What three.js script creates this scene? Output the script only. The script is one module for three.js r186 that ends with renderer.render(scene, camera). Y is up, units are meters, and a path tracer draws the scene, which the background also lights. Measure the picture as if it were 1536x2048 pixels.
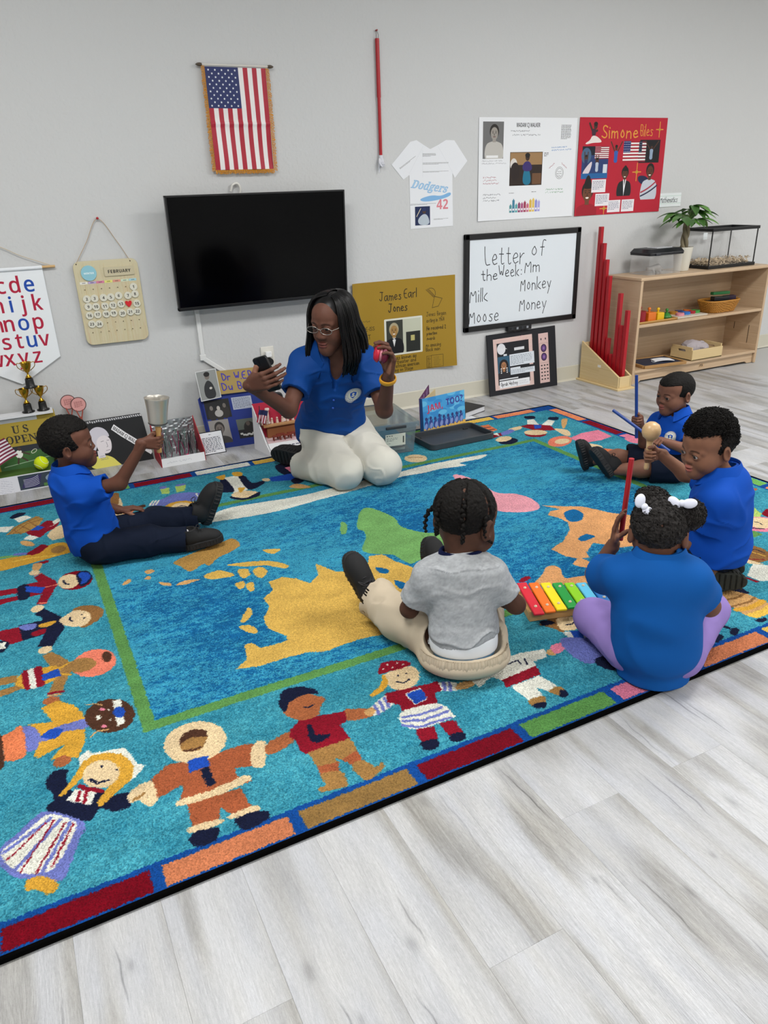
import * as THREE from 'three';
import { RoundedBoxGeometry } from 'three/addons/geometries/RoundedBoxGeometry.js';
import { mergeGeometries as mergeAll, mergeVertices } from 'three/addons/utils/BufferGeometryUtils.js';
import { RectAreaLightUniformsLib } from 'three/addons/lights/RectAreaLightUniformsLib.js';

// ---------------------------------------------------------------- camera, light, exposure
const scene = new THREE.Scene();
scene.background = new THREE.Color(0x000000);
const rad = (d) => d * Math.PI / 180;
const camera = new THREE.PerspectiveCamera(2 * Math.atan(1024 / 1480) * 180 / Math.PI, 1536 / 2048, 0.05, 60);
camera.position.set(0, 1.28, 0);
camera.rotation.order = 'YXZ';
camera.rotation.set(rad(-23.5), rad(-26.0), rad(-2.1));
const renderer = new THREE.WebGLRenderer({ antialias: true });
renderer.toneMapping = THREE.LinearToneMapping;
renderer.toneMappingExposure = 0.91;
renderer.shadowMap.enabled = true;
RectAreaLightUniformsLib.init();
const ROOM = { x0: -2.6, x1: 9.0, z0: -4.05, z1: 3.2, h: 2.75 };
const PANEL_LIGHT = 22, PANEL_GLOW = 6, PANEL_COLOR = 0xfffefc;
const PANEL_SPOTS = [[0.0, -1.75], [3.2, -1.75], [6.6, -1.75], [0.0, 1.3], [3.2, 1.3], [6.6, 1.3]];

// ---------------------------------------------------------------- helpers
let seedState = 12345;
const rnd = () => { seedState = (seedState * 1664525 + 1013904223) >>> 0; return seedState / 4294967296; };
const rr = (a, b) => a + (b - a) * rnd();
const V = (x, y, z) => new THREE.Vector3(x, y, z);
const hash3 = (x, y, z) => { let h = Math.imul(x, 374761393) + Math.imul(y, 668265263) + Math.imul(z, 1440662683); h = Math.imul(h ^ (h >>> 13), 1274126177); return ((h ^ (h >>> 16)) >>> 0) / 4294967296; };
function noise3(x, y, z) {
  const xi = Math.floor(x), yi = Math.floor(y), zi = Math.floor(z), s = (t) => t * t * (3 - 2 * t);
  const u = s(x - xi), v = s(y - yi), w = s(z - zi), L = (a, b, t) => a + (b - a) * t;
  return L(L(L(hash3(xi, yi, zi), hash3(xi + 1, yi, zi), u), L(hash3(xi, yi + 1, zi), hash3(xi + 1, yi + 1, zi), u), v),
    L(L(hash3(xi, yi, zi + 1), hash3(xi + 1, yi, zi + 1), u), L(hash3(xi, yi + 1, zi + 1), hash3(xi + 1, yi + 1, zi + 1), u), v), w) * 2 - 1;
}
const clamp = (x, a = 0, b = 1) => Math.min(b, Math.max(a, x));
const mix = (a, b, t) => a + (b - a) * t;
const sstep = (a, b, x) => { const t = clamp((x - a) / (b - a)); return t * t * (3 - 2 * t); };

const taken = new Map();
function numbered(name) {
  const n = taken.get(name) ?? 0; taken.set(name, n + 1);
  return n ? name + '_' + String(n).padStart(3, '0') : name;
}
function shade(o) { o.castShadow = true; o.receiveShadow = true; return o; }
function tag(o, label, category, group) { o.userData.label = label; o.userData.category = category; if (group) o.userData.group = group; return o; }
function thing(name, label, category, pos = [0, 0, 0], group) {
  const o = new THREE.Group(); o.name = numbered(name); o.position.set(...pos); scene.add(o);
  return tag(o, label, category, group);
}
function solo(name, geo, m, label, category, pos = [0, 0, 0], group) {
  const o = shade(new THREE.Mesh(geo, m)); o.name = numbered(name); o.position.set(...pos); scene.add(o);
  return tag(o, label, category, group);
}
function part(parent, name, geo, m, pos, rot) {
  const o = shade(new THREE.Mesh(geo, m)); o.name = name; parent.add(o);
  if (pos) o.position.set(...pos);
  if (rot) o.rotation.set(...rot);
  return o;
}
function struct(name, geo, m, pos, parent = scene) {
  const o = shade(new THREE.Mesh(geo, m)); o.name = name; parent.add(o);
  if (pos) o.position.set(...pos);
  if (parent === scene) o.userData.kind = 'structure';
  return o;
}
const mat = (color, roughness = 0.7, extra = {}) => new THREE.MeshStandardMaterial({ color, roughness, ...extra });
const phys = (extra) => new THREE.MeshPhysicalMaterial(extra);
function canvas(w, h, draw) { const c = document.createElement('canvas'); c.width = w; c.height = h; draw(c.getContext('2d'), w, h); return c; }
function tex(c, opts = {}) {
  const t = new THREE.CanvasTexture(c); t.colorSpace = opts.linear ? THREE.NoColorSpace : THREE.SRGBColorSpace;
  t.wrapS = t.wrapT = opts.repeat ? THREE.RepeatWrapping : THREE.ClampToEdgeWrapping; t.magFilter = THREE.LinearFilter;
  if (opts.repeat) t.repeat.set(...opts.repeat);
  return t;
}
function greyTex(w, h, f, repeat) {            // a grey map computed pixel by pixel, f in 0..1
  const d = new Uint8Array(w * h * 4);
  for (let y = 0, i = 0; y < h; y++) for (let x = 0; x < w; x++, i += 4) { const v = clamp(f(x, y)) * 255; d[i] = d[i + 1] = d[i + 2] = v; d[i + 3] = 255; }
  const t = new THREE.DataTexture(d, w, h); t.magFilter = THREE.LinearFilter; t.wrapS = t.wrapT = THREE.RepeatWrapping; if (repeat) t.repeat.set(...repeat); t.needsUpdate = true;
  return t;
}
const tileNoise = (x, y, n, s) => {            // noise that repeats every n cells
  const g = (a, b) => hash3(((a % n) + n) % n, ((b % n) + n) % n, s), xi = Math.floor(x), yi = Math.floor(y), f = (t) => t * t * (3 - 2 * t);
  const u = f(x - xi), v = f(y - yi);
  return mix(mix(g(xi, yi), g(xi + 1, yi), u), mix(g(xi, yi + 1), g(xi + 1, yi + 1), u), v);
};
function mergeGeometries(gs) {                // joins pieces of one part, whatever their attributes
  const mixed = new Set(gs.map((g) => !!g.index)).size > 1, keepUv = gs.every((g) => g.attributes.uv), keepColor = gs.every((g) => g.attributes.color);
  return mergeAll(gs.map((g) => { const q = mixed && g.index ? g.toNonIndexed() : g; if (!keepUv && q.attributes.uv) q.deleteAttribute('uv'); if (!keepColor && q.attributes.color) q.deleteAttribute('color'); return q; }));
}
const move = (g, x, y, z) => g.translate(x, y, z);
const turn = (g, x, y, z) => { g.rotateX(x); g.rotateY(y); g.rotateZ(z); return g; };
const box = (w, h, d, x = 0, y = 0, z = 0) => new THREE.BoxGeometry(w, h, d).translate(x, y, z);
const rbox = (w, h, d, r = 0.004, x = 0, y = 0, z = 0, seg = 2) => new RoundedBoxGeometry(w, h, d, seg, Math.min(r, w / 2.01, h / 2.01, d / 2.01)).translate(x, y, z);
const cyl = (r0, r1, h, n = 24, x = 0, y = 0, z = 0) => new THREE.CylinderGeometry(r0, r1, h, n).translate(x, y, z);
const ball = (r, x = 0, y = 0, z = 0, n = 20) => new THREE.SphereGeometry(r, n, Math.ceil(n * 0.7)).translate(x, y, z);
const lathe = (pts, n = 32) => new THREE.LatheGeometry(pts.map(([r, y]) => new THREE.Vector2(r, y)), n);
function tube(pts, r, seg = 24, n = 8, closed = false) { return new THREE.TubeGeometry(new THREE.CatmullRomCurve3(pts.map((p) => V(...p)), closed, 'centripetal'), seg, r, n, closed); }
function rod(a, b, r, n = 14) {                // a straight round bar from a to b
  const A = V(...a), B = V(...b), d = B.clone().sub(A), g = new THREE.CylinderGeometry(r, r, d.length(), n);
  g.applyQuaternion(new THREE.Quaternion().setFromUnitVectors(V(0, 1, 0), d.clone().normalize()));
  return g.translate((A.x + B.x) / 2, (A.y + B.y) / 2, (A.z + B.z) / 2);
}
function shapeOf(pts, smooth) {
  const s = new THREE.Shape();
  if (smooth) { s.moveTo(...pts[0]); s.splineThru(pts.slice(1).concat([pts[0]]).map((p) => new THREE.Vector2(...p))); } else { s.moveTo(...pts[0]); for (const p of pts.slice(1)) s.lineTo(...p); s.closePath(); }
  return s;
}
function slab(shape, depth, bevel = 0, steps = 12) { return new THREE.ExtrudeGeometry(shape, { depth, bevelEnabled: bevel > 0, bevelThickness: bevel, bevelSize: bevel, bevelOffset: -bevel, bevelSegments: 2, curveSegments: steps }); }
function roundRect(w, h, r) {
  const s = new THREE.Shape(), x = -w / 2, y = -h / 2;
  s.moveTo(x + r, y); s.lineTo(x + w - r, y); s.absarc(x + w - r, y + r, r, -Math.PI / 2, 0); s.lineTo(x + w, y + h - r); s.absarc(x + w - r, y + h - r, r, 0, Math.PI / 2);
  s.lineTo(x + r, y + h); s.absarc(x + r, y + h - r, r, Math.PI / 2, Math.PI); s.lineTo(x, y + r); s.absarc(x + r, y + r, r, Math.PI, Math.PI * 1.5);
  return s;
}
// uv over the x/y extent of a flat thing, so that a print fills its front
function uvXY(g, x0, y0, x1, y1) {
  const p = g.attributes.position, uv = new Float32Array(p.count * 2);
  for (let i = 0; i < p.count; i++) { uv[2 * i] = (p.getX(i) - x0) / (x1 - x0); uv[2 * i + 1] = (p.getY(i) - y0) / (y1 - y0); }
  g.setAttribute('uv', new THREE.BufferAttribute(uv, 2)); return g;
}
// a sheet (paper, card, cloth) of real thickness whose surface follows bend(u, v) in metres along its normal
function sheet(w, h, t, nx, ny, bend = () => 0) {
  const g = new THREE.BoxGeometry(w, h, t, nx, ny, 1), p = g.attributes.position;
  for (let i = 0; i < p.count; i++) p.setZ(i, p.getZ(i) + bend(p.getX(i) / w + 0.5, p.getY(i) / h + 0.5));
  g.computeVertexNormals(); return uvXY(g, -w / 2, -h / 2, w / 2, h / 2);
}
// ---------------------------------------------------------------- the room
{
  const wallBump = greyTex(512, 512, (x, y) => 0.5 * sstep(0.45, 0.75, tileNoise(x / 9, y / 9, 57, 1)) + 0.3 * tileNoise(x / 4, y / 4, 128, 2) + 0.25 * tileNoise(x / 22, y / 22, 23.27 | 0, 3));
  wallBump.repeat.set(1.4, 1.4);
  const wallMat = mat(0xcacbcb, 0.6, { bumpMap: wallBump, bumpScale: 0.0007 });
  const meters = (g) => { const p = g.attributes.position, n = g.attributes.normal, uv = new Float32Array(p.count * 2); for (let i = 0; i < p.count; i++) { const a = Math.abs(n.getX(i)) > 0.5 ? p.getZ(i) : p.getX(i); uv[2 * i] = a; uv[2 * i + 1] = Math.abs(n.getY(i)) > 0.5 ? p.getZ(i) : p.getY(i); } g.setAttribute('uv', new THREE.BufferAttribute(uv, 2)); return g; };
  const { x0, x1, z0, z1, h } = ROOM, w = x1 - x0, d = z1 - z0, t = 0.12;
  struct('wall_back', meters(box(w + 2 * t, h, t)), wallMat, [(x0 + x1) / 2, h / 2, z0 - t / 2]);
  struct('wall_front', meters(box(w + 2 * t, h, t)), wallMat, [(x0 + x1) / 2, h / 2, z1 + t / 2]);
  struct('wall_left', meters(box(t, h, d)), wallMat, [x0 - t / 2, h / 2, (z0 + z1) / 2]);
  struct('wall_right', meters(box(t, h, d)), wallMat, [x1 + t / 2, h / 2, (z0 + z1) / 2]);
  struct('ceiling', box(w + 2 * t, 0.1, d + 2 * t), mat(0xe6e4df, 0.9), [(x0 + x1) / 2, h + 0.05, (z0 + z1) / 2]);
  // cove base along the walls
  const baseMat = mat(0xcac6b6, 0.5);
  const cove = (len) => { const s = shapeOf([[0, 0], [0.012, 0], [0.0075, 0.006], [0.0045, 0.014], [0.0035, 0.1], [0.0015, 0.104], [0, 0.104]]); return slab(s, len); };
  struct('baseboard_back', cove(w).rotateY(-Math.PI / 2), baseMat, [x1, 0, z0]);

  // floor: a slab under separate vinyl planks
  const slabMat = mat(0xb2b2b1, 0.5);
  const floor = struct('floor', box(w + 2 * t, 0.08, d + 2 * t), slabMat, [(x0 + x1) / 2, -0.0445, (z0 + z1) / 2]);
  const PW = 2048, PH = 2048, N = 8, rows = PH / N, data = new Uint8Array(PW * PH * 4), ht = new Uint8Array(PW * PH * 4);
  for (let k = 0; k < N; k++) {
    const tone = [0, 0.35, -0.1, 0.55, 0.1, 0.2, -0.15, 0.42][k], knots = [], cracks = [];
    for (let j = 0; j < 2; j++) knots.push([rr(0.1, 0.9) * PW, rr(0.2, 0.8) * rows, rr(10, 26)]);
    for (let j = 0; j < 3; j++) cracks.push([rr(0, 0.8) * PW, rr(0.15, 0.85) * rows, rr(150, 600), rr(-0.05, 0.05), rr(0.3, 1)]);
    for (let y = 0; y < rows; y++) for (let x = 0; x < PW; x++) {
      let yy = y, pull = 0;
      for (const [kx, ky, kr] of knots) { const dx = (x - kx) / (kr * 5), dy = (y - ky) / kr, q = Math.exp(-dx * dx - dy * dy * 0.35); yy += (y - ky) * q * 0.9; pull += Math.exp(-9 * dx * dx - dy * dy * 1.8); }
      const wob = noise3(x / 420, y / 60, k * 7.3) * 16;
      const grain = noise3(x / 90, (yy + wob) / 3.4, k * 11.1), fine = noise3(x / 26, yy / 1.5, k * 5.7), ring = Math.sin((yy + wob * 2.4) / 7 + noise3(x / 240, yy / 26, k) * 5);
      const cloud = noise3(x / 330, y / 55, k * 3.1 + 40), patch = sstep(0.05, 0.75, noise3(x / 520, y / 70, k * 9 + 80) + tone * 0.55);
      let v = 0.695 - 0.024 * grain - 0.024 * fine - 0.035 * noise3(x / 11, yy / 1.3, k * 2.9) - 0.04 * cloud - 0.1 * patch - 0.02 * patch * ring - tone * 0.05;
      v -= pull * 0.1;
      for (const [cx, cy, cl, cs, st] of cracks) { const u = (x - cx) / cl; if (u > 0 && u < 1) { const off = y - cy - (x - cx) * cs - noise3(x / 60, k, cy) * 7; v -= st * 0.2 * Math.exp(-off * off / 7) * Math.sin(u * Math.PI); v -= st * 0.05 * Math.exp(-off * off / 260) * Math.sin(u * Math.PI); } }
      v += (hash3(x, y, k) - 0.5) * 0.05;
      const warm = -0.008 + 0.018 * patch + 0.008 * noise3(x / 200, y / 40, k + 300);
      const i = ((k * rows + y) * PW + x) * 4;
      data[i] = clamp(v + warm * 0.6) * 255; data[i + 1] = clamp(v + warm * 0.2) * 255; data[i + 2] = clamp(v - warm * 0.9) * 255; data[i + 3] = 255;
      ht[i] = ht[i + 1] = ht[i + 2] = clamp(0.6 - 0.25 * grain - 0.25 * fine) * 255; ht[i + 3] = 255;
    }
  }
  const T = (a, srgb) => { const q = new THREE.DataTexture(a, PW, PH); q.magFilter = THREE.LinearFilter; q.colorSpace = srgb ? THREE.SRGBColorSpace : THREE.NoColorSpace; q.needsUpdate = true; return q; };
  const plankMat = new THREE.MeshStandardMaterial({ map: T(data, true), roughness: 0.42, bumpMap: T(ht, false), bumpScale: 0.0005 });
  const pw = 0.165, pl = 1.22, gap = 0.0002, th = 0.0045, ch = 0.0004;
  const variants = [];
  for (let k = 0; k < N; k++) for (const flip of [0, 1]) {
    // top face with a small chamfer all round, then sides
    const a = pw / 2 - gap / 2, b = pl / 2 - gap / 2, pos = [], uv = [], idx = [];
    const ring = (ia, ib, y) => { for (const [sx, sz] of [[-1, -1], [1, -1], [1, 1], [-1, 1]]) { pos.push(sx * ia, y, sz * ib); let u = 0.5 + sz * ib / pl, v = 0.5 + sx * ia / pw; if (flip) { u = 1 - u; v = 1 - v; } uv.push(u, (k + 0.01 + v * 0.98) / N); } };
    ring(a - ch, b - ch, 0); ring(a - ch, b - ch, 0); ring(a, b, -ch * 0.7); ring(a, b, -ch * 0.7); ring(a, b, -th);
    idx.push(0, 2, 1, 0, 3, 2);
    for (const [o, q] of [[4, 8], [12, 16]]) for (let j = 0; j < 4; j++) { const j2 = (j + 1) % 4; idx.push(o + j, o + j2, q + j2, o + j, q + j2, q + j); }
    const g = new THREE.BufferGeometry(); g.setAttribute('position', new THREE.Float32BufferAttribute(pos, 3)); g.setAttribute('uv', new THREE.Float32BufferAttribute(uv, 2)); g.setIndex(idx);
    const ng = g.toNonIndexed(); ng.computeVertexNormals(); variants.push(ng);
  }
  const first = -5, lastCol = 29;
  const set = { 5: -0.725, 7: -0.932, 9: -0.932, 6: -0.3, 8: -0.15 };
  let count = 0;
  for (let c = first; c <= lastCol; c++) {
    const x = 0.86 + (c - 7) * pw + pw / 2 - pw * 0;
    const e = set[c] ?? -(0.1 + hash3(c, 5, 9) * 1.2);
    for (let k = -1; k < 4; k++) {
      const zf = e - k * pl, zb = zf - pl;       // front and back end of this plank
      if (zf < z0 || zb > 0.2) continue;
      const o = part(floor, 'plank', variants[Math.floor(hash3(c, k, 3) * variants.length)], plankMat, [x - floor.position.x, 0 - floor.position.y, (zf + zb) / 2 - floor.position.z]);
      if (zb < z0) { const cut = zf - z0; o.scale.z = cut / pl; o.position.z = (zf + z0) / 2 - floor.position.z; }
      count++;
    }
  }
  console.log('planks', count);
}
// ceiling light panels: a frame, a diffuser and the light just below it
for (const [x, z] of PANEL_SPOTS) {
  const h = ROOM.h, p = thing('ceiling_light', 'flat white ceiling light panel ' + ['above the left end of the rug', 'above the right end of the rug', 'beyond the shelf, in the wall-side row', 'behind the camera, leftmost of its row', 'behind the camera, middle of its row', 'behind the camera, rightmost of its row'][PANEL_SPOTS.findIndex((q) => q[0] === x && q[1] === z)], 'light', [x, h, z], 'ceiling light panels');
  part(p, 'frame', mergeGeometries([box(1.24, 0.03, 0.02, 0, -0.015, 0.31), box(1.24, 0.03, 0.02, 0, -0.015, -0.31), box(0.02, 0.03, 0.6, 0.61, -0.015, 0), box(0.02, 0.03, 0.6, -0.61, -0.015, 0)]), mat(0xf2f2f0, 0.5));
  part(p, 'diffuser', box(1.2, 0.01, 0.6, 0, -0.012, 0), new THREE.MeshStandardMaterial({ color: 0xffffff, roughness: 0.6, emissive: PANEL_COLOR, emissiveIntensity: PANEL_GLOW }));
  const l = new THREE.RectAreaLight(PANEL_COLOR, PANEL_LIGHT, 1.2, 0.6); l.position.set(0, -0.035, 0); l.rotation.x = -Math.PI / 2; p.add(l);
}
// ---------------------------------------------------------------- the rug: dyed pile (drawn flat, millimetres from its back left corner) on a bound mat
const RUG = { x0: -0.407, z0: -3.586, w: 3.333, d: 2.436, top: 0.012 };
const RUG_DYE = {asia: '#cfa853', aus: '#a98245', blue: '#1f4bad', brn: '#4a2f22', coral: '#e07a62', cream: '#dcc39a', dblue: '#125f93', dred: '#7a0a1c', gold: '#e0b64c', green: '#70a25e', hair: '#8a6238', lil: '#6b74b8', lime: '#a8c568', ltan: '#c79a63', namer: '#d39a66', navy: '#141a33', org: '#d9794f', pink: '#dd7f96', red: '#861426', rust: '#a05636', samer: '#e09aa6', skin: '#a5613c', tan: '#9b7442', white: '#dcdcd0', yel: '#cf9c38'};
const RUG_ART = [
  ['white', 1, [954, 657, 1098, 570, 1256, 579, 1369, 594, 1490, 597, 1700, 579, 1947, 567, 2124, 552, 2268, 555, 2468, 573, 2417, 613, 2291, 614, 2296, 660, 2161, 635, 2067, 642, 1942, 628, 1770, 653, 1631, 677, 1502, 689, 1303, 714, 1127, 701]],
  ['green', 1, [1518, 1050, 1590, 920, 1640, 880, 1674, 939, 1695, 1045, 1680, 1130, 1716, 1208, 1763, 1253, 1878, 1306, 1855, 1414, 1715, 1457, 1638, 1440, 1590, 1435, 1557, 1443, 1542, 1402, 1529, 1341, 1469, 1296, 1449, 1244, 1509, 1155, 1526, 1094]],
  ['green', 1, [1485, 966, 1493, 1006, 1457, 1075, 1436, 1068]],
  ['asia', 1, [794, 1765, 839, 1733, 847, 1695, 853, 1656, 877, 1657, 893, 1697, 930, 1700, 979, 1699, 984, 1673, 960, 1626, 948, 1603, 956, 1534, 998, 1471, 995, 1412, 1044, 1373, 1049, 1309, 1104, 1298, 1144, 1335, 1175, 1391, 1224, 1351, 1249, 1261, 1266, 1299, 1288, 1358, 1317, 1375, 1331, 1414, 1326, 1471, 1386, 1446, 1411, 1371, 1448, 1308, 1498, 1318, 1517, 1396, 1551, 1481, 1602, 1573, 1621, 1709, 1491, 1822, 1364, 1818, 1261, 1815, 1183, 1803, 1112, 1807, 1053, 1810, 1007, 1789, 941, 1785, 856, 1786]],
  ['dblue', 1, [1432, 1401, 1461, 1437, 1448, 1465, 1424, 1442]],
  ['dblue', 1, [1446, 1524, 1471, 1572, 1443, 1597, 1432, 1566]],
  ['asia', 1, [956, 1103, 1022, 1114, 1107, 1154, 1154, 1219, 1136, 1241, 1079, 1180, 1011, 1149]],
  ['asia', 1, [980, 1163, 1012, 1173, 1007, 1224, 975, 1231]],
  ['asia', 1, [1027, 1191, 1059, 1182, 1073, 1227, 1040, 1269, 1024, 1242]],
  ['asia', 1, [940, 1262, 972, 1255, 967, 1295, 942, 1305]],
  ['asia', 1, [974, 1282, 1000, 1284, 986, 1339, 968, 1337]],
  ['asia', 1, [860, 1137, 922, 1129, 959, 1196, 905, 1190, 871, 1179]],
  ['asia', 1, [888, 1509, 931, 1447, 939, 1474, 917, 1512, 891, 1532]],
  ['asia', 1, [870, 1547, 904, 1554, 916, 1601, 899, 1611, 879, 1580]],
  ['asia', 1, [1045, 1802, 1095, 1794, 1076, 1814]],
  ['asia', 1, [1112, 1049, 1175, 1076, 1135, 1103]],
  ['ltan', 1, [675, 993, 703, 991, 703, 1018, 677, 1021]],
  ['ltan', 1, [660, 1055, 681, 1041, 683, 1069]],
  ['ltan', 1, [583, 1054, 612, 1027, 615, 1051, 591, 1067]],
  ['ltan', 1, [704, 1107, 737, 1135, 736, 1160, 706, 1130]],
  ['ltan', 1, [753, 1161, 793, 1142, 840, 1161, 786, 1172]],
  ['aus', 1, [785, 973, 801, 1026, 817, 1077, 840, 1076, 882, 1045, 898, 1069, 945, 1025, 1011, 994, 1050, 956, 1042, 887, 992, 895, 942, 907, 856, 937]],
  ['samer', 1, [2165, 751, 2200, 757, 2227, 860, 2222, 1026, 2286, 1087, 2311, 1170, 2287, 1261, 2239, 1282, 2183, 1267, 2114, 1212, 2090, 1095, 2116, 933]],
  ['namer', 1, [2299, 1249, 2380, 1312, 2440, 1348, 2473, 1412, 2491, 1454, 2546, 1523, 2542, 1638, 2393, 1761, 2299, 1729, 2265, 1674, 2242, 1645, 2164, 1698, 2146, 1735, 2105, 1720, 2077, 1680, 2071, 1609, 2119, 1588, 2153, 1577, 2244, 1508, 2281, 1451, 2278, 1391, 2259, 1350, 2293, 1321, 2342, 1326]],
  ['dblue', 1, [2329, 1368, 2392, 1356, 2391, 1417, 2335, 1461, 2294, 1442]],
  ['dblue', 1, [2219, 1585, 2270, 1573, 2287, 1605, 2249, 1614, 2215, 1614]],
  ['namer', 1, [2061, 1745, 2110, 1719, 2122, 1744, 2122, 1799, 2092, 1799, 2072, 1774]],
  ['namer', 1, [1852, 1795, 1913, 1755, 1974, 1712, 2003, 1742, 1970, 1810, 2022, 1828, 2079, 1853, 2045, 1891, 1974, 1866, 1906, 1835]],
  ['red', 1, [1816, 1749, 1855, 1734, 1868, 1750, 1831, 1766]],
  ['navy', 1, [316, 1968, 309, 1999, 317, 2049, 363, 2068, 381, 2084, 398, 2107, 437, 2121, 430, 2162, 398, 2163, 366, 2139, 336, 2162, 259, 2081, 277, 2053, 263, 1993, 276, 1960, 297, 1957]],
  ['white', 0, [341, 1968, 343, 1933, 368, 1917, 375, 1937, 409, 1943, 447, 1953, 461, 1983, 469, 2030, 486, 2044, 472, 2062, 445, 2083, 436, 2075, 364, 1987]],
  ['yel', 1, [289, 2047, 321, 2005, 356, 1954, 395, 1947, 442, 1980, 459, 2033, 444, 2079, 407, 2105, 371, 2130, 365, 2114, 394, 2079, 416, 2043, 390, 1987, 354, 2003, 327, 2028, 297, 2052]],
  ['cream', 1, [427, 2031, 422, 2052, 411, 2067, 394, 2074, 376, 2070, 359, 2057, 348, 2038, 343, 2015, 347, 1994, 359, 1978, 376, 1970, 395, 1974, 412, 1987, 423, 2008]],
  ['white', 0, [321, 2045, 368, 2077, 349, 2114, 301, 2072]],
  ['red', 9, [332, 2060, 325, 2086]],
  ['red', 9, [347, 2067, 337, 2099]],
  ['red', 13, [334, 2040, 355, 2064, 381, 2083]],
  ['lil', 1, [255, 2084, 330, 2161, 311, 2219, 275, 2300, 225, 2276, 185, 2245, 159, 2200, 157, 2156, 197, 2123]],
  ['white', 1, [259, 2098, 314, 2152, 303, 2192, 260, 2262, 219, 2255, 193, 2238, 167, 2188, 164, 2160, 211, 2131]],
  ['lil', 10, [265, 2114, 167, 2167]],
  ['lil', 10, [282, 2129, 186, 2230]],
  ['lil', 10, [303, 2147, 236, 2262]],
  ['red', 5, [256, 2121, 173, 2192]],
  ['red', 5, [271, 2123, 196, 2240]],
  ['red', 5, [293, 2141, 226, 2256]],
  ['red', 5, [308, 2155, 258, 2253]],
  ['yel', 1, [205, 2274, 219, 2265, 245, 2279, 267, 2313, 245, 2326, 224, 2299, 207, 2295]],
  ['navy', 7, [359, 2029, 373, 2051, 398, 2054]],
  ['navy', 1, [393, 1998, 393, 1999, 392, 2000, 391, 2000, 390, 2000, 389, 1998, 388, 1997, 388, 1995, 388, 1993, 389, 1992, 391, 1992, 392, 1993, 393, 1994, 393, 1996]],
  ['navy', 1, [423, 2028, 422, 2030, 421, 2031, 420, 2031, 419, 2030, 418, 2029, 418, 2027, 417, 2025, 418, 2024, 419, 2023, 420, 2023, 421, 2023, 422, 2025, 423, 2026]],
  ['cream', 1, [690, 2036, 678, 2068, 653, 2090, 622, 2099, 589, 2093, 561, 2073, 543, 2042, 538, 2007, 548, 1974, 572, 1949, 604, 1938, 640, 1944, 669, 1966, 687, 1999]],
  ['brn', 1, [577, 2002, 597, 1974, 630, 1973, 650, 1996, 639, 2029, 620, 2049, 582, 2039]],
  ['tan', 1, [579, 2011, 606, 1995, 641, 2011, 633, 2037, 615, 2054, 581, 2042]],
  ['rust', 1, [530, 2072, 564, 2077, 603, 2102, 651, 2089, 693, 2089, 741, 2101, 722, 2171, 678, 2162, 678, 2202, 693, 2223, 576, 2211, 536, 2202, 550, 2158, 490, 2167, 485, 2109]],
  ['cream', 1, [690, 2036, 678, 2068, 653, 2090, 622, 2099, 589, 2093, 561, 2073, 543, 2042, 538, 2007, 548, 1974, 572, 1949, 604, 1938, 640, 1944, 669, 1966, 687, 1999]],
  ['brn', 1, [577, 2002, 597, 1974, 630, 1973, 650, 1996, 639, 2029, 620, 2049, 582, 2039]],
  ['tan', 1, [578, 2015, 605, 1999, 642, 2014, 633, 2037, 615, 2054, 581, 2042]],
  ['brn', 7, [582, 2039, 602, 2048, 621, 2046]],
  ['rust', 0, [547, 2220, 669, 2230, 675, 2302, 630, 2303, 612, 2268, 597, 2307, 541, 2297]],
  ['cream', 1, [531, 2199, 616, 2204, 692, 2196, 695, 2218, 614, 2227, 532, 2219]],
  ['cream', 1, [536, 2291, 599, 2298, 604, 2314, 535, 2309]],
  ['cream', 1, [623, 2299, 685, 2300, 683, 2319, 627, 2313]],
  ['navy', 1, [526, 2326, 547, 2310, 590, 2320, 578, 2353, 541, 2351]],
  ['navy', 1, [632, 2318, 672, 2316, 702, 2328, 696, 2350, 659, 2359, 636, 2353]],
  ['navy', 0, [600, 2128, 620, 2122, 623, 2188, 602, 2191]],
  ['blue', 0, [581, 2080, 629, 2086, 625, 2124, 575, 2122]],
  ['cream', 1, [431, 2126, 464, 2104, 489, 2109, 490, 2170, 470, 2185, 451, 2155, 431, 2155]],
  ['tan', 9, [440, 2149, 467, 2138]],
  ['cream', 1, [742, 2100, 771, 2108, 742, 2187, 714, 2171]],
  ['skin', 1, [843, 2102, 838, 2140, 767, 2158, 770, 2118]],
  ['skin', 1, [999, 2092, 1059, 2122, 1054, 2150, 990, 2136]],
  ['ltan', 1, [1061, 2140, 1057, 2144, 1052, 2147, 1047, 2147, 1042, 2144, 1038, 2139, 1037, 2133, 1039, 2127, 1042, 2122, 1048, 2120, 1053, 2120, 1058, 2123, 1061, 2128, 1063, 2134]],
  ['red', 0, [844, 2094, 879, 2071, 940, 2083, 996, 2095, 984, 2135, 964, 2139, 965, 2205, 847, 2201, 837, 2177, 842, 2138, 831, 2121]],
  ['skin', 1, [850, 2020, 881, 1975, 926, 1970, 957, 2000, 971, 2023, 950, 2043, 927, 2077, 887, 2078, 860, 2050]],
  ['navy', 1, [851, 1982, 881, 1934, 922, 1934, 955, 1961, 963, 1991, 922, 1977, 877, 1992, 855, 2023]],
  ['navy', 1, [888, 2100, 897, 2106, 894, 2144, 926, 2161, 895, 2177, 876, 2164, 877, 2136]],
  ['navy', 6, [907, 2028, 918, 2037, 932, 2030]],
  ['tan', 0, [853, 2196, 966, 2199, 962, 2247, 916, 2260, 903, 2248, 906, 2269, 852, 2257]],
  ['rust', 0, [851, 2251, 907, 2262, 892, 2293, 850, 2283]],
  ['rust', 0, [917, 2258, 960, 2248, 961, 2284, 927, 2289]],
  ['tan', 1, [850, 2281, 896, 2293, 896, 2337, 878, 2346, 830, 2333, 831, 2318, 851, 2317]],
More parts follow.
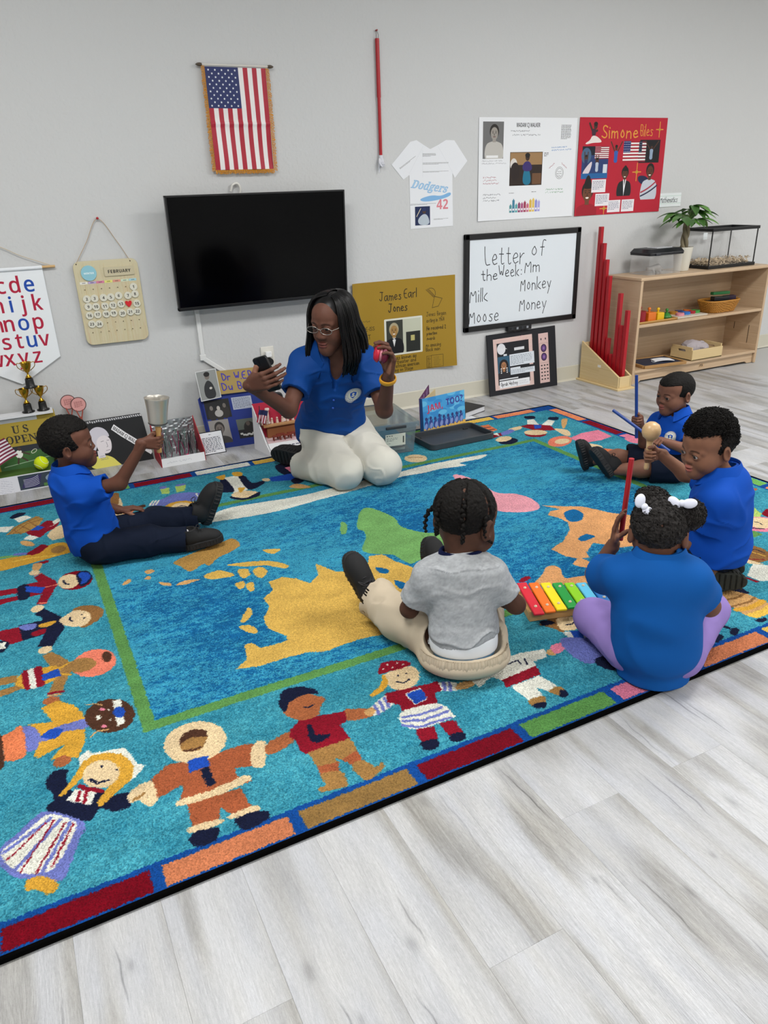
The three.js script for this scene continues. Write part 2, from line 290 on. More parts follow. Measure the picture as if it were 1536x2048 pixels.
  ['tan', 1, [927, 2289, 960, 2286, 974, 2320, 984, 2320, 998, 2312, 990, 2336, 944, 2353, 930, 2334]],
  ['cream', 1, [1163, 2003, 1244, 2003, 1254, 2042, 1220, 2086, 1170, 2090, 1149, 2059]],
  ['yel', 1, [1157, 2003, 1159, 2024, 1142, 2058, 1095, 2077, 1085, 2066, 1127, 2043]],
  ['red', 1, [1149, 1992, 1174, 1954, 1205, 1951, 1250, 1977, 1246, 2000, 1186, 1996]],
  ['white', 1, [1173, 1979, 1172, 1981, 1171, 1982, 1170, 1982, 1169, 1981, 1168, 1980, 1168, 1978, 1169, 1977, 1170, 1975, 1171, 1974, 1173, 1974, 1174, 1974, 1174, 1976, 1174, 1977]],
  ['white', 1, [1195, 1966, 1194, 1968, 1192, 1969, 1191, 1969, 1190, 1968, 1190, 1967, 1190, 1965, 1190, 1963, 1191, 1962, 1193, 1961, 1194, 1960, 1195, 1961, 1196, 1962, 1195, 1964]],
  ['white', 1, [1199, 1985, 1198, 1987, 1197, 1988, 1196, 1988, 1195, 1988, 1194, 1986, 1194, 1985, 1195, 1983, 1196, 1981, 1197, 1980, 1199, 1980, 1200, 1981, 1200, 1982, 1200, 1984]],
  ['white', 1, [1221, 1972, 1220, 1974, 1219, 1975, 1217, 1975, 1216, 1975, 1216, 1973, 1216, 1972, 1217, 1970, 1218, 1968, 1219, 1967, 1220, 1967, 1221, 1967, 1222, 1969, 1222, 1970]],
  ['white', 1, [1233, 1987, 1232, 1989, 1230, 1990, 1229, 1990, 1228, 1990, 1227, 1988, 1228, 1987, 1228, 1985, 1229, 1983, 1231, 1982, 1232, 1982, 1233, 1983, 1234, 1984, 1233, 1986]],
  ['white', 1, [1064, 2116, 1129, 2089, 1125, 2133, 1058, 2152]],
  ['white', 1, [1275, 2111, 1318, 2133, 1304, 2165, 1265, 2146]],
  ['lil', 10, [1076, 2114, 1071, 2151]],
  ['lil', 10, [1094, 2106, 1089, 2144]],
  ['lil', 10, [1112, 2099, 1107, 2137]],
  ['lil', 10, [1289, 2116, 1274, 2151]],
  ['lil', 10, [1304, 2124, 1288, 2159]],
  ['red', 0, [1123, 2081, 1163, 2086, 1223, 2098, 1277, 2103, 1270, 2145, 1243, 2146, 1228, 2190, 1128, 2177, 1136, 2145, 1113, 2120]],
  ['white', 0, [1170, 2108, 1222, 2106, 1214, 2159, 1170, 2167]],
  ['blue', 0, [1175, 2110, 1221, 2112, 1214, 2156, 1173, 2163]],
  ['white', 1, [1126, 2173, 1227, 2188, 1243, 2247, 1221, 2260, 1135, 2254, 1105, 2219]],
  ['lil', 10, [1119, 2192, 1161, 2207, 1229, 2208]],
  ['lil', 10, [1112, 2206, 1158, 2229, 1234, 2231]],
  ['lil', 10, [1105, 2222, 1138, 2248, 1228, 2255]],
  ['red', 0, [1124, 2251, 1174, 2263, 1158, 2308, 1112, 2308]],
  ['red', 0, [1190, 2261, 1230, 2267, 1226, 2318, 1189, 2318]],
  ['navy', 1, [1112, 2300, 1155, 2309, 1142, 2335, 1111, 2330]],
  ['navy', 1, [1189, 2313, 1226, 2318, 1216, 2343, 1185, 2336]],
  ['navy', 6, [1177, 2050, 1189, 2063, 1214, 2058]],
  ['navy', 1, [1194, 2027, 1193, 2029, 1192, 2030, 1190, 2030, 1189, 2029, 1189, 2028, 1189, 2026, 1190, 2025, 1191, 2023, 1192, 2022, 1193, 2022, 1194, 2022, 1195, 2024, 1195, 2025]],
  ['navy', 1, [1219, 2031, 1218, 2033, 1216, 2034, 1215, 2034, 1214, 2034, 1214, 2032, 1214, 2031, 1214, 2029, 1216, 2027, 1217, 2026, 1218, 2026, 1219, 2027, 1220, 2028, 1220, 2030]],
  ['ltan', 1, [1071, 2131, 1068, 2137, 1063, 2142, 1056, 2145, 1050, 2145, 1044, 2142, 1041, 2138, 1041, 2131, 1044, 2125, 1049, 2120, 1056, 2117, 1063, 2117, 1068, 2120, 1071, 2125]],
  ['ltan', 1, [1364, 2160, 1358, 2167, 1348, 2171, 1334, 2173, 1321, 2172, 1310, 2167, 1304, 2161, 1304, 2154, 1310, 2147, 1321, 2143, 1334, 2141, 1348, 2142, 1358, 2147, 1365, 2153]],
  ['white', 0, [1360, 2137, 1384, 2139, 1496, 2103, 1553, 2105, 1635, 2125, 1615, 2161, 1567, 2162, 1560, 2185, 1439, 2191, 1419, 2161, 1363, 2186]],
  ['white', 0, [1442, 2224, 1539, 2222, 1555, 2284, 1519, 2295, 1500, 2263, 1491, 2306, 1446, 2298]],
  ['red', 0, [1439, 2188, 1562, 2179, 1547, 2220, 1427, 2222]],
  ['tan', 1, [1445, 2298, 1493, 2301, 1477, 2333, 1444, 2326]],
  ['tan', 1, [1521, 2290, 1557, 2289, 1557, 2317, 1528, 2318]],
  ['navy', 1, [1444, 2317, 1482, 2324, 1471, 2341, 1447, 2336]],
  ['navy', 1, [1548, 2302, 1560, 2315, 1550, 2333, 1530, 2328]],
  ['ltan', 1, [1657, 2158, 1652, 2162, 1644, 2164, 1636, 2163, 1629, 2159, 1625, 2153, 1624, 2146, 1627, 2140, 1633, 2136, 1640, 2134, 1648, 2135, 1655, 2139, 1659, 2145, 1660, 2151]],
  ['pink', 1, [1657, 2125, 1704, 2122, 1694, 2153, 1647, 2162]],
  ['navy', 5, [1490, 2134, 1533, 2132, 1527, 2155]],
  ['navy', 5, [1553, 2135, 1542, 2163]],
  ['hair', 1, [1708, 2008, 1776, 1996, 1794, 2024, 1744, 2084, 1730, 2054, 1715, 2024]],
  ['navy', 1, [1717, 1997, 1745, 2002, 1751, 2028, 1712, 2020]],
  ['cream', 1, [1771, 2011, 1820, 2016, 1821, 2062, 1787, 2087, 1744, 2068]],
  ['navy', 6, [1776, 2053, 1795, 2058, 1811, 2051]],
  ['white', 1, [1744, 2084, 1797, 2114, 1766, 2149, 1738, 2123]],
  ['blue', 0, [1763, 2086, 1797, 2102, 1777, 2137, 1751, 2122]],
  ['lil', 1, [1702, 2113, 1739, 2113, 1798, 2157, 1808, 2204, 1753, 2251, 1695, 2246, 1681, 2191]],
  ['navy', 1, [1722, 2243, 1764, 2238, 1767, 2269, 1738, 2308, 1717, 2277]],
  ['red', 0, [303, 836, 331, 813, 369, 896, 377, 934, 363, 968, 327, 1067, 299, 1053, 320, 983, 279, 983, 244, 986, 248, 885, 284, 876, 314, 881]],
  ['red', 0, [169, 875, 248, 891, 246, 932, 168, 922]],
  ['red', 0, [168, 949, 246, 954, 242, 986, 167, 991]],
  ['navy', 1, [247, 885, 281, 885, 280, 983, 244, 987]],
  ['blue', 0, [271, 891, 334, 934, 319, 979, 271, 940]],
  ['coral', 7, [334, 936, 376, 934]],
  ['dred', 1, [495, 943, 488, 975, 470, 999, 447, 1010, 421, 1006, 398, 989, 383, 961, 377, 928, 384, 895, 401, 870, 425, 858, 452, 861, 475, 880, 491, 909]],
  ['cream', 1, [452, 933, 448, 959, 437, 978, 422, 989, 406, 988, 391, 976, 381, 955, 377, 930, 381, 904, 391, 883, 407, 872, 424, 873, 439, 885, 449, 907]],
  ['navy', 1, [444, 888, 467, 870, 489, 888, 495, 936, 474, 983, 450, 995, 444, 957]],
  ['blue', 1, [448, 901, 462, 879, 485, 896, 489, 932, 469, 972, 451, 974, 457, 939]],
  ['navy', 8, [399, 914, 400, 944, 411, 956]],
  ['coral', 8, [307, 1049, 328, 1058]],
  ['coral', 8, [304, 823, 328, 811]],
  ['cream', 1, [323, 789, 322, 799, 317, 808, 310, 813, 303, 814, 296, 810, 291, 803, 289, 793, 290, 783, 294, 774, 301, 769, 309, 768, 316, 772, 321, 779]],
  ['cream', 1, [320, 1080, 318, 1091, 313, 1101, 305, 1107, 296, 1110, 288, 1108, 281, 1101, 278, 1092, 279, 1081, 284, 1071, 292, 1064, 301, 1062, 310, 1064, 317, 1071]],
  ['navy', 0, [284, 1120, 319, 1096, 365, 1183, 371, 1262, 352, 1304, 324, 1365, 285, 1342, 307, 1273, 246, 1280, 234, 1237, 237, 1173, 308, 1177, 309, 1159]],
  ['red', 0, [164, 1177, 236, 1183, 245, 1279, 204, 1282, 180, 1233, 163, 1216]],
  ['navy', 1, [169, 1244, 206, 1269, 189, 1318, 167, 1312]],
  ['white', 13, [179, 1263, 190, 1294]],
  ['white', 13, [191, 1263, 179, 1294]],
  ['lil', 1, [236, 1179, 286, 1185, 285, 1214, 256, 1217]],
  ['yel', 1, [297, 1200, 349, 1202, 337, 1224, 302, 1224]],
  ['red', 1, [274, 1241, 313, 1235, 308, 1267, 276, 1268]],
  ['hair', 1, [405, 1161, 434, 1145, 473, 1163, 497, 1200, 496, 1236, 472, 1273, 438, 1295, 416, 1289, 430, 1262, 445, 1242]],
  ['cream', 1, [358, 1215, 374, 1187, 409, 1166, 436, 1180, 456, 1221, 448, 1260, 418, 1286, 377, 1253]],
  ['navy', 8, [391, 1204, 390, 1220, 399, 1236]],
  ['navy', 1, [431, 1208, 431, 1209, 430, 1210, 429, 1210, 428, 1210, 427, 1208, 426, 1207, 426, 1205, 426, 1203, 427, 1202, 428, 1202, 430, 1203, 431, 1204, 431, 1206]],
  ['navy', 1, [436, 1234, 436, 1235, 435, 1236, 434, 1237, 432, 1236, 431, 1235, 431, 1233, 431, 1231, 431, 1229, 432, 1228, 433, 1228, 434, 1229, 435, 1230, 436, 1232]],
  ['cream', 1, [325, 1372, 323, 1382, 318, 1390, 310, 1395, 300, 1395, 292, 1390, 285, 1383, 283, 1373, 284, 1363, 290, 1354, 298, 1350, 307, 1350, 316, 1354, 323, 1362]],
  ['tan', 0, [293, 1404, 321, 1393, 363, 1470, 362, 1538, 348, 1574, 327, 1635, 296, 1618, 318, 1545, 312, 1481]],
  ['yel', 1, [212, 1513, 241, 1469, 313, 1476, 338, 1503, 317, 1557, 257, 1565, 224, 1551]],
  ['red', 23, [244, 1471, 247, 1559]],
  ['white', 23, [260, 1470, 262, 1562]],
  ['red', 23, [277, 1468, 280, 1562]],
  ['yel', 10, [332, 1501, 367, 1484]],
  ['yel', 10, [335, 1533, 360, 1550]],
  ['blue', 0, [286, 1509, 332, 1501, 335, 1542, 286, 1545]],
  ['tan', 0, [160, 1464, 222, 1475, 218, 1511, 159, 1506]],
  ['tan', 0, [159, 1532, 217, 1531, 235, 1552, 158, 1571]],
  ['coral', 1, [493, 1526, 486, 1558, 468, 1582, 443, 1594, 416, 1592, 391, 1577, 374, 1552, 368, 1520, 373, 1488, 390, 1462, 415, 1448, 444, 1449, 470, 1465, 487, 1493]],
  ['tan', 1, [435, 1521, 431, 1537, 419, 1549, 403, 1554, 385, 1552, 369, 1543, 358, 1528, 354, 1511, 358, 1494, 369, 1482, 385, 1476, 404, 1478, 420, 1488, 431, 1503]],
  ['brn', 1, [481, 1514, 478, 1527, 473, 1535, 467, 1538, 461, 1535, 457, 1526, 455, 1514, 455, 1500, 458, 1487, 463, 1479, 469, 1476, 475, 1479, 479, 1488, 481, 1501]],
  ['red', 11, [297, 1619, 333, 1626]],
  ['ltan', 9, [294, 1628, 326, 1638]],
  ['skin', 1, [324, 1658, 322, 1667, 316, 1674, 308, 1678, 298, 1678, 289, 1673, 282, 1665, 279, 1656, 281, 1647, 287, 1640, 295, 1636, 305, 1636, 315, 1641, 321, 1648]],
  ['yel', 0, [273, 1678, 313, 1661, 352, 1703, 374, 1761, 369, 1832, 364, 1884, 342, 1933, 279, 1909, 318, 1866, 252, 1887, 245, 1871, 263, 1796, 238, 1734, 296, 1756]],
  ['lil', 1, [259, 1810, 298, 1784, 374, 1785, 375, 1825, 318, 1813, 277, 1830]],
  ['lil', 1, [262, 1812, 258, 1834, 249, 1848, 237, 1852, 225, 1845, 214, 1829, 207, 1806, 205, 1780, 209, 1758, 218, 1742, 230, 1738, 243, 1745, 254, 1762, 261, 1786]],
  ['blue', 1, [264, 1805, 293, 1785, 319, 1803, 294, 1830]],
  ['org', 1, [160, 1763, 195, 1743, 222, 1738, 225, 1861, 179, 1858, 176, 1810]],
  ['brn', 1, [161, 1747, 173, 1755, 175, 1868, 158, 1874]],
  ['brn', 1, [498, 1822, 489, 1853, 470, 1873, 445, 1879, 418, 1871, 395, 1850, 379, 1820, 374, 1786, 381, 1755, 400, 1733, 426, 1724, 455, 1733, 479, 1755, 495, 1788]],
  ['white', 0, [452, 1738, 473, 1744, 467, 1855, 447, 1860]],
  ['blue', 1, [475, 1807, 472, 1817, 467, 1823, 460, 1824, 454, 1821, 450, 1813, 447, 1803, 447, 1791, 450, 1782, 455, 1775, 461, 1774, 468, 1777, 473, 1785, 475, 1796]],
  ['white', 1, [414, 1801, 413, 1804, 411, 1807, 408, 1807, 405, 1805, 402, 1802, 401, 1797, 401, 1793, 402, 1789, 404, 1787, 407, 1787, 410, 1788, 413, 1792, 414, 1796]],
  ['white', 1, [441, 1778, 440, 1780, 439, 1781, 438, 1782, 436, 1781, 435, 1779, 435, 1777, 435, 1774, 435, 1772, 437, 1770, 438, 1770, 439, 1771, 440, 1773, 441, 1775]],
  ['white', 1, [438, 1825, 437, 1827, 436, 1828, 435, 1829, 434, 1828, 433, 1826, 432, 1824, 432, 1821, 433, 1819, 434, 1818, 435, 1817, 436, 1818, 437, 1820, 438, 1822]],
  ['pink', 1, [428, 1768, 427, 1771, 425, 1772, 422, 1772, 419, 1770, 416, 1767, 414, 1764, 414, 1760, 415, 1757, 418, 1756, 421, 1756, 424, 1758, 426, 1761, 428, 1764]],
  ['pink', 1, [423, 1846, 422, 1848, 419, 1850, 416, 1850, 413, 1848, 410, 1845, 408, 1841, 408, 1837, 409, 1834, 412, 1833, 415, 1833, 418, 1835, 421, 1838, 423, 1842]],
  ['ltan', 6, [382, 1721, 409, 1731, 421, 1746]],
  ['ltan', 6, [378, 1869, 398, 1852, 424, 1862]],
  ['skin', 1, [326, 1928, 325, 1937, 320, 1945, 312, 1949, 303, 1950, 294, 1946, 288, 1940, 285, 1931, 286, 1922, 291, 1915, 298, 1910, 308, 1910, 316, 1913, 323, 1920]],
  ['navy', 1, [243, 157, 272, 123, 304, 132, 301, 159, 255, 181]],
  ['white', 0, [257, 182, 305, 171, 330, 210, 276, 242]],
  ['white', 0, [196, 249, 257, 275, 227, 329, 195, 307]],
  ['aus', 0, [220, 362, 256, 284, 348, 204, 375, 252, 352, 319, 295, 377, 231, 361]],
  ['hair', 8, [231, 361, 277, 273, 358, 217]],
  ['hair', 8, [248, 362, 308, 275, 372, 258]],
  ['hair', 8, [245, 308, 280, 381]],
  ['hair', 8, [277, 273, 314, 357]],
  ['hair', 8, [312, 238, 341, 327]],
  ['red', 0, [351, 327, 386, 283, 435, 328, 412, 387, 376, 418, 348, 460, 313, 418, 295, 370, 324, 357]],
  ['blue', 0, [318, 361, 344, 321, 373, 356, 349, 379]],
  ['white', 0, [372, 369, 391, 361, 435, 328, 443, 293, 428, 284, 405, 310, 412, 354]],
  ['cream', 1, [376, 455, 398, 401, 442, 372, 441, 500, 396, 518, 385, 497]],
  ['white', 0, [284, 444, 309, 408, 342, 455, 318, 471]],
  ['ltan', 1, [322, 524, 318, 533, 310, 534, 299, 527, 288, 515, 279, 499, 273, 482, 272, 468, 275, 459, 283, 458, 294, 464, 305, 477, 315, 494, 321, 510]],
  ['yel', 1, [184, 607, 286, 610, 334, 604, 361, 566, 411, 554, 445, 588, 447, 671, 400, 684, 305, 698, 182, 705]],
  ['tan', 1, [435, 623, 432, 638, 423, 651, 412, 658, 398, 658, 387, 651, 379, 638, 376, 623, 379, 607, 387, 594, 399, 587, 412, 587, 424, 594, 432, 607]],
  ['red', 0, [282, 601, 348, 536, 374, 566, 338, 615, 309, 624]],
  ['green', 21, [189, 581, 249, 597]],
  ['lil', 23, [252, 582, 283, 593]],
  ['red', 1, [309, 710, 361, 705, 355, 728, 327, 722]],
  ['ltan', 1, [309, 712, 339, 722, 324, 777, 302, 764]],
  ['cream', 1, [326, 795, 324, 804, 319, 811, 311, 814, 303, 813, 295, 808, 290, 800, 288, 790, 290, 781, 295, 775, 302, 771, 311, 772, 318, 777, 324, 785]],
  ['gold', 11, [238, 645, 308, 648, 387, 675]],
  ['cream', 1, [665, 195, 708, 179, 706, 322, 747, 347, 703, 417, 656, 398]],
  ['org', 1, [682, 307, 747, 347, 705, 409]],
  ['hair', 1, [677, 117, 711, 116, 690, 252, 660, 234]],
  ['brn', 1, [723, 333, 791, 323, 789, 353, 732, 358]],
  ['lil', 0, [804, 342, 939, 261, 1006, 276, 1087, 347, 1060, 395, 991, 398, 889, 398]],
  ['white', 9, [813, 347, 835, 299]],
  ['white', 9, [826, 351, 848, 303]],
  ['white', 9, [838, 354, 861, 307]],
  ['white', 9, [1032, 313, 1030, 377]],
  ['white', 9, [1050, 325, 1051, 379]],
  ['lil', 1, [909, 303, 952, 264, 1009, 321, 935, 402]],
  ['lime', 0, [894, 167, 938, 167, 922, 250, 890, 235]],
  ['lime', 0, [965, 165, 1017, 170, 992, 249, 955, 249]],
  ['lil', 1, [901, 132, 930, 139, 923, 169, 896, 164]],
  ['lil', 1, [976, 149, 1014, 149, 1008, 173, 973, 170]],
  ['yel', 1, [1005, 474, 990, 506, 965, 527, 933, 533, 902, 522, 877, 498, 862, 464, 861, 427, 874, 393, 900, 371, 932, 364, 965, 374, 991, 400, 1005, 436]],
  ['cream', 1, [982, 454, 973, 474, 957, 487, 938, 490, 918, 484, 902, 468, 893, 447, 893, 424, 901, 404, 917, 390, 937, 386, 957, 393, 973, 409, 982, 430]],
  ['navy', 7, [922, 430, 940, 425, 956, 444]],
  ['white', 0, [1203, 178, 1293, 183, 1258, 397, 1191, 435, 1181, 369]],
  ['navy', 1, [1179, 196, 1204, 208, 1197, 379, 1140, 364, 1095, 312, 1143, 301]],
  ['navy', 1, [1270, 186, 1299, 216, 1301, 319, 1355, 323, 1341, 365, 1261, 398]],
  ['cream', 1, [1284, 471, 1273, 487, 1253, 496, 1227, 495, 1201, 485, 1180, 468, 1168, 447, 1167, 426, 1178, 409, 1199, 400, 1225, 401, 1251, 411, 1272, 428, 1284, 450]],
  ['navy', 1, [1161, 436, 1212, 492, 1293, 454, 1274, 502, 1206, 513, 1161, 470]],
  ['yel', 1, [1221, 354, 1251, 367, 1216, 417]],
  ['yel', 1, [1169, 151, 1217, 140, 1192, 204]],
  ['yel', 1, [1259, 128, 1298, 145, 1287, 197, 1252, 180]],
  ['cream', 1, [1390, 327, 1385, 335, 1378, 340, 1369, 340, 1362, 335, 1356, 327, 1354, 316, 1355, 306, 1360, 297, 1367, 293, 1376, 293, 1383, 298, 1389, 306, 1391, 317]],
  ['navy', 1, [1480, 147, 1602, 130, 1633, 223, 1589, 299, 1474, 296]],
  ['pink', 0, [1508, 202, 1578, 193, 1575, 263, 1514, 285]],
  ['blue', 0, [1398, 293, 1559, 299, 1569, 350, 1477, 386, 1385, 350]],
  ['ltan', 1, [1446, 451, 1489, 448, 1525, 516, 1495, 522, 1442, 481]],
  ['navy', 1, [1478, 382, 1535, 363, 1523, 431, 1477, 441]],
  ['cream', 1, [2187, 464, 2170, 484, 2146, 493, 2120, 490, 2099, 477, 2084, 454, 2080, 428, 2088, 402, 2105, 381, 2129, 372, 2155, 374, 2178, 388, 2192, 411, 2195, 439]],
  ['hair', 7, [2109, 401, 2147, 415, 2169, 439]],
  ['org', 0, [2661, 132, 2781, 143, 2766, 260, 2646, 275]],
  ['navy', 10, [2663, 169, 2766, 188]],
  ['navy', 10, [2654, 223, 2762, 234]],
  ['red', 0, [2668, 306, 2781, 311, 2772, 351, 2655, 365]],
  ['white', 0, [2697, 302, 2735, 298, 2713, 355]],
  ['navy', 1, [2750, 471, 2732, 489, 2707, 500, 2680, 502, 2657, 494, 2642, 480, 2638, 460, 2646, 439, 2664, 421, 2689, 410, 2716, 407, 2740, 414, 2755, 430, 2759, 450]],
  ['cream', 1, [2748, 417, 2732, 433, 2710, 444, 2687, 449, 2666, 445, 2651, 435, 2646, 420, 2652, 403, 2667, 387, 2689, 376, 2713, 371, 2735, 374, 2749, 384, 2754, 400]],
  ['cream', 1, [2829, 278, 2917, 269, 2886, 314, 2811, 318]],
  ['lil', 1, [2750, 314, 2831, 288, 2829, 330, 2739, 358]],
  ['red', 0, [2914, 273, 2988, 260, 3068, 337, 3036, 436, 2936, 388]],
  ['blue', 0, [2994, 289, 3031, 313, 2992, 363, 2954, 353]],
  ['white', 0, [3022, 188, 3066, 195, 3020, 306, 2971, 261]],
  ['white', 0, [3031, 313, 3127, 251, 3143, 293, 3071, 357]],
  ['navy', 1, [3055, 122, 3104, 144, 3077, 192, 3033, 163]],
  ['navy', 1, [3164, 217, 3208, 246, 3168, 284, 3131, 253]],
  ['red', 1, [2947, 464, 2927, 480, 2901, 487, 2875, 483, 2854, 469, 2841, 448, 2839, 424, 2849, 401, 2869, 384, 2895, 377, 2921, 380, 2943, 395, 2956, 417, 2958, 441]],
  ['cream', 1, [2970, 445, 2951, 458, 2926, 461, 2899, 454, 2875, 439, 2859, 418, 2854, 395, 2862, 375, 2879, 361, 2905, 357, 2932, 364, 2957, 380, 2973, 401, 2977, 425]],
  ['cream', 1, [3045, 412, 3090, 471, 3043, 554, 3014, 541]],
  ['ltan', 1, [3193, 294, 3224, 308, 3110, 425, 3097, 417]],
  ['coral', 1, [2999, 619, 2968, 648, 2930, 669, 2891, 678, 2860, 672, 2841, 654, 2839, 627, 2854, 595, 2884, 565, 2922, 543, 2962, 534, 2995, 539, 3014, 558, 3015, 586]],
  ['cream', 1, [2977, 626, 2961, 640, 2940, 649, 2919, 650, 2901, 645, 2890, 633, 2888, 618, 2896, 601, 2912, 587, 2933, 578, 2954, 576, 2972, 582, 2983, 594, 2985, 610]],
  ['pink', 0, [3005, 592, 3116, 557, 3232, 559, 3217, 687, 3122, 708, 2997, 695]],
  ['cream', 1, [3016, 700, 3055, 758, 3049, 803, 3018, 800, 3001, 730]],
  ['org', 1, [3011, 795, 3085, 874, 3094, 911, 3007, 886]],
  ['pink', 1, [3248, 748, 3307, 786, 3260, 857, 3227, 819]],
  ['skin', 1, [3144, 1561, 3219, 1582, 3202, 1603, 3117, 1589]],
  ['navy', 1, [3120, 1580, 3100, 1612, 3083, 1610]],
  ['skin', 1, [3213, 1499, 3217, 1511, 3191, 1523]],
  ['lime', 0, [3013, 1674, 3045, 1705, 3008, 1786, 2965, 1808, 2942, 1779]],
  ['skin', 1, [3030, 1688, 3023, 1691, 3017, 1690, 3012, 1686, 3011, 1679, 3012, 1671, 3016, 1663, 3022, 1658, 3029, 1655, 3035, 1655, 3040, 1660, 3041, 1666, 3040, 1675, 3036, 1682]],
  ['pink', 1, [2980, 1907, 2948, 1921, 2910, 1921, 2874, 1908, 2847, 1884, 2834, 1854, 2837, 1823, 2856, 1797, 2888, 1782, 2927, 1782, 2964, 1795, 2992, 1820, 3005, 1852, 3001, 1883]],
  ['cream', 1, [2963, 1881, 2940, 1891, 2916, 1892, 2894, 1883, 2879, 1867, 2874, 1846, 2879, 1825, 2895, 1807, 2917, 1797, 2942, 1796, 2965, 1804, 2980, 1821, 2985, 1842, 2979, 1864]],
  ['navy', 9, [2875, 1812, 2862, 1859, 2892, 1888]],
  ['navy', 6, [2918, 1823, 2927, 1843, 2918, 1859]],
  ['dred', 1, [3007, 1786, 3075, 1764, 3064, 1797, 3006, 1823]],
  ['hair', 1, [2704, 2059, 2675, 2071, 2645, 2071, 2620, 2058, 2604, 2034, 2600, 2005, 2610, 1976, 2632, 1952, 2662, 1938, 2693, 1938, 2720, 1952, 2736, 1976, 2738, 2007, 2727, 2036]],
  ['navy', 6, [2640, 1965, 2712, 1992, 2715, 2026]],
  ['gold', 6, [2628, 1974, 2685, 2000, 2697, 2046]],
  ['red', 6, [2601, 1990, 2630, 2037, 2670, 2061]],
  ['white', 0, [2515, 2115, 2605, 2064, 2656, 2112, 2553, 2178, 2522, 2163]],
  ['cream', 1, [2606, 1993, 2596, 2050, 2637, 2086, 2624, 2042]],
  ['ltan', 0, [2329, 2156, 2389, 2147, 2408, 2190, 2422, 2277, 2375, 2319, 2310, 2317, 2295, 2285, 2306, 2198]],
  ['gold', 0, [2295, 2285, 2310, 2317, 2370, 2317, 2413, 2278, 2361, 2289]],
  ['hair', 10, [2323, 2196, 2372, 2200, 2410, 2194]],
  ['hair', 10, [2297, 2231, 2364, 2238, 2413, 2230]],
  ['yel', 21, [2298, 2252, 2350, 2265, 2417, 2257]],
  ['org', 1, [2437, 2103, 2468, 2101, 2498, 2119, 2467, 2148, 2433, 2144]],
  ['red', 15, [2501, 2127, 2509, 2159]],
  ['navy', 1, [2425, 2117, 2425, 2195, 2407, 2193, 2386, 2147]],
  ['navy', 1, [2304, 2168, 2324, 2190, 2303, 2194, 2291, 2179]],
  ['navy', 1, [2297, 2322, 2337, 2326, 2331, 2339, 2304, 2340]],
  ['navy', 0, [2168, 2238, 2200, 2312, 2187, 2318, 2158, 2246]],
  ['navy', 1, [2175, 2330, 2199, 2317, 2212, 2330, 2190, 2348, 2169, 2348]],
  ['navy', 1, [2073, 2302, 2116, 2306, 2143, 2332, 2122, 2346, 2098, 2352, 2088, 2337, 2085, 2315]],
  ['yel', 1, [2108, 2274, 2120, 2298, 2089, 2307, 2079, 2296]],
  ['navy', 1, [2046, 2314, 2046, 2332, 2046, 2356, 2021, 2352]],
];
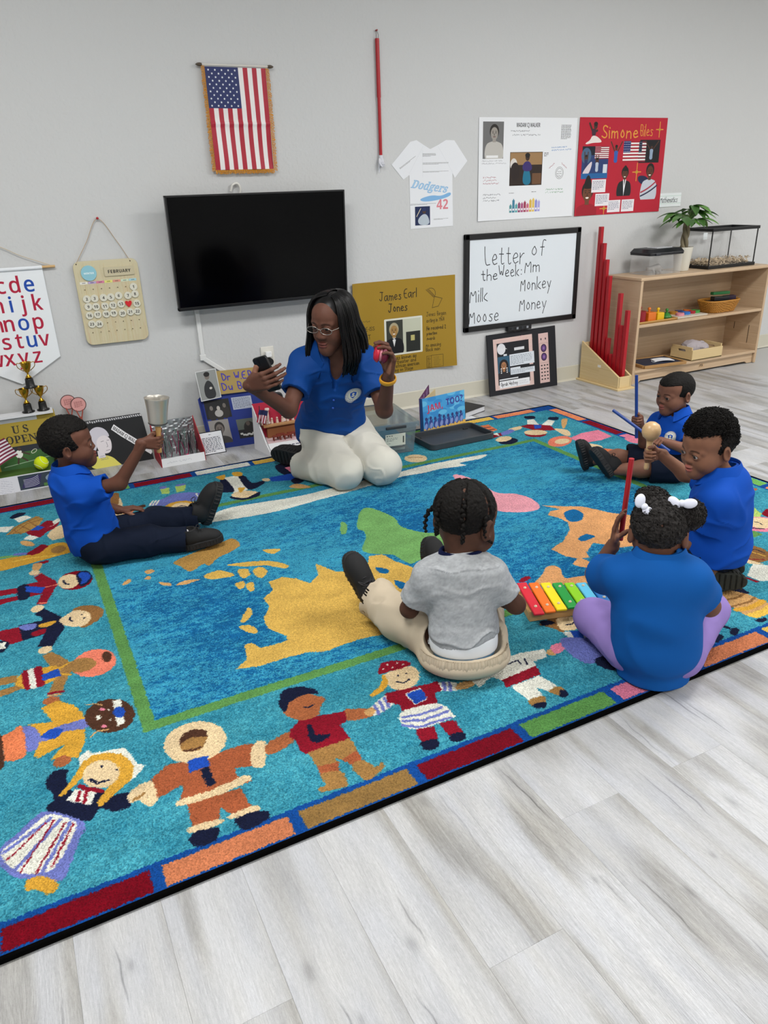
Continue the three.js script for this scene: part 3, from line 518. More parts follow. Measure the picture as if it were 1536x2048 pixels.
{
  const S = 2048 / (RUG.w * 1000), W = 2048, H = Math.round(RUG.d * 1000 * S);
  const g = canvas(W, H, (c) => {
    c.scale(S, S);
    c.fillStyle = '#388ba0'; c.fillRect(0, 0, 3400, 2500);
    // border blocks: blue ground, coloured bricks
    c.fillStyle = '#10468f'; c.fillRect(0, 0, 3400, 86); c.fillRect(0, 2350, 3400, 100); c.fillRect(0, 0, 86, 2500); c.fillRect(3247, 0, 100, 2500);
    const cyc = ['#e0885c', '#7c0a1e', '#6aa656', '#dd7f98', '#e3bd55', '#dcdcd2', '#a8844c'];
    const front = ['#e3bd55', '#6f0618', '#c27651', '#8a6b3d', '#700a1c', '#568a48', '#c7708a', '#c27651', '#cdaa50', '#6f0618', '#568a48'];
    for (let k = -1; k < 11; k++) { c.fillStyle = front[(k + 11) % 11]; c.fillRect(158 + (k - 1) * 302, 2364, 276, 56); }
    const back = ['#7c0a1e', '#7c0a1e', '#6aa656', '#7c0a1e', '#dcdcd2', '#d2ac4a', '#7c0a1e', '#dd8356', '#6aa656', '#e3bd55', '#e0885c'];
    for (let k = 0; k < 11; k++) { c.fillStyle = back[k]; c.fillRect(195 + (k - 1) * 300, 18, k < 1 ? 280 : 276, 58); }
    const right = ['#e0885c', '#7c0a1e', '#dd7f98', '#e3bd55', '#6aa656', '#dd8356', '#7c0a1e', '#e3bd55'];
    for (let k = 0; k < 8; k++) { c.fillStyle = right[k]; c.fillRect(3258, 92 + k * 302, 58, 276); c.fillRect(18, 92 + k * 302, 58, 276); }
    // green frame and the two-tone sea inside it
    c.fillStyle = '#598c4b'; c.fillRect(504, 495, 2340, 1425);
    c.fillStyle = '#1584c0'; c.fillRect(540, 531, 2268, 1353);
    for (const [dye, k, q] of RUG_ART) {
      c.beginPath();
      const n = q.length / 2, P = (i) => [q[2 * ((i + n) % n)], q[2 * ((i + n) % n) + 1]];
      if (k === 1 && n < 24) { c.moveTo(...P(0)); for (let i = 0; i < n; i++) { const z = P(i - 1), a = P(i), b = P(i + 1), e = P(i + 2); c.bezierCurveTo(a[0] + (b[0] - z[0]) / 6.5, a[1] + (b[1] - z[1]) / 6.5, b[0] - (e[0] - a[0]) / 6.5, b[1] - (e[1] - a[1]) / 6.5, b[0], b[1]); } c.closePath(); } else for (let i = 0; i < n; i++) i ? c.lineTo(...P(i)) : c.moveTo(...P(i));
      if (k > 1) { c.strokeStyle = RUG_DYE[dye]; c.lineWidth = k - 1; c.lineCap = 'round'; c.lineJoin = 'round'; c.stroke(); } else { c.closePath(); c.fillStyle = RUG_DYE[dye]; c.fill(); }
    }
  });
  const src = g.getContext('2d').getImageData(0, 0, W, H).data, out = new Uint8Array(W * H * 4), bump = new Uint8Array(W * H * 4);
  const near = (i, r, g2, b2) => Math.abs(src[i] - r) + Math.abs(src[i + 1] - g2) + Math.abs(src[i + 2] - b2) < 16, isSea = (i) => near(i, 0x15, 0x84, 0xc0);
  const isTeal = (i) => near(i, 0x38, 0x8b, 0xa0);
  for (let y = 0; y < H; y++) for (let x = 0; x < W; x++) {
    const wx = x + (hash3(x >> 1, y >> 1, 1) - 0.5) * 2.6 + noise3(x / 6, y / 6, 3) * 1.1, wy = y + (hash3(x >> 1, y >> 1, 2) - 0.5) * 2.6 + noise3(x / 6, y / 6, 9) * 1.1;
    const sx = clamp(Math.round(wx), 0, W - 1), sy = clamp(Math.round(wy), 0, H - 1), j = (sy * W + sx) * 4, i = (y * W + x) * 4;
    let r = src[j], gg = src[j + 1], b = src[j + 2];
    const tuft = hash3(x, y, 4), tuft2 = hash3(x >> 1, y >> 1, 5), f = 0.94 + (tuft - 0.5) * 0.24 + (tuft2 - 0.5) * 0.15 + noise3(x / 40, y / 25, 21) * 0.05;
    if (isSea(j)) { // dark and light blue yarns mixed, in streaks
      const mm = noise3(x / 260, y / 190, 31) * 0.75 + noise3(x / 30, y / 14, 33) * 0.3 + noise3(x / 8, y / 4, 35) * 0.55 + (tuft2 - 0.5) * 0.9;
      const t = sstep(-0.7, 0.7, mm + 0.12); r = mix(16, 58, t); gg = mix(90, 148, t); b = mix(142, 178, t);
    } else if (isTeal(j)) { const t = noise3(x / 60, y / 40, 37) * 0.5 + (tuft2 - 0.5) * 1.4 + noise3(x / 6, y / 5, 39) * 0.6; r += t * 16; gg += t * 18; b += t * 14; }
    out[i] = clamp(r * f, 0, 255); out[i + 1] = clamp(gg * f, 0, 255); out[i + 2] = clamp(b * f, 0, 255); out[i + 3] = 255;
    bump[i] = bump[i + 1] = bump[i + 2] = 255 * clamp(0.5 + (tuft - 0.5) * 0.5 + (tuft2 - 0.5) * 0.5 + noise3(x / 5, y / 5, 50) * 0.2); bump[i + 3] = 255;
  }
  const T = (a, s) => { const t = new THREE.DataTexture(a, W, H); t.flipY = true; t.magFilter = THREE.LinearFilter; t.colorSpace = s ? THREE.SRGBColorSpace : THREE.NoColorSpace; t.needsUpdate = true; return t; };
  const pileMat = new THREE.MeshPhysicalMaterial({ map: T(out, true), roughness: 1, bumpMap: T(bump, false), bumpScale: 0.004, sheen: 0.25, sheenRoughness: 0.6, specularIntensity: 0.2 });
  const rug = thing('play_rug', 'large blue rug with a world map and children holding hands', 'rug', [RUG.x0 + RUG.w / 2, 0, RUG.z0 + RUG.d / 2]);
  const pile = new THREE.BoxGeometry(RUG.w - 0.018, RUG.top - 0.001, RUG.d - 0.018, 120, 1, 90); pile.translate(0, RUG.top / 2, 0);
  const p = pile.attributes.position, uv = pile.attributes.uv;
  for (let i = 0; i < p.count; i++) { uv.setXY(i, p.getX(i) / RUG.w + 0.5, 0.5 - p.getZ(i) / RUG.d); if (p.getY(i) > 0.008) p.setY(i, p.getY(i) + 0.0012 * noise3(p.getX(i) * 5, 0, p.getZ(i) * 5)); }
  pile.computeVertexNormals();
  part(rug, 'pile', pile, pileMat);
  const bind = phys({ color: 0x030303, roughness: 1, specularIntensity: 0.1 }), r = 0.0075, a = RUG.w / 2 - 0.012, b = RUG.d / 2 - 0.012;
  const edge = new THREE.Shape(roundRect(2 * a + 0.024, 2 * b + 0.024, 0.02).getPoints(6)); edge.holes.push(new THREE.Path(roundRect(2 * a + 0.001, 2 * b + 0.001, 0.012).getPoints(6)));
  const eg = slab(edge, 0.006, 0.0035, 6); eg.rotateX(-Math.PI / 2); eg.translate(0, 0.004, 0);
  part(rug, 'edge_binding', eg, bind);
}
// ---------------------------------------------------------------- soft bodies: distance fields joined smoothly and meshed
const A3 = (v) => (v.isVector3 ? [v.x, v.y, v.z] : v);
function cone(a, b, ra, rb) {
  const [ax, ay, az] = A3(a), [bx, by, bz] = A3(b), dx = bx - ax, dy = by - ay, dz = bz - az, L = 1 / (dx * dx + dy * dy + dz * dz + 1e-12);
  return (x, y, z) => { const px = x - ax, py = y - ay, pz = z - az; let t = (px * dx + py * dy + pz * dz) * L; t = t < 0 ? 0 : t > 1 ? 1 : t; const ex = px - dx * t, ey = py - dy * t, ez = pz - dz * t; return Math.sqrt(ex * ex + ey * ey + ez * ez) - ra - (rb - ra) * t; };
}
const sph = (c, r) => { const [cx, cy, cz] = A3(c); return (x, y, z) => Math.sqrt((x - cx) ** 2 + (y - cy) ** 2 + (z - cz) ** 2) - r; };
function egg(c, r, B) {                       // ellipsoid, B = {x, y, z} axes
  const [cx, cy, cz] = A3(c), [rx, ry, rz] = r;
  const f = (x, y, z) => { const a = x / rx, b = y / ry, q = z / rz, k0 = Math.sqrt(a * a + b * b + q * q), k1 = Math.sqrt((a / rx) ** 2 + (b / ry) ** 2 + (q / rz) ** 2); return k1 < 1e-9 ? -Math.min(rx, ry, rz) : k0 * (k0 - 1) / k1; };
  if (!B) return (x, y, z) => f(x - cx, y - cy, z - cz);
  const X = A3(B.x), Y = A3(B.y), Z = A3(B.z);
  return (x, y, z) => { const p = x - cx, q = y - cy, s = z - cz; return f(p * X[0] + q * X[1] + s * X[2], p * Y[0] + q * Y[1] + s * Y[2], p * Z[0] + q * Z[1] + s * Z[2]); };
}
const plane = (p, n) => { const [px, py, pz] = A3(p), [nx, ny, nz] = A3(n); return (x, y, z) => (x - px) * nx + (y - py) * ny + (z - pz) * nz; };   // positive on the side n points to
const smin = (a, b, k) => { const h = Math.max(k - Math.abs(a - b), 0) / k; return Math.min(a, b) - h * h * k * 0.25; };
const join = (k, ...fs) => (x, y, z) => { let d = fs[0](x, y, z); for (let i = 1; i < fs.length; i++) d = smin(d, fs[i](x, y, z), k); return d; };
const carve = (f, k, ...fs) => (x, y, z) => { let d = f(x, y, z); for (const g of fs) d = -smin(-d, g(x, y, z), k); return d; };
const keep = (f, k, ...ps) => (x, y, z) => { let d = f(x, y, z); for (const g of ps) d = -smin(-d, -g(x, y, z), k); return d; };  // keep where g < 0
const grow = (f, r) => (x, y, z) => f(x, y, z) - r;
const bumpy = (f, fn) => (x, y, z) => { const d = f(x, y, z); return d > 0.06 || d < -0.06 ? d : d - fn(x, y, z); };
function basis(fwd, up = V(0, 1, 0)) { const z = fwd.clone().normalize(), x = up.clone().cross(z).normalize(), y = z.clone().cross(x).normalize(); return { x, y, z }; }
const at = (o, B, x, y, z) => V(o.x, o.y, o.z).addScaledVector(B.x, x).addScaledVector(B.y, y).addScaledVector(B.z, z);
function local(f, o, B, s = 1) {              // a field written in its own frame, placed at o with axes B and scale s
  const X = A3(B.x), Y = A3(B.y), Z = A3(B.z), i = 1 / s;
  return (x, y, z) => { const p = (x - o.x) * i, q = (y - o.y) * i, r = (z - o.z) * i; return s * f(p * X[0] + q * X[1] + r * X[2], p * Y[0] + q * Y[1] + r * Y[2], p * Z[0] + q * Z[1] + r * Z[2]); };
}
function skinMesh(f, lo, hi, cell, paint) {   // dual contouring of f = 0 with vertices pulled onto the surface
  const n = [0, 1, 2].map((i) => Math.ceil((hi[i] - lo[i]) / cell) + 1), [nx, ny, nz] = n, sx = 1, sy = nx, sz = nx * ny;
  const G = new Float32Array(nx * ny * nz).fill(NaN), BL = 6, reach = cell * BL * 0.5 * Math.sqrt(3) * 1.35 + cell;
  for (let bz = 0; bz < nz; bz += BL) for (let by = 0; by < ny; by += BL) for (let bx = 0; bx < nx; bx += BL) {
    const d = f(lo[0] + (bx + BL / 2) * cell, lo[1] + (by + BL / 2) * cell, lo[2] + (bz + BL / 2) * cell), far = Math.abs(d) > reach;
    const ex = Math.min(nx - 1, bx + BL - 1), ey = Math.min(ny - 1, by + BL - 1), ez = Math.min(nz - 1, bz + BL - 1);
    for (let z = bz; z <= ez; z++) for (let y = by; y <= ey; y++) for (let x = bx; x <= ex; x++) G[x + y * sy + z * sz] = far ? d : f(lo[0] + x * cell, lo[1] + y * cell, lo[2] + z * cell);
  }
  const id = new Int32Array(nx * ny * nz).fill(-1), pos = [], nor = [], idx = [], e = cell * 0.35;
  const corner = [0, 1, sy, sy + 1, sz, sz + 1, sz + sy, sz + sy + 1], edges = [[0, 1], [2, 3], [4, 5], [6, 7], [0, 2], [1, 3], [4, 6], [5, 7], [0, 4], [1, 5], [2, 6], [3, 7]];
  for (let z = 0; z < nz - 1; z++) for (let y = 0; y < ny - 1; y++) for (let x = 0; x < nx - 1; x++) {
    const o = x + y * sy + z * sz; let m = 0;
    for (let i = 0; i < 8; i++) if (G[o + corner[i]] < 0) m |= 1 << i;
    if (m === 0 || m === 255) continue;
    let px = 0, py = 0, pz = 0, c = 0;
    for (const [i, j] of edges) { const a = G[o + corner[i]], b = G[o + corner[j]]; if ((a < 0) === (b < 0)) continue; const t = a / (a - b); px += mix(i & 1, j & 1, t); py += mix((i >> 1) & 1, (j >> 1) & 1, t); pz += mix(i >> 2, j >> 2, t); c++; }
    let X = lo[0] + (x + px / c) * cell, Y = lo[1] + (y + py / c) * cell, Z = lo[2] + (z + pz / c) * cell, gx, gy, gz;
    for (let k = 0; k < 2; k++) {
      const d = f(X, Y, Z); gx = (f(X + e, Y, Z) - f(X - e, Y, Z)) / (2 * e); gy = (f(X, Y + e, Z) - f(X, Y - e, Z)) / (2 * e); gz = (f(X, Y, Z + e) - f(X, Y, Z - e)) / (2 * e);
      const L = gx * gx + gy * gy + gz * gz + 1e-9; if (k === 1) break; const s = clamp(d / L, -cell * 0.5, cell * 0.5); X -= gx * s; Y -= gy * s; Z -= gz * s;
    }
    const L = Math.hypot(gx, gy, gz) || 1; id[o] = pos.length / 3; pos.push(X, Y, Z); nor.push(gx / L, gy / L, gz / L);
  }
  const quad = (a, b, c, d, flip) => { if (a < 0 || b < 0 || c < 0 || d < 0) return; flip ? idx.push(a, c, b, a, d, c) : idx.push(a, b, c, a, c, d); };
  for (let z = 1; z < nz - 1; z++) for (let y = 1; y < ny - 1; y++) for (let x = 1; x < nx - 1; x++) {
    const o = x + y * sy + z * sz, s = G[o] < 0;
    if (s !== G[o + 1] < 0) quad(id[o - sy - sz], id[o - sz], id[o], id[o - sy], !s);
    if (s !== G[o + sy] < 0) quad(id[o - 1 - sz], id[o - 1], id[o], id[o - sz], !s);
    if (s !== G[o + sz] < 0) quad(id[o - 1 - sy], id[o - sy], id[o], id[o - 1], !s);
  }
  const g = new THREE.BufferGeometry();
  g.setAttribute('position', new THREE.Float32BufferAttribute(pos, 3)); g.setAttribute('normal', new THREE.Float32BufferAttribute(nor, 3)); g.setIndex(idx);
  if (paint) { const col = []; for (let i = 0; i < pos.length; i += 3) col.push(...paint(pos[i], pos[i + 1], pos[i + 2])); g.setAttribute('color', new THREE.Float32BufferAttribute(col, 3)); }
  return g;
}
const around = (pts, pad) => { const lo = [1e9, 1e9, 1e9], hi = [-1e9, -1e9, -1e9]; for (const p of pts) A3(p).forEach((v, i) => { lo[i] = Math.min(lo[i], v - pad); hi[i] = Math.max(hi[i], v + pad); }); return [lo, hi]; };
const lin = (hex) => { const c = new THREE.Color(hex); return [c.r, c.g, c.b]; };
const lerp3 = (a, b, t) => [mix(a[0], b[0], t), mix(a[1], b[1], t), mix(a[2], b[2], t)];
// ---------------------------------------------------------------- people: one continuous skin, clothes and hair as its children
const skinMat = new THREE.MeshPhysicalMaterial({ vertexColors: true, roughness: 0.54, specularIntensity: 0.4 });
const EYE = (A) => -0.009 + 0.009 * A;
const eyeMat = new THREE.MeshStandardMaterial({ vertexColors: true, roughness: 0.12 });
// head frame: x to the person's left, y up, z out of the face, metres for a child's head 0.195 high
function headField(o) {
  const A = o.adult ? 1 : 0, ey = EYE(A), mo = -0.008 * A, w = 1 - 0.12 * A, er = 0.0168 - 0.001 * A;
  const skull = join(0.03, egg([0, 0.026, -0.012], [0.071 * w, 0.071, 0.083]), egg([0, 0.028, 0.026], [0.058 * w, 0.05, 0.053]), egg([0, -0.03 + mo * 0.5, 0.02], [0.054 * w, 0.062 - mo, 0.056]),
    ...[-1, 1].map((s) => sph([s * (0.036 - 0.002 * A) * w, -0.041 + mo * 0.3, 0.041], 0.0298 - 0.0065 * A)), ...[-1, 1].map((s) => cone([s * (0.039 + 0.003 * A) * w, -0.038, -0.002], [0, -0.079 + mo * 1.5, 0.05], 0.018 + 0.003 * A, 0.0165 + 0.002 * A)), sph([0, -0.08 + mo * 1.6, 0.056], 0.0165));
  let f = join(0.012, skull, ...[-1, 1].map((s) => cone([s * 0.012, 0.014 + ey, 0.074 + 0.002 * A], [s * 0.044 * w, 0.013 + ey, 0.059 + 0.001 * A], 0.007 + 0.001 * A, 0.007 + 0.001 * A)));
  f = carve(f, 0.014, ...[-1, 1].map((s) => sph([s * 0.0295 * w, ey - 0.001, 0.0895], 0.0132)));
  f = join(0.008, f, cone([0, ey + 0.004, 0.0745], [0, -0.0275 + mo * 0.4, 0.0815 + 0.0065 * A], 0.0062 + 0.0013 * A, 0.0084 + 0.0022 * A), ...[-1, 1].map((s) => sph([s * (0.0098 + 0.0017 * A), -0.0308 + mo * 0.4, 0.0775 + 0.004 * A], 0.0066 + 0.0019 * A)));
  const bow = (g) => (x, y, z) => g(x, y - 5 * x * x, z);
  f = join(0.006, f, bow(egg([0, -0.0535 + mo, 0.0785 - 0.001 * A], [0.0168 + 0.0027 * A, 0.0056, 0.0092 - 0.0007 * A])), bow(egg([0, -0.0638 + mo, 0.0768 - 0.0008 * A], [0.0145 + 0.002 * A, 0.0066 - 0.0006 * A, 0.0095 - 0.001 * A])));
  f = carve(f, 0.003, bow(egg([0, -0.0585 + mo, 0.091], [0.0155 + 0.0025 * A, o.open ? 0.0038 : 0.0012, 0.012])), ...[-1, 1].map((s) => sph([s * 0.0056, -0.0358 + mo * 0.4, 0.079 + 0.0055 * A], 0.0026)));
  const lids = [-1, 1].map((s) => carve(sph([s * 0.0295 * w, ey, 0.0655], er), 0.002, egg([s * 0.0295 * w, ey - (o.down ? 0.003 : 0.0004), 0.0835], [0.0138 - 0.001 * A, o.down ? 0.0042 : 0.0062, 0.0145])));
  f = join(0.004, f, ...lids);
  const ears = [-1, 1].map((s) => { const B = basis(V(s * 0.45, 0, 1)); return carve(egg([s * 0.073 * w, -0.012, -0.012], [0.0095, 0.0275, 0.0175], B), 0.004, egg([s * 0.0815 * w, -0.010, -0.006], [0.0065, 0.016, 0.0095], B)); });
  return join(0.006, f, ...ears);
}
function headPaint(o) {
  const base = lin(o.skin), lip = lin(o.lip ?? '#7a3f38'), dark = lin('#140d0a'), A = o.adult ? 1 : 0, ey = EYE(A), mo = -0.008 * A, w = 1 - 0.12 * A;
  return (x, y, z) => {
    let c = base.map((v) => v * (1 + 0.1 * noise3(x * 60, y * 60, z * 60)));
    const up = (x / (0.017 + 0.0025 * A)) ** 2 + ((y - 5 * x * x + 0.0588 - mo) / 0.0125) ** 2;
    if (z > 0.066 && up < 1.25) c = lerp3(c, lip, sstep(1.25, 0.85, up));
    const ax = Math.abs(x) - 0.029 * w, by = y - ey - 0.0195 + 0.0015 * A + ax * ax * 14 + ax * 0.1;
    if (z > 0.045 && Math.abs(ax) < 0.0175 && Math.abs(by) < 0.0042) c = lerp3(c, dark, 0.75 * sstep(0.0042, 0.0015, Math.abs(by)) * sstep(0.0175, 0.012, Math.abs(ax)));
    const rim = (ax / 0.0134) ** 2 + ((y - ey + (o.down ? 0.0026 : 0)) / (o.down ? 0.0052 : 0.0072)) ** 2;
    if (z > 0.062 && rim < 1.25 && y > ey - 0.002) c = lerp3(c, dark, 0.7 * sstep(1.25, 1.0, rim));
    return c;
  };
}
function eyeGeo(s, o, look) {                  // an eyeball with its iris painted where it looks
  const A = o.adult ? 1 : 0, w = 1 - 0.12 * A, g = new THREE.SphereGeometry(0.0154 - 0.001 * A, 26, 20), p = g.attributes.position, col = [], L = look.clone().normalize();
  for (let i = 0; i < p.count; i++) { const d = (p.getX(i) * L.x + p.getY(i) * L.y + p.getZ(i) * L.z) / (0.0154 - 0.001 * A); col.push(...(d > 0.95 ? [0.004, 0.003, 0.003] : d > 0.84 ? [0.03, 0.014, 0.008] : [0.4, 0.36, 0.33])); }
  g.setAttribute('color', new THREE.Float32BufferAttribute(col, 3));
  return g.translate(s * 0.0295 * w, EYE(A), 0.0655);
}
// hand frame: y from wrist to fingers, z out of the palm; side = +1 for a right hand (thumb on +x)
function handField(side, curl, o = {}) {
  const fs = [], fat = o.fat ?? 1, seg = [[0.044, 0.027, 0.02], [0.048, 0.03, 0.021], [0.044, 0.028, 0.021], [0.034, 0.021, 0.018]], xs = [0.03, 0.0105, -0.009, -0.0275];
  const palm = join(0.012, ...xs.map((x, i) => cone([side * x * 0.62, 0.012, 0], [side * x, 0.088 - 0.004 * Math.abs(i - 1.2), 0], 0.0155, 0.0105)), egg([side * 0.026, 0.035, 0.009], [0.014, 0.028, 0.012]), egg([side * -0.024, 0.035, 0.007], [0.012, 0.028, 0.01]));
  xs.forEach((x, i) => {
    let p = V(side * x, 0.088 - 0.004 * Math.abs(i - 1.2), 0), t = 0; const c = Array.isArray(curl[0]) ? curl[i] : curl, sp = (o.spread ?? 0.06) * (1.2 - i);
    seg[i].forEach((L, k) => { t += c[k]; const q = p.clone().add(V(side * sp * Math.cos(t) * L, Math.cos(t) * L, Math.sin(t) * L)), r0 = (0.0092 - k * 0.0011 - (i === 3 ? 0.001 : 0)) * fat; fs.push(cone(p, q, r0, r0 - 0.0009)); p = q; });
  });
  const th = o.thumb ?? [0.75, 0.75, 0.35], d1 = V(side * th[0], th[1], th[2]).normalize(), d2 = V(side * (th[3] ?? th[0] * 0.2), th[4] ?? 0.8, th[5] ?? th[2] + 0.35).normalize();
  const t0 = V(side * 0.026, 0.028, 0.008), t1 = t0.clone().addScaledVector(d1, 0.042), t2 = t1.clone().addScaledVector(d2, 0.03), t3 = t2.clone().addScaledVector(d2, 0.021);
  const thumb = join(0.006, cone(t0, t1, 0.0135 * fat, 0.0108 * fat), cone(t1, t2, 0.0105 * fat, 0.0098 * fat), cone(t2, t3, 0.0098 * fat, 0.0082 * fat));
  const fingers = (x, y, z) => { let m = 1e9; for (let i = 0; i < fs.length; i += 3) m = Math.min(m, smin(smin(fs[i](x, y, z), fs[i + 1](x, y, z), 0.005), fs[i + 2](x, y, z), 0.005)); return m; };
  return join(0.007, palm, fingers, thumb);
}
const GRIP = [1.25, 1.35, 0.75], HOLD = [0.85, 0.95, 0.6], REST = [0.35, 0.45, 0.3];
const gripAt = (s) => [0, 0.084 * s, 0.029 * s];  // where a gripped bar runs through the hand (along x)

function person(cfg) {
  const P = {}; for (const k in cfg.j) P[k] = V(...cfg.j[k]);
  const o = cfg.base, root = thing('person', cfg.label, 'person', o), rel = (g) => g.translate(-o[0], -o[1], -o[2]), sz = cfg.size, ad = cfg.adult;
  const HB = basis(V(...cfg.face), V(...(cfg.faceUp ?? [0, 1, 0]))), hs = cfg.headScale ?? 1;
  const TB = (() => { const up = P.neck.clone().sub(P.pelvis).normalize(), x = P.shL.clone().sub(P.shR); x.addScaledVector(up, -x.dot(up)).normalize(); return { x, y: up, z: x.clone().cross(up) }; })();
  const T = P.neck.distanceTo(P.pelvis), tw = cfg.torso;          // tw: [hip, waist, chest] half widths and depths
  const tor = (g) => join(0.05 * sz, egg(at(P.pelvis, TB, 0, 0.02 * T, 0), [tw[0][0] + g, 0.3 * T + g, tw[0][1] + g], TB), egg(at(P.pelvis, TB, 0, 0.38 * T, tw[1][2] ?? 0), [tw[1][0] + g, 0.34 * T + g, tw[1][1] + g], TB), egg(at(P.pelvis, TB, 0, 0.7 * T, 0), [tw[2][0] + g, 0.3 * T + g, tw[2][1] + g], TB),
    cone(at(P.neck, TB, 0, -0.05 * T, -0.01), P.shL, 0.04 * sz + g, 0.037 * sz + g), cone(at(P.neck, TB, 0, -0.05 * T, -0.01), P.shR, 0.04 * sz + g, 0.037 * sz + g));
  const R = cfg.limb ?? 1, ar = [0.033 * sz * R, 0.028 * sz * R, 0.02 * sz * R], lr = cfg.leg ?? [0.06 * sz, 0.045 * sz, 0.032 * sz];
  const arm = (s, g = 0) => join(0.02, cone(P['sh' + s], P['el' + s], ar[0] + g, ar[1] + g), cone(P['el' + s], P['wr' + s], ar[1] * 1.04 + g, ar[2] + g));
  const leg = (s, g = 0) => join(0.03, cone(P['hip' + s], P['kn' + s], lr[0] + g, lr[1] + g), cone(P['kn' + s], P['an' + s], lr[1] + g, lr[2] + g));
  const neckTop = at(P.head, HB, 0, -0.05 * hs, -0.018 * hs), nr = (cfg.neckR ?? 0.036) * sz;
  const neck = cone(at(P.neck, TB, 0, -0.02, 0), neckTop, nr * 1.12, nr);
  const bodyF = join(0.02, tor(-0.006), neck, arm('L'), arm('R'), leg('L', -0.004), leg('R', -0.004));
  const onFloor = plane([0, 0.0135, 0], [0, -1, 0]); const tone = lin(cfg.skin), bodyPaint = (x, y, z) => tone.map((v) => v * (1 + 0.08 * noise3(x * 40, y * 40, z * 40)));
  const all = Object.values(P), geos = [];
  geos.push(skinMesh(keep(bodyF, 0.006, onFloor), ...around(all, 0.13 * sz), ad ? 0.009 : 0.007, bodyPaint));
  // head
  const hf = join(0.02 * hs, local(headField(cfg), P.head, HB, hs), neck), hpaint = headPaint(cfg), toH = (x, y, z) => { const d = V(x, y, z).sub(P.head).divideScalar(hs); return [d.dot(HB.x), d.dot(HB.y), d.dot(HB.z)]; };
  geos.push(skinMesh(keep(hf, 0.004, plane(at(P.head, HB, 0, -0.125 * hs, 0), A3(HB.y.clone().negate()))), ...around([P.head], 0.135 * hs), 0.0026 * hs, (x, y, z) => hpaint(...toH(x, y, z))));
  // hands
  for (const s of ['L', 'R']) {
    const h = cfg['hand' + s]; if (!h) continue;
    const B = h.B, side = s === 'R' ? 1 : -1, f0 = local(handField(side, h.curl, { fat: ad ? 1 : 1.15, ...h }), P['wr' + s], B, h.s);
    const f = join(0.012, f0, cone(at(P['wr' + s], B, 0, -0.01, 0), P['el' + s].clone().lerp(P['wr' + s], 0.75), ar[2] * 0.98, ar[2] * 1.02));
    const palmTone = lerp3(tone, lin('#a97860'), 0.55);
    geos.push(skinMesh(f, ...around([at(P['wr' + s], B, 0, 0.07 * h.s, 0.03 * h.s)], 0.13 * h.s + 0.01), ad ? 0.0032 : 0.0024, (x, y, z) => { const d = V(x, y, z).sub(P['wr' + s]); const q = d.dot(B.z) / h.s, t = d.dot(B.y) / h.s; return lerp3(bodyPaint(x, y, z), palmTone, t > 0.02 && q > 0.009 && q < 0.03 && t < 0.09 ? 0.8 : 0); }));
  }
  const body = part(root, 'body', rel(mergeGeometries(geos)), skinMat);
  for (const s of [-1, 1]) { const g = eyeGeo(s, cfg, V(...(cfg.look ?? [0, 0, 1]))); g.scale(hs, hs, hs); g.applyMatrix4(new THREE.Matrix4().makeBasis(HB.x, HB.y, HB.z).setPosition(P.head)); part(root, 'eye', rel(g), eyeMat); }
  return { root, P, TB, HB, hs, T, tor, arm, leg, neck, neckTop, nr, rel, ar, lr, sz, cfg, body };
}
const cloth = (color, rough = 0.85, extra = {}) => new THREE.MeshPhysicalMaterial({ color, roughness: rough, sheen: 0.3, sheenRoughness: 0.5, specularIntensity: 0.3, ...extra });
function folds(amp, scale, seed, stretch = [1, 1, 1]) {
  return (x, y, z) => {
    const wx = x + 0.03 * noise3(x * 14 + seed, y * 14, z * 14), wy = y + 0.03 * noise3(x * 14, y * 14 + seed, z * 14 + 5);
    const n = noise3(wx * scale * stretch[0] + seed, wy * scale * stretch[1], z * scale * stretch[2]), m = noise3(wx * scale * 1.7 * stretch[0] + 9 + seed, wy * scale * 1.7 * stretch[1], z * scale * 1.7 * stretch[2]);
    return amp * (Math.exp(-n * n * 22) * 0.85 + 0.5 * Math.exp(-m * m * 26) - 0.3 + 0.3 * noise3(x * 7 + seed, y * 7, z * 7));
  };
}
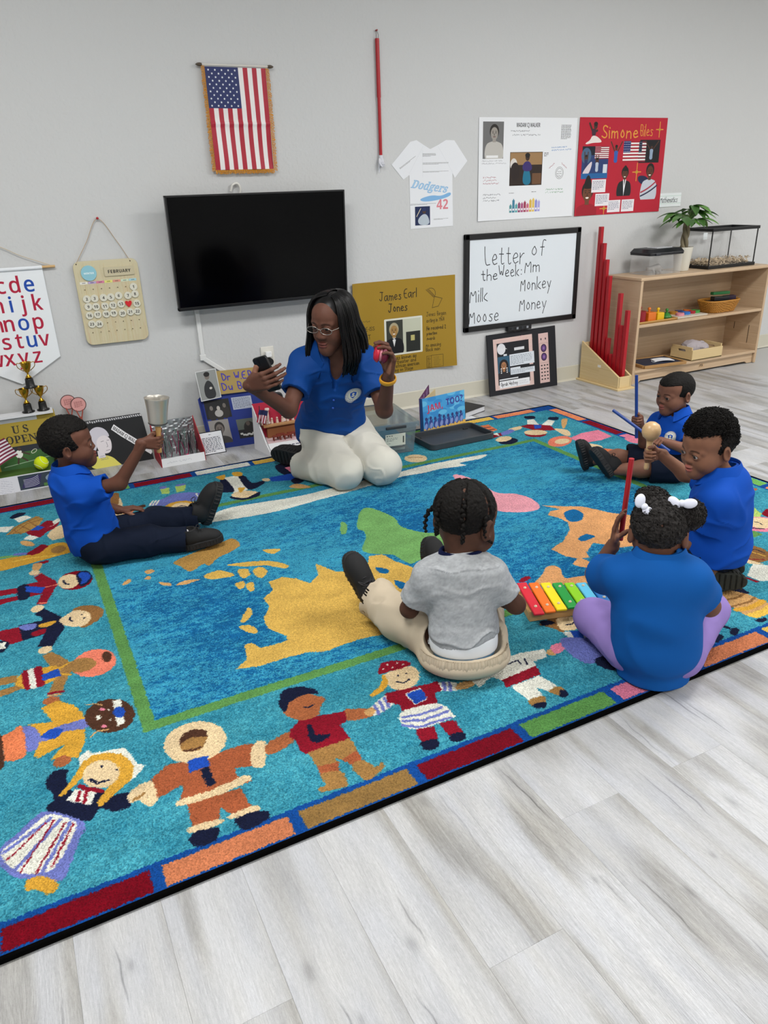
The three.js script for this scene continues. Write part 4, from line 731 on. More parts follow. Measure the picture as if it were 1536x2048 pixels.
// shirt: torso and sleeves a little off the skin, open at the hems; hemY = share of the torso length above the pelvis
function shirt(K, color, opt = {}) {
  const { P, TB, T, sz, ar } = K, g = opt.ease ?? 0.01, up = TB.y, sl = opt.sleeve ?? 0.62, m = opt.mat ?? cloth(color, 0.8);
  const sleeve = (s) => { const a = P['sh' + s], b = P['el' + s], e = a.clone().lerp(b, sl), d = b.clone().sub(a).normalize(), r = ar[0] + g * 1.0, end = ar[1] + g * 1.5; return carve(keep(cone(a, a.clone().lerp(b, sl + 0.2), r + 0.006 * sz, end + 0.004), 0.003, plane(e, d)), 0.003, cone(a.clone().lerp(b, sl - 0.16), a.clone().lerp(b, sl + 0.5), ar[1] + g * 0.75, ar[1] + g * 0.9)); };
  const hem = at(P.pelvis, TB, 0, (opt.hem ?? 0) * T, 0);
  let f = keep(join(0.012, K.tor(g), cone(at(P.pelvis, TB, 0, (opt.hem ?? 0) * T, 0.01), at(P.pelvis, TB, 0, 0.4 * T, 0.01), K.cfg.torso[0][1] * 0.95 + g, K.cfg.torso[1][1] * 0.9 + g)), 0.006, plane(hem, A3((opt.hemN ? V(...opt.hemN) : up.clone().negate()))));
  f = join(0.022 * sz, f, sleeve('L'), sleeve('R'));
  f = carve(f, 0.004, cone(at(P.neck, TB, 0, 0.0, 0.004), at(P.neck, TB, 0, 0.1, 0.03), K.nr * 1.2, K.nr * 1.7));
  if (opt.vneck) f = carve(f, 0.004, cone(at(P.neck, TB, 0, 0.02, opt.vneck[1]), at(P.neck, TB, 0, -opt.vneck[0], opt.vneck[1] + 0.035), 0.042, 0.006));
  f = bumpy(f, folds(opt.fold ?? 0.004, opt.foldScale ?? 9, opt.seed ?? 1, opt.stretch ?? [1, 1.6, 1]));
  f = keep(f, 0.008, plane([0, 0.0135, 0], [0, -1, 0]));
  if (opt.more) f = opt.more(f);
  const [lo, hi] = around([P.pelvis, P.neck, P.shL, P.shR, P.shL.clone().lerp(P.elL, sl), P.shR.clone().lerp(P.elR, sl)], 0.13 * sz + 0.02);
  const o = part(K.root, 'shirt', K.rel(skinMesh(f, lo, hi, opt.cell ?? 0.0055, opt.paint)), m);
  // ribbed sleeve bands
  if (opt.band !== false) for (const s of ['L', 'R']) {
    const a = P['sh' + s], b = P['el' + s], d = b.clone().sub(a).normalize(), r = ar[1] + g * 1.5 + 0.007 * sz, q = new THREE.TorusGeometry(r, 0.0032, 8, 40);
    q.scale(1, 1, 2.2); q.applyQuaternion(new THREE.Quaternion().setFromUnitVectors(V(0, 0, 1), d)); const c = a.clone().lerp(b, sl - 0.02); q.translate(c.x, c.y, c.z);
  }
  return { mesh: o, field: f };
}
// folded collar: a band swept round the neck, open at the throat
function collar(K, parent, m, opt = {}) {
  const { P, TB } = K, c = opt.center ?? at(P.neck, TB, 0, opt.up ?? 0.024, opt.fwd ?? 0.008), B = opt.B ?? TB, R = opt.r ?? K.nr * 1.36, hgt = opt.h ?? 0.03 * K.sz, gap = opt.gap ?? 0.45, n = 44;
  const prof = [[R - 0.002, -0.006], [R - 0.001, hgt * 0.75], [R + 0.002, hgt], [R + 0.005, hgt * 0.95], [R + hgt * 0.62, -hgt * 0.1], [R + hgt * 0.6, -hgt * 0.22], [R + hgt * 0.5, -hgt * 0.1], [R + 0.003, hgt * 0.55]];
  const pos = [], idx = [], np = prof.length;
  for (let i = 0; i <= n; i++) {
    const t = i / n, a = mix(gap, Math.PI * 2 - gap, t), front = Math.cos(a), drop = sstep(0.2, 1, front) * (opt.drop ?? 0.022 * K.sz), wide = 1 + sstep(0.3, 1, front) * 0.25;
    for (const [r, y] of prof) { const q = R + (r - R) * wide, v = at(c, B, Math.sin(a) * q * (opt.rx ?? 1.12), y - drop * (1 + (r - R) * 12), Math.cos(a) * q); pos.push(v.x, v.y, v.z); }
    if (i < n) for (let k = 0; k < np; k++) { const k2 = (k + 1) % np, a0 = i * np + k, a1 = i * np + k2, b0 = a0 + np, b1 = a1 + np; idx.push(a0, b0, a1, a1, b0, b1); }
  }
  for (const e of [0, n]) for (let k = 1; k < np - 1; k++) idx.push(e * np, e * np + (e ? k : k + 1), e * np + (e ? k + 1 : k));
  const g = new THREE.BufferGeometry(); g.setAttribute('position', new THREE.Float32BufferAttribute(pos, 3)); g.setIndex(idx);
  const ng = g.toNonIndexed(); const mg = mergeVertices(ng, 1e-5); mg.computeVertexNormals();
  return part(parent, 'collar', K.rel(mg), m);
}
function trousers(K, color, opt = {}) {
  const { P, TB, sz, lr } = K, g = opt.ease ?? 0.012, len = opt.len ?? 0.96, m = opt.mat ?? cloth(color, 0.85);
  const legF = (s) => {
    const a = P['hip' + s], b = P['kn' + s], c = P['an' + s];
    const end = len > 1 ? b.clone().lerp(c, len - 1) : a.clone().lerp(b, len), d = (len > 1 ? c.clone().sub(b) : b.clone().sub(a)).normalize();
    const rEnd = len > 1 ? lr[2] + g * (opt.flare ?? 1.5) : lr[1] + g * 1.4;
    let f = len > 1 ? join(0.03, cone(a, b, lr[0] + g, lr[1] + g), cone(b, end.clone().addScaledVector(d, 0.02), lr[1] + g, rEnd)) : cone(a, end.clone().addScaledVector(d, 0.02), lr[0] + g, rEnd);
    f = keep(f, 0.004, plane(end, d));
    return carve(f, 0.003, cone(end.clone().addScaledVector(d, -0.02), end.clone().addScaledVector(d, 0.06), rEnd - 0.01, rEnd - 0.008));
  };
  const top = at(P.pelvis, TB, 0, (opt.rise ?? 0.3) * K.T, 0);
  const seat = keep(grow(K.tor(0), g * 0.6), 0.006, plane(top, TB.y));
  const lf = legF('L'), rf = legF('R'); let f = join(0.03 * sz, seat, (x, y, z) => smin(lf(x, y, z), rf(x, y, z), opt.crotch ?? 0.006));
  f = bumpy(f, folds(opt.fold ?? 0.005, opt.foldScale ?? 10, opt.seed ?? 3, opt.stretch ?? [1, 1, 1]));
  const floorY = opt.floor ?? 0.0135;
  f = keep(f, 0.01, plane([0, floorY, 0], [0, -1, 0]));
  if (opt.more) f = opt.more(f);
  const [lo, hi] = around([P.pelvis, P.hipL, P.hipR, P.knL, P.knR, P.anL, P.anR, top], 0.12 * sz);
  return part(K.root, opt.name ?? 'trousers', K.rel(skinMesh(f, lo, hi, opt.cell ?? 0.006, opt.paint)), m);
}
// shoe frame: z heel to toe, y up through the ankle, origin at the sole under the ankle; for a foot 0.15 long
function shoe(K, ankle, toeDir, upDir, s, opt = {}) {
  const B = basis(V(...toeDir), V(...upDir)), o = V(...ankle); { let low = 1e9; for (const [x, y, z] of [[0.043, 0, 0.05], [-0.043, 0, 0.05], [0.04, 0, 0.0], [-0.04, 0, 0.0], [0.036, -0.0145, 0.05], [-0.036, -0.0145, 0.05], [0.03, -0.0145, 0.11], [-0.03, -0.0145, 0.11], [0.03, -0.0145, -0.056], [-0.03, -0.0145, -0.056], [0, 0.075, -0.03], [0.028, 0.06, -0.04], [-0.028, 0.06, -0.04], [0, 0.02, 0.108]]) low = Math.min(low, at(o, B, x * s, y * s, z * s).y); o.y += Math.max(0, 0.016 - low); }
  const M = new THREE.Matrix4().makeBasis(B.x, B.y, B.z).setPosition(o), put = (g) => K.rel(g.scale(s, s, s).applyMatrix4(M));
  const upper = keep(carve(join(0.02, egg([0, 0.035, -0.018], [0.03, 0.042, 0.034]), egg([0, 0.026, 0.035], [0.031, 0.032, 0.05]), egg([0, 0.018, 0.075], [0.031, 0.024, 0.034]), cone([0, 0.045, -0.012], [0, 0.074, -0.014], 0.028, 0.027)), 0.004, cone([0, 0.07, -0.014], [0, 0.12, -0.014], 0.022, 0.024)), 0.004, plane([0, 0.075, 0], [0, 1, 0]), plane([0, 0.004, 0], [0, -1, 0]));
  const u = part(K.root, 'shoe', put(skinMesh(upper, [-0.06, -0.02, -0.08], [0.06, 0.1, 0.13], 0.004)), opt.mat ?? mat(0x0a0a0c, 0.8));
  const out = []; for (let i = 0; i < 36; i++) { const a = i / 36 * Math.PI * 2, z = 0.028 + 0.086 * Math.cos(a), w = 0.0345 + 0.004 * Math.cos(a) - 0.004 * Math.exp(-(((z - 0.02) / 0.025) ** 2)); out.push([Math.sign(Math.sin(a)) * Math.pow(Math.abs(Math.sin(a)), 0.75) * w, z]); }
  const sg = slab(shapeOf(out), 0.022, 0.004); sg.rotateX(Math.PI / 2); sg.translate(0, 0.012, 0);
  const grooves = []; for (let i = 0; i < 36; i += 1) { const [x, z] = out[i], q = box(0.0045, 0.017, 0.006, 0, 0, 0); q.rotateY(Math.atan2(x, z - 0.03)); grooves.push(q.translate(x * 0.965, 0.001, 0.028 + (z - 0.028) * 0.965)); }
  for (let i = 0; i < 9; i++) { const z = -0.04 + i * 0.017; grooves.push(box(0.05, 0.003, 0.006, 0, -0.0125, z)); }
  const sole = part(u, 'sole', put(mergeGeometries([sg, ...grooves.map((q) => q.toNonIndexed())].map((q) => { q.deleteAttribute('uv'); return q; }))), opt.soleMat ?? mat(0x111113, 0.7));
  const lace = []; for (let i = 0; i < 4; i++) { const z = 0.022 + i * 0.013, y = 0.066 - i * 0.0085; lace.push(tube([[-0.016, y - 0.007, z], [0, y, z + 0.003], [0.016, y - 0.007, z]], 0.0018, 8, 6)); }
  lace.push(tube([[0, 0.068, 0.014], [0.016, 0.076, 0.024], [0.022, 0.062, 0.036], [0.004, 0.066, 0.018]], 0.0015, 12, 6), tube([[0, 0.068, 0.014], [-0.016, 0.076, 0.024], [-0.022, 0.062, 0.036], [-0.004, 0.066, 0.018]], 0.0015, 12, 6));
  { const a = at(o, B, 0, 0.045 * s, -0.014 * s), an = K.P.anL.distanceTo(a) < K.P.anR.distanceTo(a) ? ['anL', 'knL'] : ['anR', 'knR'], q = K.P[an[0]].clone().lerp(K.P[an[1]], 0.12); part(u, 'sock', K.rel(rod(A3(a), A3(q), 0.027 * s, 20)), mat(opt.sock ?? 0x121214, 0.9)); }
  if (opt.laces !== false) part(u, 'laces', put(mergeGeometries(lace)), opt.laceMat ?? mat(0x1a1a1c, 0.8));
  return u;
}
// hair: a cap over the skull in the head frame, cut by a hairline, roughened; optional springy curls on top
const hairMat = new THREE.MeshPhysicalMaterial({ color: 0x0b0806, roughness: 0.75, sheen: 0.25, sheenRoughness: 0.4, specularIntensity: 0.4 });
function hairCap(K, f, opt = {}) {
  const { P, HB, hs } = K, M = new THREE.Matrix4().makeBasis(HB.x, HB.y, HB.z).setPosition(P.head), put = (g) => K.rel(g.scale(hs, hs, hs).applyMatrix4(M));
  const rough = opt.rough ?? 0.0025, fine = bumpy(f, (x, y, z) => rough * (noise3(x * 260, y * 260, z * 260) + 0.8 * noise3(x * 120, y * 120, z * 120)));
  const geos = [skinMesh(fine, opt.lo ?? [-0.12, -0.12, -0.14], opt.hi ?? [0.12, 0.16, 0.13], opt.cell ?? 0.0032)];
  if (opt.curls) {
    const curl = (() => { const q = []; for (let i = 0; i <= 14; i++) { const t = i / 14, a = t * Math.PI * 3.2; q.push([Math.cos(a) * 0.0042, t * 0.012, Math.sin(a) * 0.0042]); } return tube(q, 0.0017, 15, 4); })();
    curl.deleteAttribute('uv');
    const pad = geos[0]; let made = 0, tries = 0;
    while (made < opt.curls && tries++ < opt.curls * 12) {
      const a = rnd() * Math.PI * 2, c = rr(-0.6, 1), d = V(Math.cos(a) * Math.sqrt(1 - c * c), c, Math.sin(a) * Math.sqrt(1 - c * c)), q0 = opt.center ? V(...opt.center[Math.floor(rnd() * opt.center.length)]) : V(0, 0.03, -0.01);
      let t = 0.2, hit = false, p;
      for (let k = 0; k < 40; k++) { p = q0.clone().addScaledVector(d, t); const e = f(p.x, p.y, p.z); if (e < 0.0008) { hit = true; break; } t -= e * 0.8; if (t < 0.01) break; }
      if (!hit || (opt.where && !opt.where(p.x, p.y, p.z))) continue;
      const e = 0.002, n = V(f(p.x + e, p.y, p.z) - f(p.x - e, p.y, p.z), f(p.x, p.y + e, p.z) - f(p.x, p.y - e, p.z), f(p.x, p.y, p.z + e) - f(p.x, p.y, p.z - e)).normalize().add(V(rr(-0.5, 0.5), rr(-0.5, 0.5), rr(-0.5, 0.5))).normalize();
      const g = curl.clone(), k = rr(0.7, 1.25) * (opt.curlSize ?? 1); g.scale(k, k, k); g.applyQuaternion(new THREE.Quaternion().setFromUnitVectors(V(0, 1, 0), n)); g.translate(p.x - n.x * 0.004, p.y - n.y * 0.004, p.z - n.z * 0.004); geos.push(g); made++;
    }
    pad.deleteAttribute('uv');
  }
  return part(K.root, 'hair', put(mergeGeometries(geos)), opt.mat ?? hairMat);
}
// crest sewn on the shirt, printed once
const crestTex = tex(canvas(256, 256, (c) => {
  c.fillStyle = '#e9e4cf'; c.beginPath(); c.arc(128, 128, 126, 0, 7); c.fill(); c.strokeStyle = '#1b3f8f'; c.lineWidth = 6; c.beginPath(); c.arc(128, 128, 120, 0, 7); c.stroke(); c.lineWidth = 4; c.beginPath(); c.arc(128, 128, 84, 0, 7); c.stroke();
  c.fillStyle = '#1b3f8f'; for (let i = 0; i < 30; i++) { if (i > 11 && i < 15) continue; c.save(); c.translate(128, 128); c.rotate(i * 0.2094); c.fillRect(-5, -112, 4, 18); c.fillRect(-5, i % 3 ? -112 : -104, 10, 4); c.fillRect(3, -110, 3, i % 2 ? 16 : 9); c.restore(); }
  c.fillStyle = '#1d55b8'; c.beginPath(); c.moveTo(78, 84); c.lineTo(128, 66); c.lineTo(178, 84); c.quadraticCurveTo(184, 150, 128, 196); c.quadraticCurveTo(72, 150, 78, 84); c.fill();
  c.fillStyle = '#e9e4cf'; c.beginPath(); c.arc(128, 108, 20, 0, 7); c.fill(); c.fillRect(120, 122, 16, 44); c.beginPath(); c.ellipse(128, 148, 30, 14, 0, 0, 7); c.fill();
}));
const crestMat = new THREE.MeshStandardMaterial({ map: crestTex, roughness: 0.8 });
function crest(K, shirtO, pos, n, r) {        // a disc laid onto the cloth
  const g = null, B = basis(V(...n), K.TB.y), f = shirtO.field, c = V(...pos);
  const seg = new THREE.RingGeometry(0.0001, r, 40, 8), q = seg.attributes.position, uv = [];
  for (let i = 0; i < q.count; i++) { uv.push(q.getX(i) / r * 0.5 + 0.5, q.getY(i) / r * 0.5 + 0.5); const w = at(c, B, q.getX(i), q.getY(i), 0.03); for (let k = 0; k < 24; k++) { const d = f(w.x, w.y, w.z) - 0.0018; if (Math.abs(d) < 0.0003) break; w.addScaledVector(B.z, -d * 0.7); } q.setXYZ(i, w.x, w.y, w.z); }
  seg.setAttribute('uv', new THREE.Float32BufferAttribute(uv, 2)); seg.computeVertexNormals();
  return part(shirtO.mesh, 'badge', K.rel(seg), crestMat);
}
let maracaAt, stickAt, teacherAt;
function gripHand(grip, bar, yHint, s, side, curl = GRIP, extra = {}) {   // a fist round a bar; bar points to the thumb side
  const X = V(...bar).normalize().multiplyScalar(side), Y = V(...yHint); Y.addScaledVector(X, -Y.dot(X)).normalize(); const Z = X.clone().cross(Y), B = { x: X, y: Y, z: Z };
  const w = V(...grip).addScaledVector(Y, -0.084 * s).addScaledVector(Z, -0.029 * s);
  return { wrist: A3(w), hand: { B, s, curl, ...extra } };
}
const royal = cloth(0x0a47a8, 0.8), azure = cloth(0x0b529c, 0.8), navyCloth = cloth(0x0d1526, 0.85), KID = [[0.09, 0.082], [0.088, 0.08, 0.008], [0.082, 0.068]], KLEG = [0.052, 0.042, 0.03];
const hairline = plane([0, 0.055, 0.066], [0, -0.7071, 0.7071]);
const scalp = (g) => grow(join(0.03, egg([0, 0.026, -0.012], [0.071, 0.071, 0.083]), egg([0, 0.028, 0.026], [0.058, 0.05, 0.053])), g);
const cutAt = (fore, temple) => (x, y, z) => Math.max(Math.min((z - temple + 0.3 * y) * 0.95, (fore - y + (z - 0.07) * 0.35 + 6 * x * x) * 0.9), -0.052 - y - 0.25 * (z + 0.06));   // forehead, temples and nape left bare

// --- the boy on the left, legs out, shaking a bell
{
  const g = gripHand([0.395, 0.487, -2.612], [0.1, 1, 0.02], [0.11, 0.1, 0.035], 0.6, 1);
  const wl = [0.25, 0.15, -2.9], K = person({
    base: [0.13, 0.0125, -2.8], label: 'toddler in blue polo and navy trousers shaking a bell, legs stretched out', skin: '#5f3d30', lip: '#6e3a34', size: 1, open: true,
    face: [1, 0.08, 0.12], look: [0.1, -0.05, 1], headScale: 0.92, torso: KID, leg: KLEG, limb: 0.84,
    j: { pelvis: [0.13, 0.095, -2.8], neck: [0.09, 0.362, -2.8], head: [0.113, 0.478, -2.8], shR: [0.112, 0.318, -2.716], shL: [0.1, 0.318, -2.884], elR: [0.243, 0.348, -2.655], wrR: g.wrist, elL: [0.13, 0.2, -2.94], wrL: wl, hipR: [0.14, 0.075, -2.745], knR: [0.305, 0.078, -2.715], anR: [0.45, 0.06, -2.685], hipL: [0.16, 0.08, -2.862], knL: [0.375, 0.083, -2.872], anL: [0.535, 0.065, -2.868] },
    handR: g.hand, handL: { B: basis(V(0, -1, 0.1), V(1, 0, 0.1)), s: 0.6, curl: REST },
  });
  const s = shirt(K, 0, { mat: royal, hem: -0.12, sleeve: 0.68, seed: 4, ease: 0.012, fold: 0.006, foldScale: 7 }); collar(K, s.mesh, royal, { gap: 0.5 });
  trousers(K, 0, { mat: navyCloth, len: 1.99, seed: 7 });
  shoe(K, [0.482, 0.03, -2.676], [1, 0.1, 0.1], [-0.4, 0.9, -0.05], 0.95, { sock: 0xe4e4e8 });
  shoe(K, [0.592, 0.052, -2.868], [0.42, 0.9, 0.02], [-0.9, 0.42, 0.1], 1.12, { sock: 0xdcdce4 });
  hairCap(K, keep(join(0.02, scalp(0.004), egg([0, 0.034, -0.02], [0.0775, 0.077, 0.09]), egg([0, 0.06, -0.002], [0.064, 0.053, 0.074])), 0.005, cutAt(0.049, 0.032)), { rough: 0.0022 });
}
// --- the child in the grey shirt, seen from behind
{
  const K = person({
    base: [0.97, 0.0125, -1.52], label: 'toddler in heather grey shirt and khaki trousers seated with back turned', skin: '#4f3428', size: 1, face: [0.86, -0.38, -0.42], look: [0, -0.2, 1], down: true, headScale: 1.09, torso: [[0.088, 0.08], [0.084, 0.077, 0.008], [0.076, 0.064]], leg: [0.058, 0.046, 0.032], limb: 0.84,
    j: { pelvis: [0.972, 0.092, -1.508], neck: [0.98, 0.335, -1.54], head: [1.006, 0.448, -1.56], shL: [0.904, 0.288, -1.576], shR: [1.042, 0.298, -1.486], elL: [0.866, 0.17, -1.632], elR: [1.114, 0.198, -1.46], wrL: [0.965, 0.15, -1.74], wrR: [1.13, 0.15, -1.6], hipL: [0.935, 0.078, -1.6], knL: [0.882, 0.085, -1.735], anL: [0.872, 0.08, -1.875], hipR: [1.045, 0.078, -1.528], knR: [1.15, 0.08, -1.69], anR: [1.12, 0.07, -1.87] },
    handL: { B: basis(V(0.1, -1, -0.2), V(0.5, -0.2, -0.7)), s: 0.58, curl: REST }, handR: { B: basis(V(-0.1, -1, -0.2), V(-0.2, -0.2, -0.9)), s: 0.58, curl: REST },
  });
  const heather = new THREE.MeshPhysicalMaterial({ vertexColors: true, roughness: 0.95, sheen: 0.3, specularIntensity: 0.2 });
  const heat = (x, y, z) => { const q = 0.39 + 0.07 * noise3(x * 220, y * 500, z * 220) + 0.05 * noise3(x * 70, y * 160, z * 70); return [q * 0.96, q, q * 1.04]; };
  const s = shirt(K, 0, { mat: heather, paint: heat, hem: 0.08, hemN: [0.1, -0.97, 0.2], sleeve: 0.68, seed: 12, fold: 0.0055, foldScale: 6, stretch: [0.7, 3, 0.7], ease: 0.01, cell: 0.005 });
  const ring = new THREE.TorusGeometry(K.nr * 1.32, 0.0065, 10, 40); ring.scale(1.12, 1, 1.8); { const M = new THREE.Matrix4().makeBasis(K.TB.x, K.TB.z.clone().negate(), K.TB.y).setPosition(at(K.P.neck, K.TB, 0, 0.026, 0.002)); ring.applyMatrix4(M); } part(s.mesh, 'neckband', K.rel(ring), cloth(0x0c1438));
  const vest = keep(grow(K.tor(0), 0.0085), 0.004, plane(at(K.P.pelvis, K.TB, 0, 0.14 * K.T, 0), A3(K.TB.y)), plane(at(K.P.pelvis, K.TB, 0, -0.05 * K.T, 0), A3(K.TB.y.clone().negate())));
  part(K.root, 'undershirt', K.rel(skinMesh(vest, ...around([K.P.pelvis], 0.15), 0.005)), cloth(0xe6eaee));
  const brief = keep(grow(K.tor(0), 0.006), 0.004, plane([0, 0.0135, 0], [0, -1, 0]), plane(at(K.P.pelvis, K.TB, 0, 0.0, 0), A3(K.TB.y)));
  part(K.root, 'nappy', K.rel(skinMesh(brief, ...around([K.P.pelvis], 0.15), 0.006)), cloth(0x6f9fc9));
  const khaki = cloth(0xbcae98, 0.9);
  const baggy = egg(at(K.P.pelvis, K.TB, 0, -0.16 * K.T, 0), [0.132, 0.05, 0.115], K.TB), waist = (f) => { const hollow = egg(at(K.P.pelvis, K.TB, 0, 0.06 * K.T, 0), [0.112, 0.07, 0.098], K.TB); return keep(carve(join(0.03, f, baggy), 0.006, hollow), 0.008, plane([0, 0.0135, 0], [0, -1, 0])); };
  trousers(K, 0, { mat: khaki, len: 1.95, rise: -0.1, ease: 0.018, flare: 1.9, fold: 0.007, foldScale: 9, seed: 21, more: waist });
  // gathered elastic waist
  const wg = [], c0 = at(K.P.pelvis, K.TB, 0, -0.09 * K.T, 0);
  for (let i = 0; i < 84; i++) { const a = i / 84 * Math.PI * 2, p = (q, h) => A3(at(c0, K.TB, Math.sin(a) * (0.119 + q), h, Math.cos(a) * (0.104 + q))); wg.push(tube([p(-0.001, -0.02 - 0.012 * hash3(i, 4, 8)), p(0.0015 + 0.003 * hash3(i, 2, 8), -0.004), p(-0.001, 0.012)], 0.0068 + 0.002 * hash3(i, 1, 7), 6, 6)); }
  { const q = mergeGeometries(wg), pp = q.attributes.position; for (let i = 0; i < pp.count; i++) if (pp.getY(i) < 0.0135) pp.setY(i, 0.0135); part(K.root, 'waistband', K.rel(q), khaki); }
  const lm = mat(0x202024, 0.7);
  shoe(K, [0.866, 0.06, -1.935], [-0.22, 0.86, -0.42], [-0.15, 0.4, 0.85], 1.16, { laceMat: lm });
  shoe(K, [1.118, 0.06, -1.92], [0.1, 0.86, -0.42], [0, 0.4, 0.9], 1.12, { laceMat: lm });
  // cornrows: a close cap parted by grooves, and plaits that hang free
  const parts = [];
  const arc = (a, b, r = 0.0068) => { const A = V(...a), Bv = V(...b), seg = []; for (let i = 0; i < 6; i++) { const f = (t) => { const q = A.clone().lerp(Bv, t).sub(V(0, 0.028, -0.013)).normalize(); return [q.x * 0.077, 0.028 + q.y * 0.077, -0.013 + q.z * 0.089]; }; seg.push(cone(f(i / 6), f((i + 1) / 6), r, r)); } parts.push(...seg); };
  arc([0.005, 0.11, -0.03], [0.06, 0.0, -0.085]); arc([0.005, 0.11, -0.03], [-0.05, 0.0, -0.085]); arc([0.005, 0.11, -0.03], [0.08, 0.05, 0.02]); arc([0.005, 0.11, -0.03], [-0.08, 0.03, -0.02]); arc([0.005, 0.11, -0.03], [0, 0.1, 0.06]);
  hairCap(K, carve(keep(egg([0, 0.028, -0.014], [0.0755, 0.0755, 0.087]), 0.006, hairline), 0.002, ...parts), { rough: 0.0014, cell: 0.003 });
  const plait = (pts, r) => { const cv = new THREE.CatmullRomCurve3(pts.map((p) => at(K.P.head, K.HB, ...p))), gs = [], n = Math.ceil(cv.getLength() / (r * 1.15)); for (let i = 0; i <= n; i++) { const t = i / n, p = cv.getPoint(t), d = cv.getTangent(t), q = new THREE.SphereGeometry(r * mix(1.1, 0.7, t), 10, 8); q.scale(1, 0.8, 0.75); q.rotateZ(i % 2 ? 0.6 : -0.6); q.applyQuaternion(new THREE.Quaternion().setFromUnitVectors(V(0, 1, 0), d)); q.translate(p.x + (i % 2 ? 1 : -1) * r * 0.25 * K.HB.x.x, p.y, p.z + (i % 2 ? 1 : -1) * r * 0.25 * K.HB.x.z); gs.push(q); } part(K.root, 'plait', K.rel(mergeGeometries(gs)), hairMat); };
  plait([[0.07, 0.02, -0.05], [0.092, 0.0, -0.045], [0.098, -0.03, -0.04], [0.092, -0.055, -0.04]], 0.008);
  plait([[0.02, 0.08, -0.075], [0.025, 0.03, -0.105], [0.03, -0.03, -0.09], [0.03, -0.05, -0.082]], 0.0085); plait([[-0.03, 0.08, -0.07], [-0.04, 0.03, -0.095], [-0.045, -0.03, -0.078], [-0.045, -0.055, -0.07]], 0.0085); plait([[-0.055, 0.06, -0.04], [-0.078, 0.02, -0.04], [-0.08, -0.03, -0.02], [-0.082, -0.045, 0.02]], 0.007);
}
// --- the girl with two puffs and a red stick, seen from behind
{
  const s = 0.58, K = person({
    base: [1.4, 0.0125, -1.22], label: 'girl with two hair puffs, blue polo and lilac leggings, back turned', skin: '#6c493a', size: 1, face: [0.72, -0.22, -0.7], headScale: 0.92, torso: [[0.1, 0.085], [0.096, 0.084, 0.008], [0.088, 0.072]], leg: [0.056, 0.045, 0.032], limb: 0.9,
    j: { pelvis: [1.402, 0.1, -1.215], neck: [1.395, 0.352, -1.225], head: [1.408, 0.437, -1.255], shL: [1.326, 0.312, -1.288], shR: [1.45, 0.32, -1.165], elL: [1.372, 0.24, -1.43], wrL: [1.396, 0.345, -1.396], elR: [1.535, 0.22, -1.165], wrR: [1.6, 0.2, -1.26], hipL: [1.36, 0.08, -1.27], knL: [1.392, 0.08, -1.446], anL: [1.55, 0.055, -1.4], hipR: [1.46, 0.08, -1.175], knR: [1.668, 0.115, -1.265], anR: [1.53, 0.055, -1.36] },
    handL: { B: basis(V(0.6, 0, 0.8), V(0.12, 1, -0.1)), s, curl: [0.2, 0.3, 0.2], thumb: [0.6, 0.7, 0.5] }, handR: { B: basis(V(0, -1, 0), V(0.7, 0, -0.7)), s, curl: REST },
  });
  const sh = shirt(K, 0, { mat: azure, hem: -0.36, hemN: [0, -1, 0], sleeve: 0.6, seed: 31, ease: 0.015, fold: 0.009, foldScale: 4.5, stretch: [1, 0.8, 1] }); collar(K, sh.mesh, azure, { h: 0.03, gap: 0.5 });
  trousers(K, 0, { mat: cloth(0x8d78b8, 0.85), len: 1.92, ease: 0.006, fold: 0.002, seed: 33, name: 'leggings' });
  shoe(K, [1.57, 0.03, -1.41], [0.35, -0.05, -0.5], [-0.3, 0.9, 0], 0.9, { mat: mat(0xe6e8ee, 0.5), laces: false, soleMat: mat(0x33332f, 0.7) }); shoe(K, [1.5, 0.03, -1.37], [-0.5, 0.02, -0.75], [0.2, 0.9, 0], 0.9, { mat: mat(0xe6e8ee, 0.5), laces: false, soleMat: mat(0x33332f, 0.7) });
  const capF = carve(keep(egg([0, 0.029, -0.014], [0.0765, 0.0765, 0.089]), 0.006, hairline), 0.003, cone([-0.004, 0.03, -0.104], [-0.004, -0.04, -0.085], 0.0035, 0.0035), cone([-0.004, 0.03, -0.104], [-0.002, 0.105, -0.03], 0.0035, 0.0035), cone([-0.004, 0.035, -0.104], [0.062, 0.035, -0.06], 0.003, 0.003));
  const pl = [0.026, 0.088, 0.022], pr = [-0.084, 0.06, -0.012];
  hairCap(K, join(0.012, capF, egg(pl, [0.046, 0.034, 0.04]), egg(pr, [0.032, 0.042, 0.036])), { rough: 0.004, curls: 1700, curlSize: 0.58, center: [[0, 0.03, -0.01], pl, pr], hi: [0.12, 0.17, 0.13], lo: [-0.15, -0.12, -0.14], where: (x, y, z) => y > -0.05 && !(Math.abs(x + 0.004) < 0.008 && z < -0.02) && !(z < -0.03 && x > -0.004 && Math.abs(y - 0.035) < 0.007), mat: new THREE.MeshPhysicalMaterial({ color: 0x120c09, roughness: 0.8, sheen: 0.3, sheenRoughness: 0.4 }) });
  const bow = (c, r) => { const m = mat(0xdfe2f2, 0.6), o = at(K.P.head, K.HB, ...c), gs = [ball(0.009, 0, 0, 0, 12)]; for (const k of [-1, 1]) { const q = new THREE.SphereGeometry(0.017, 14, 10); q.scale(1.1, 0.75, 0.45); q.rotateZ(k * 0.5); q.translate(k * 0.017, k * 0.006, 0); gs.push(q); } const g = mergeGeometries(gs); g.rotateZ(r); const M = new THREE.Matrix4().makeBasis(K.HB.x.clone().negate(), K.HB.y, K.HB.z.clone().negate()).setPosition(o); part(K.root, 'hair_bow', K.rel(g.applyMatrix4(M)), m); };
  bow([0.042, 0.074, -0.066], -1.2); bow([-0.046, 0.088, -0.045], -0.3);
}
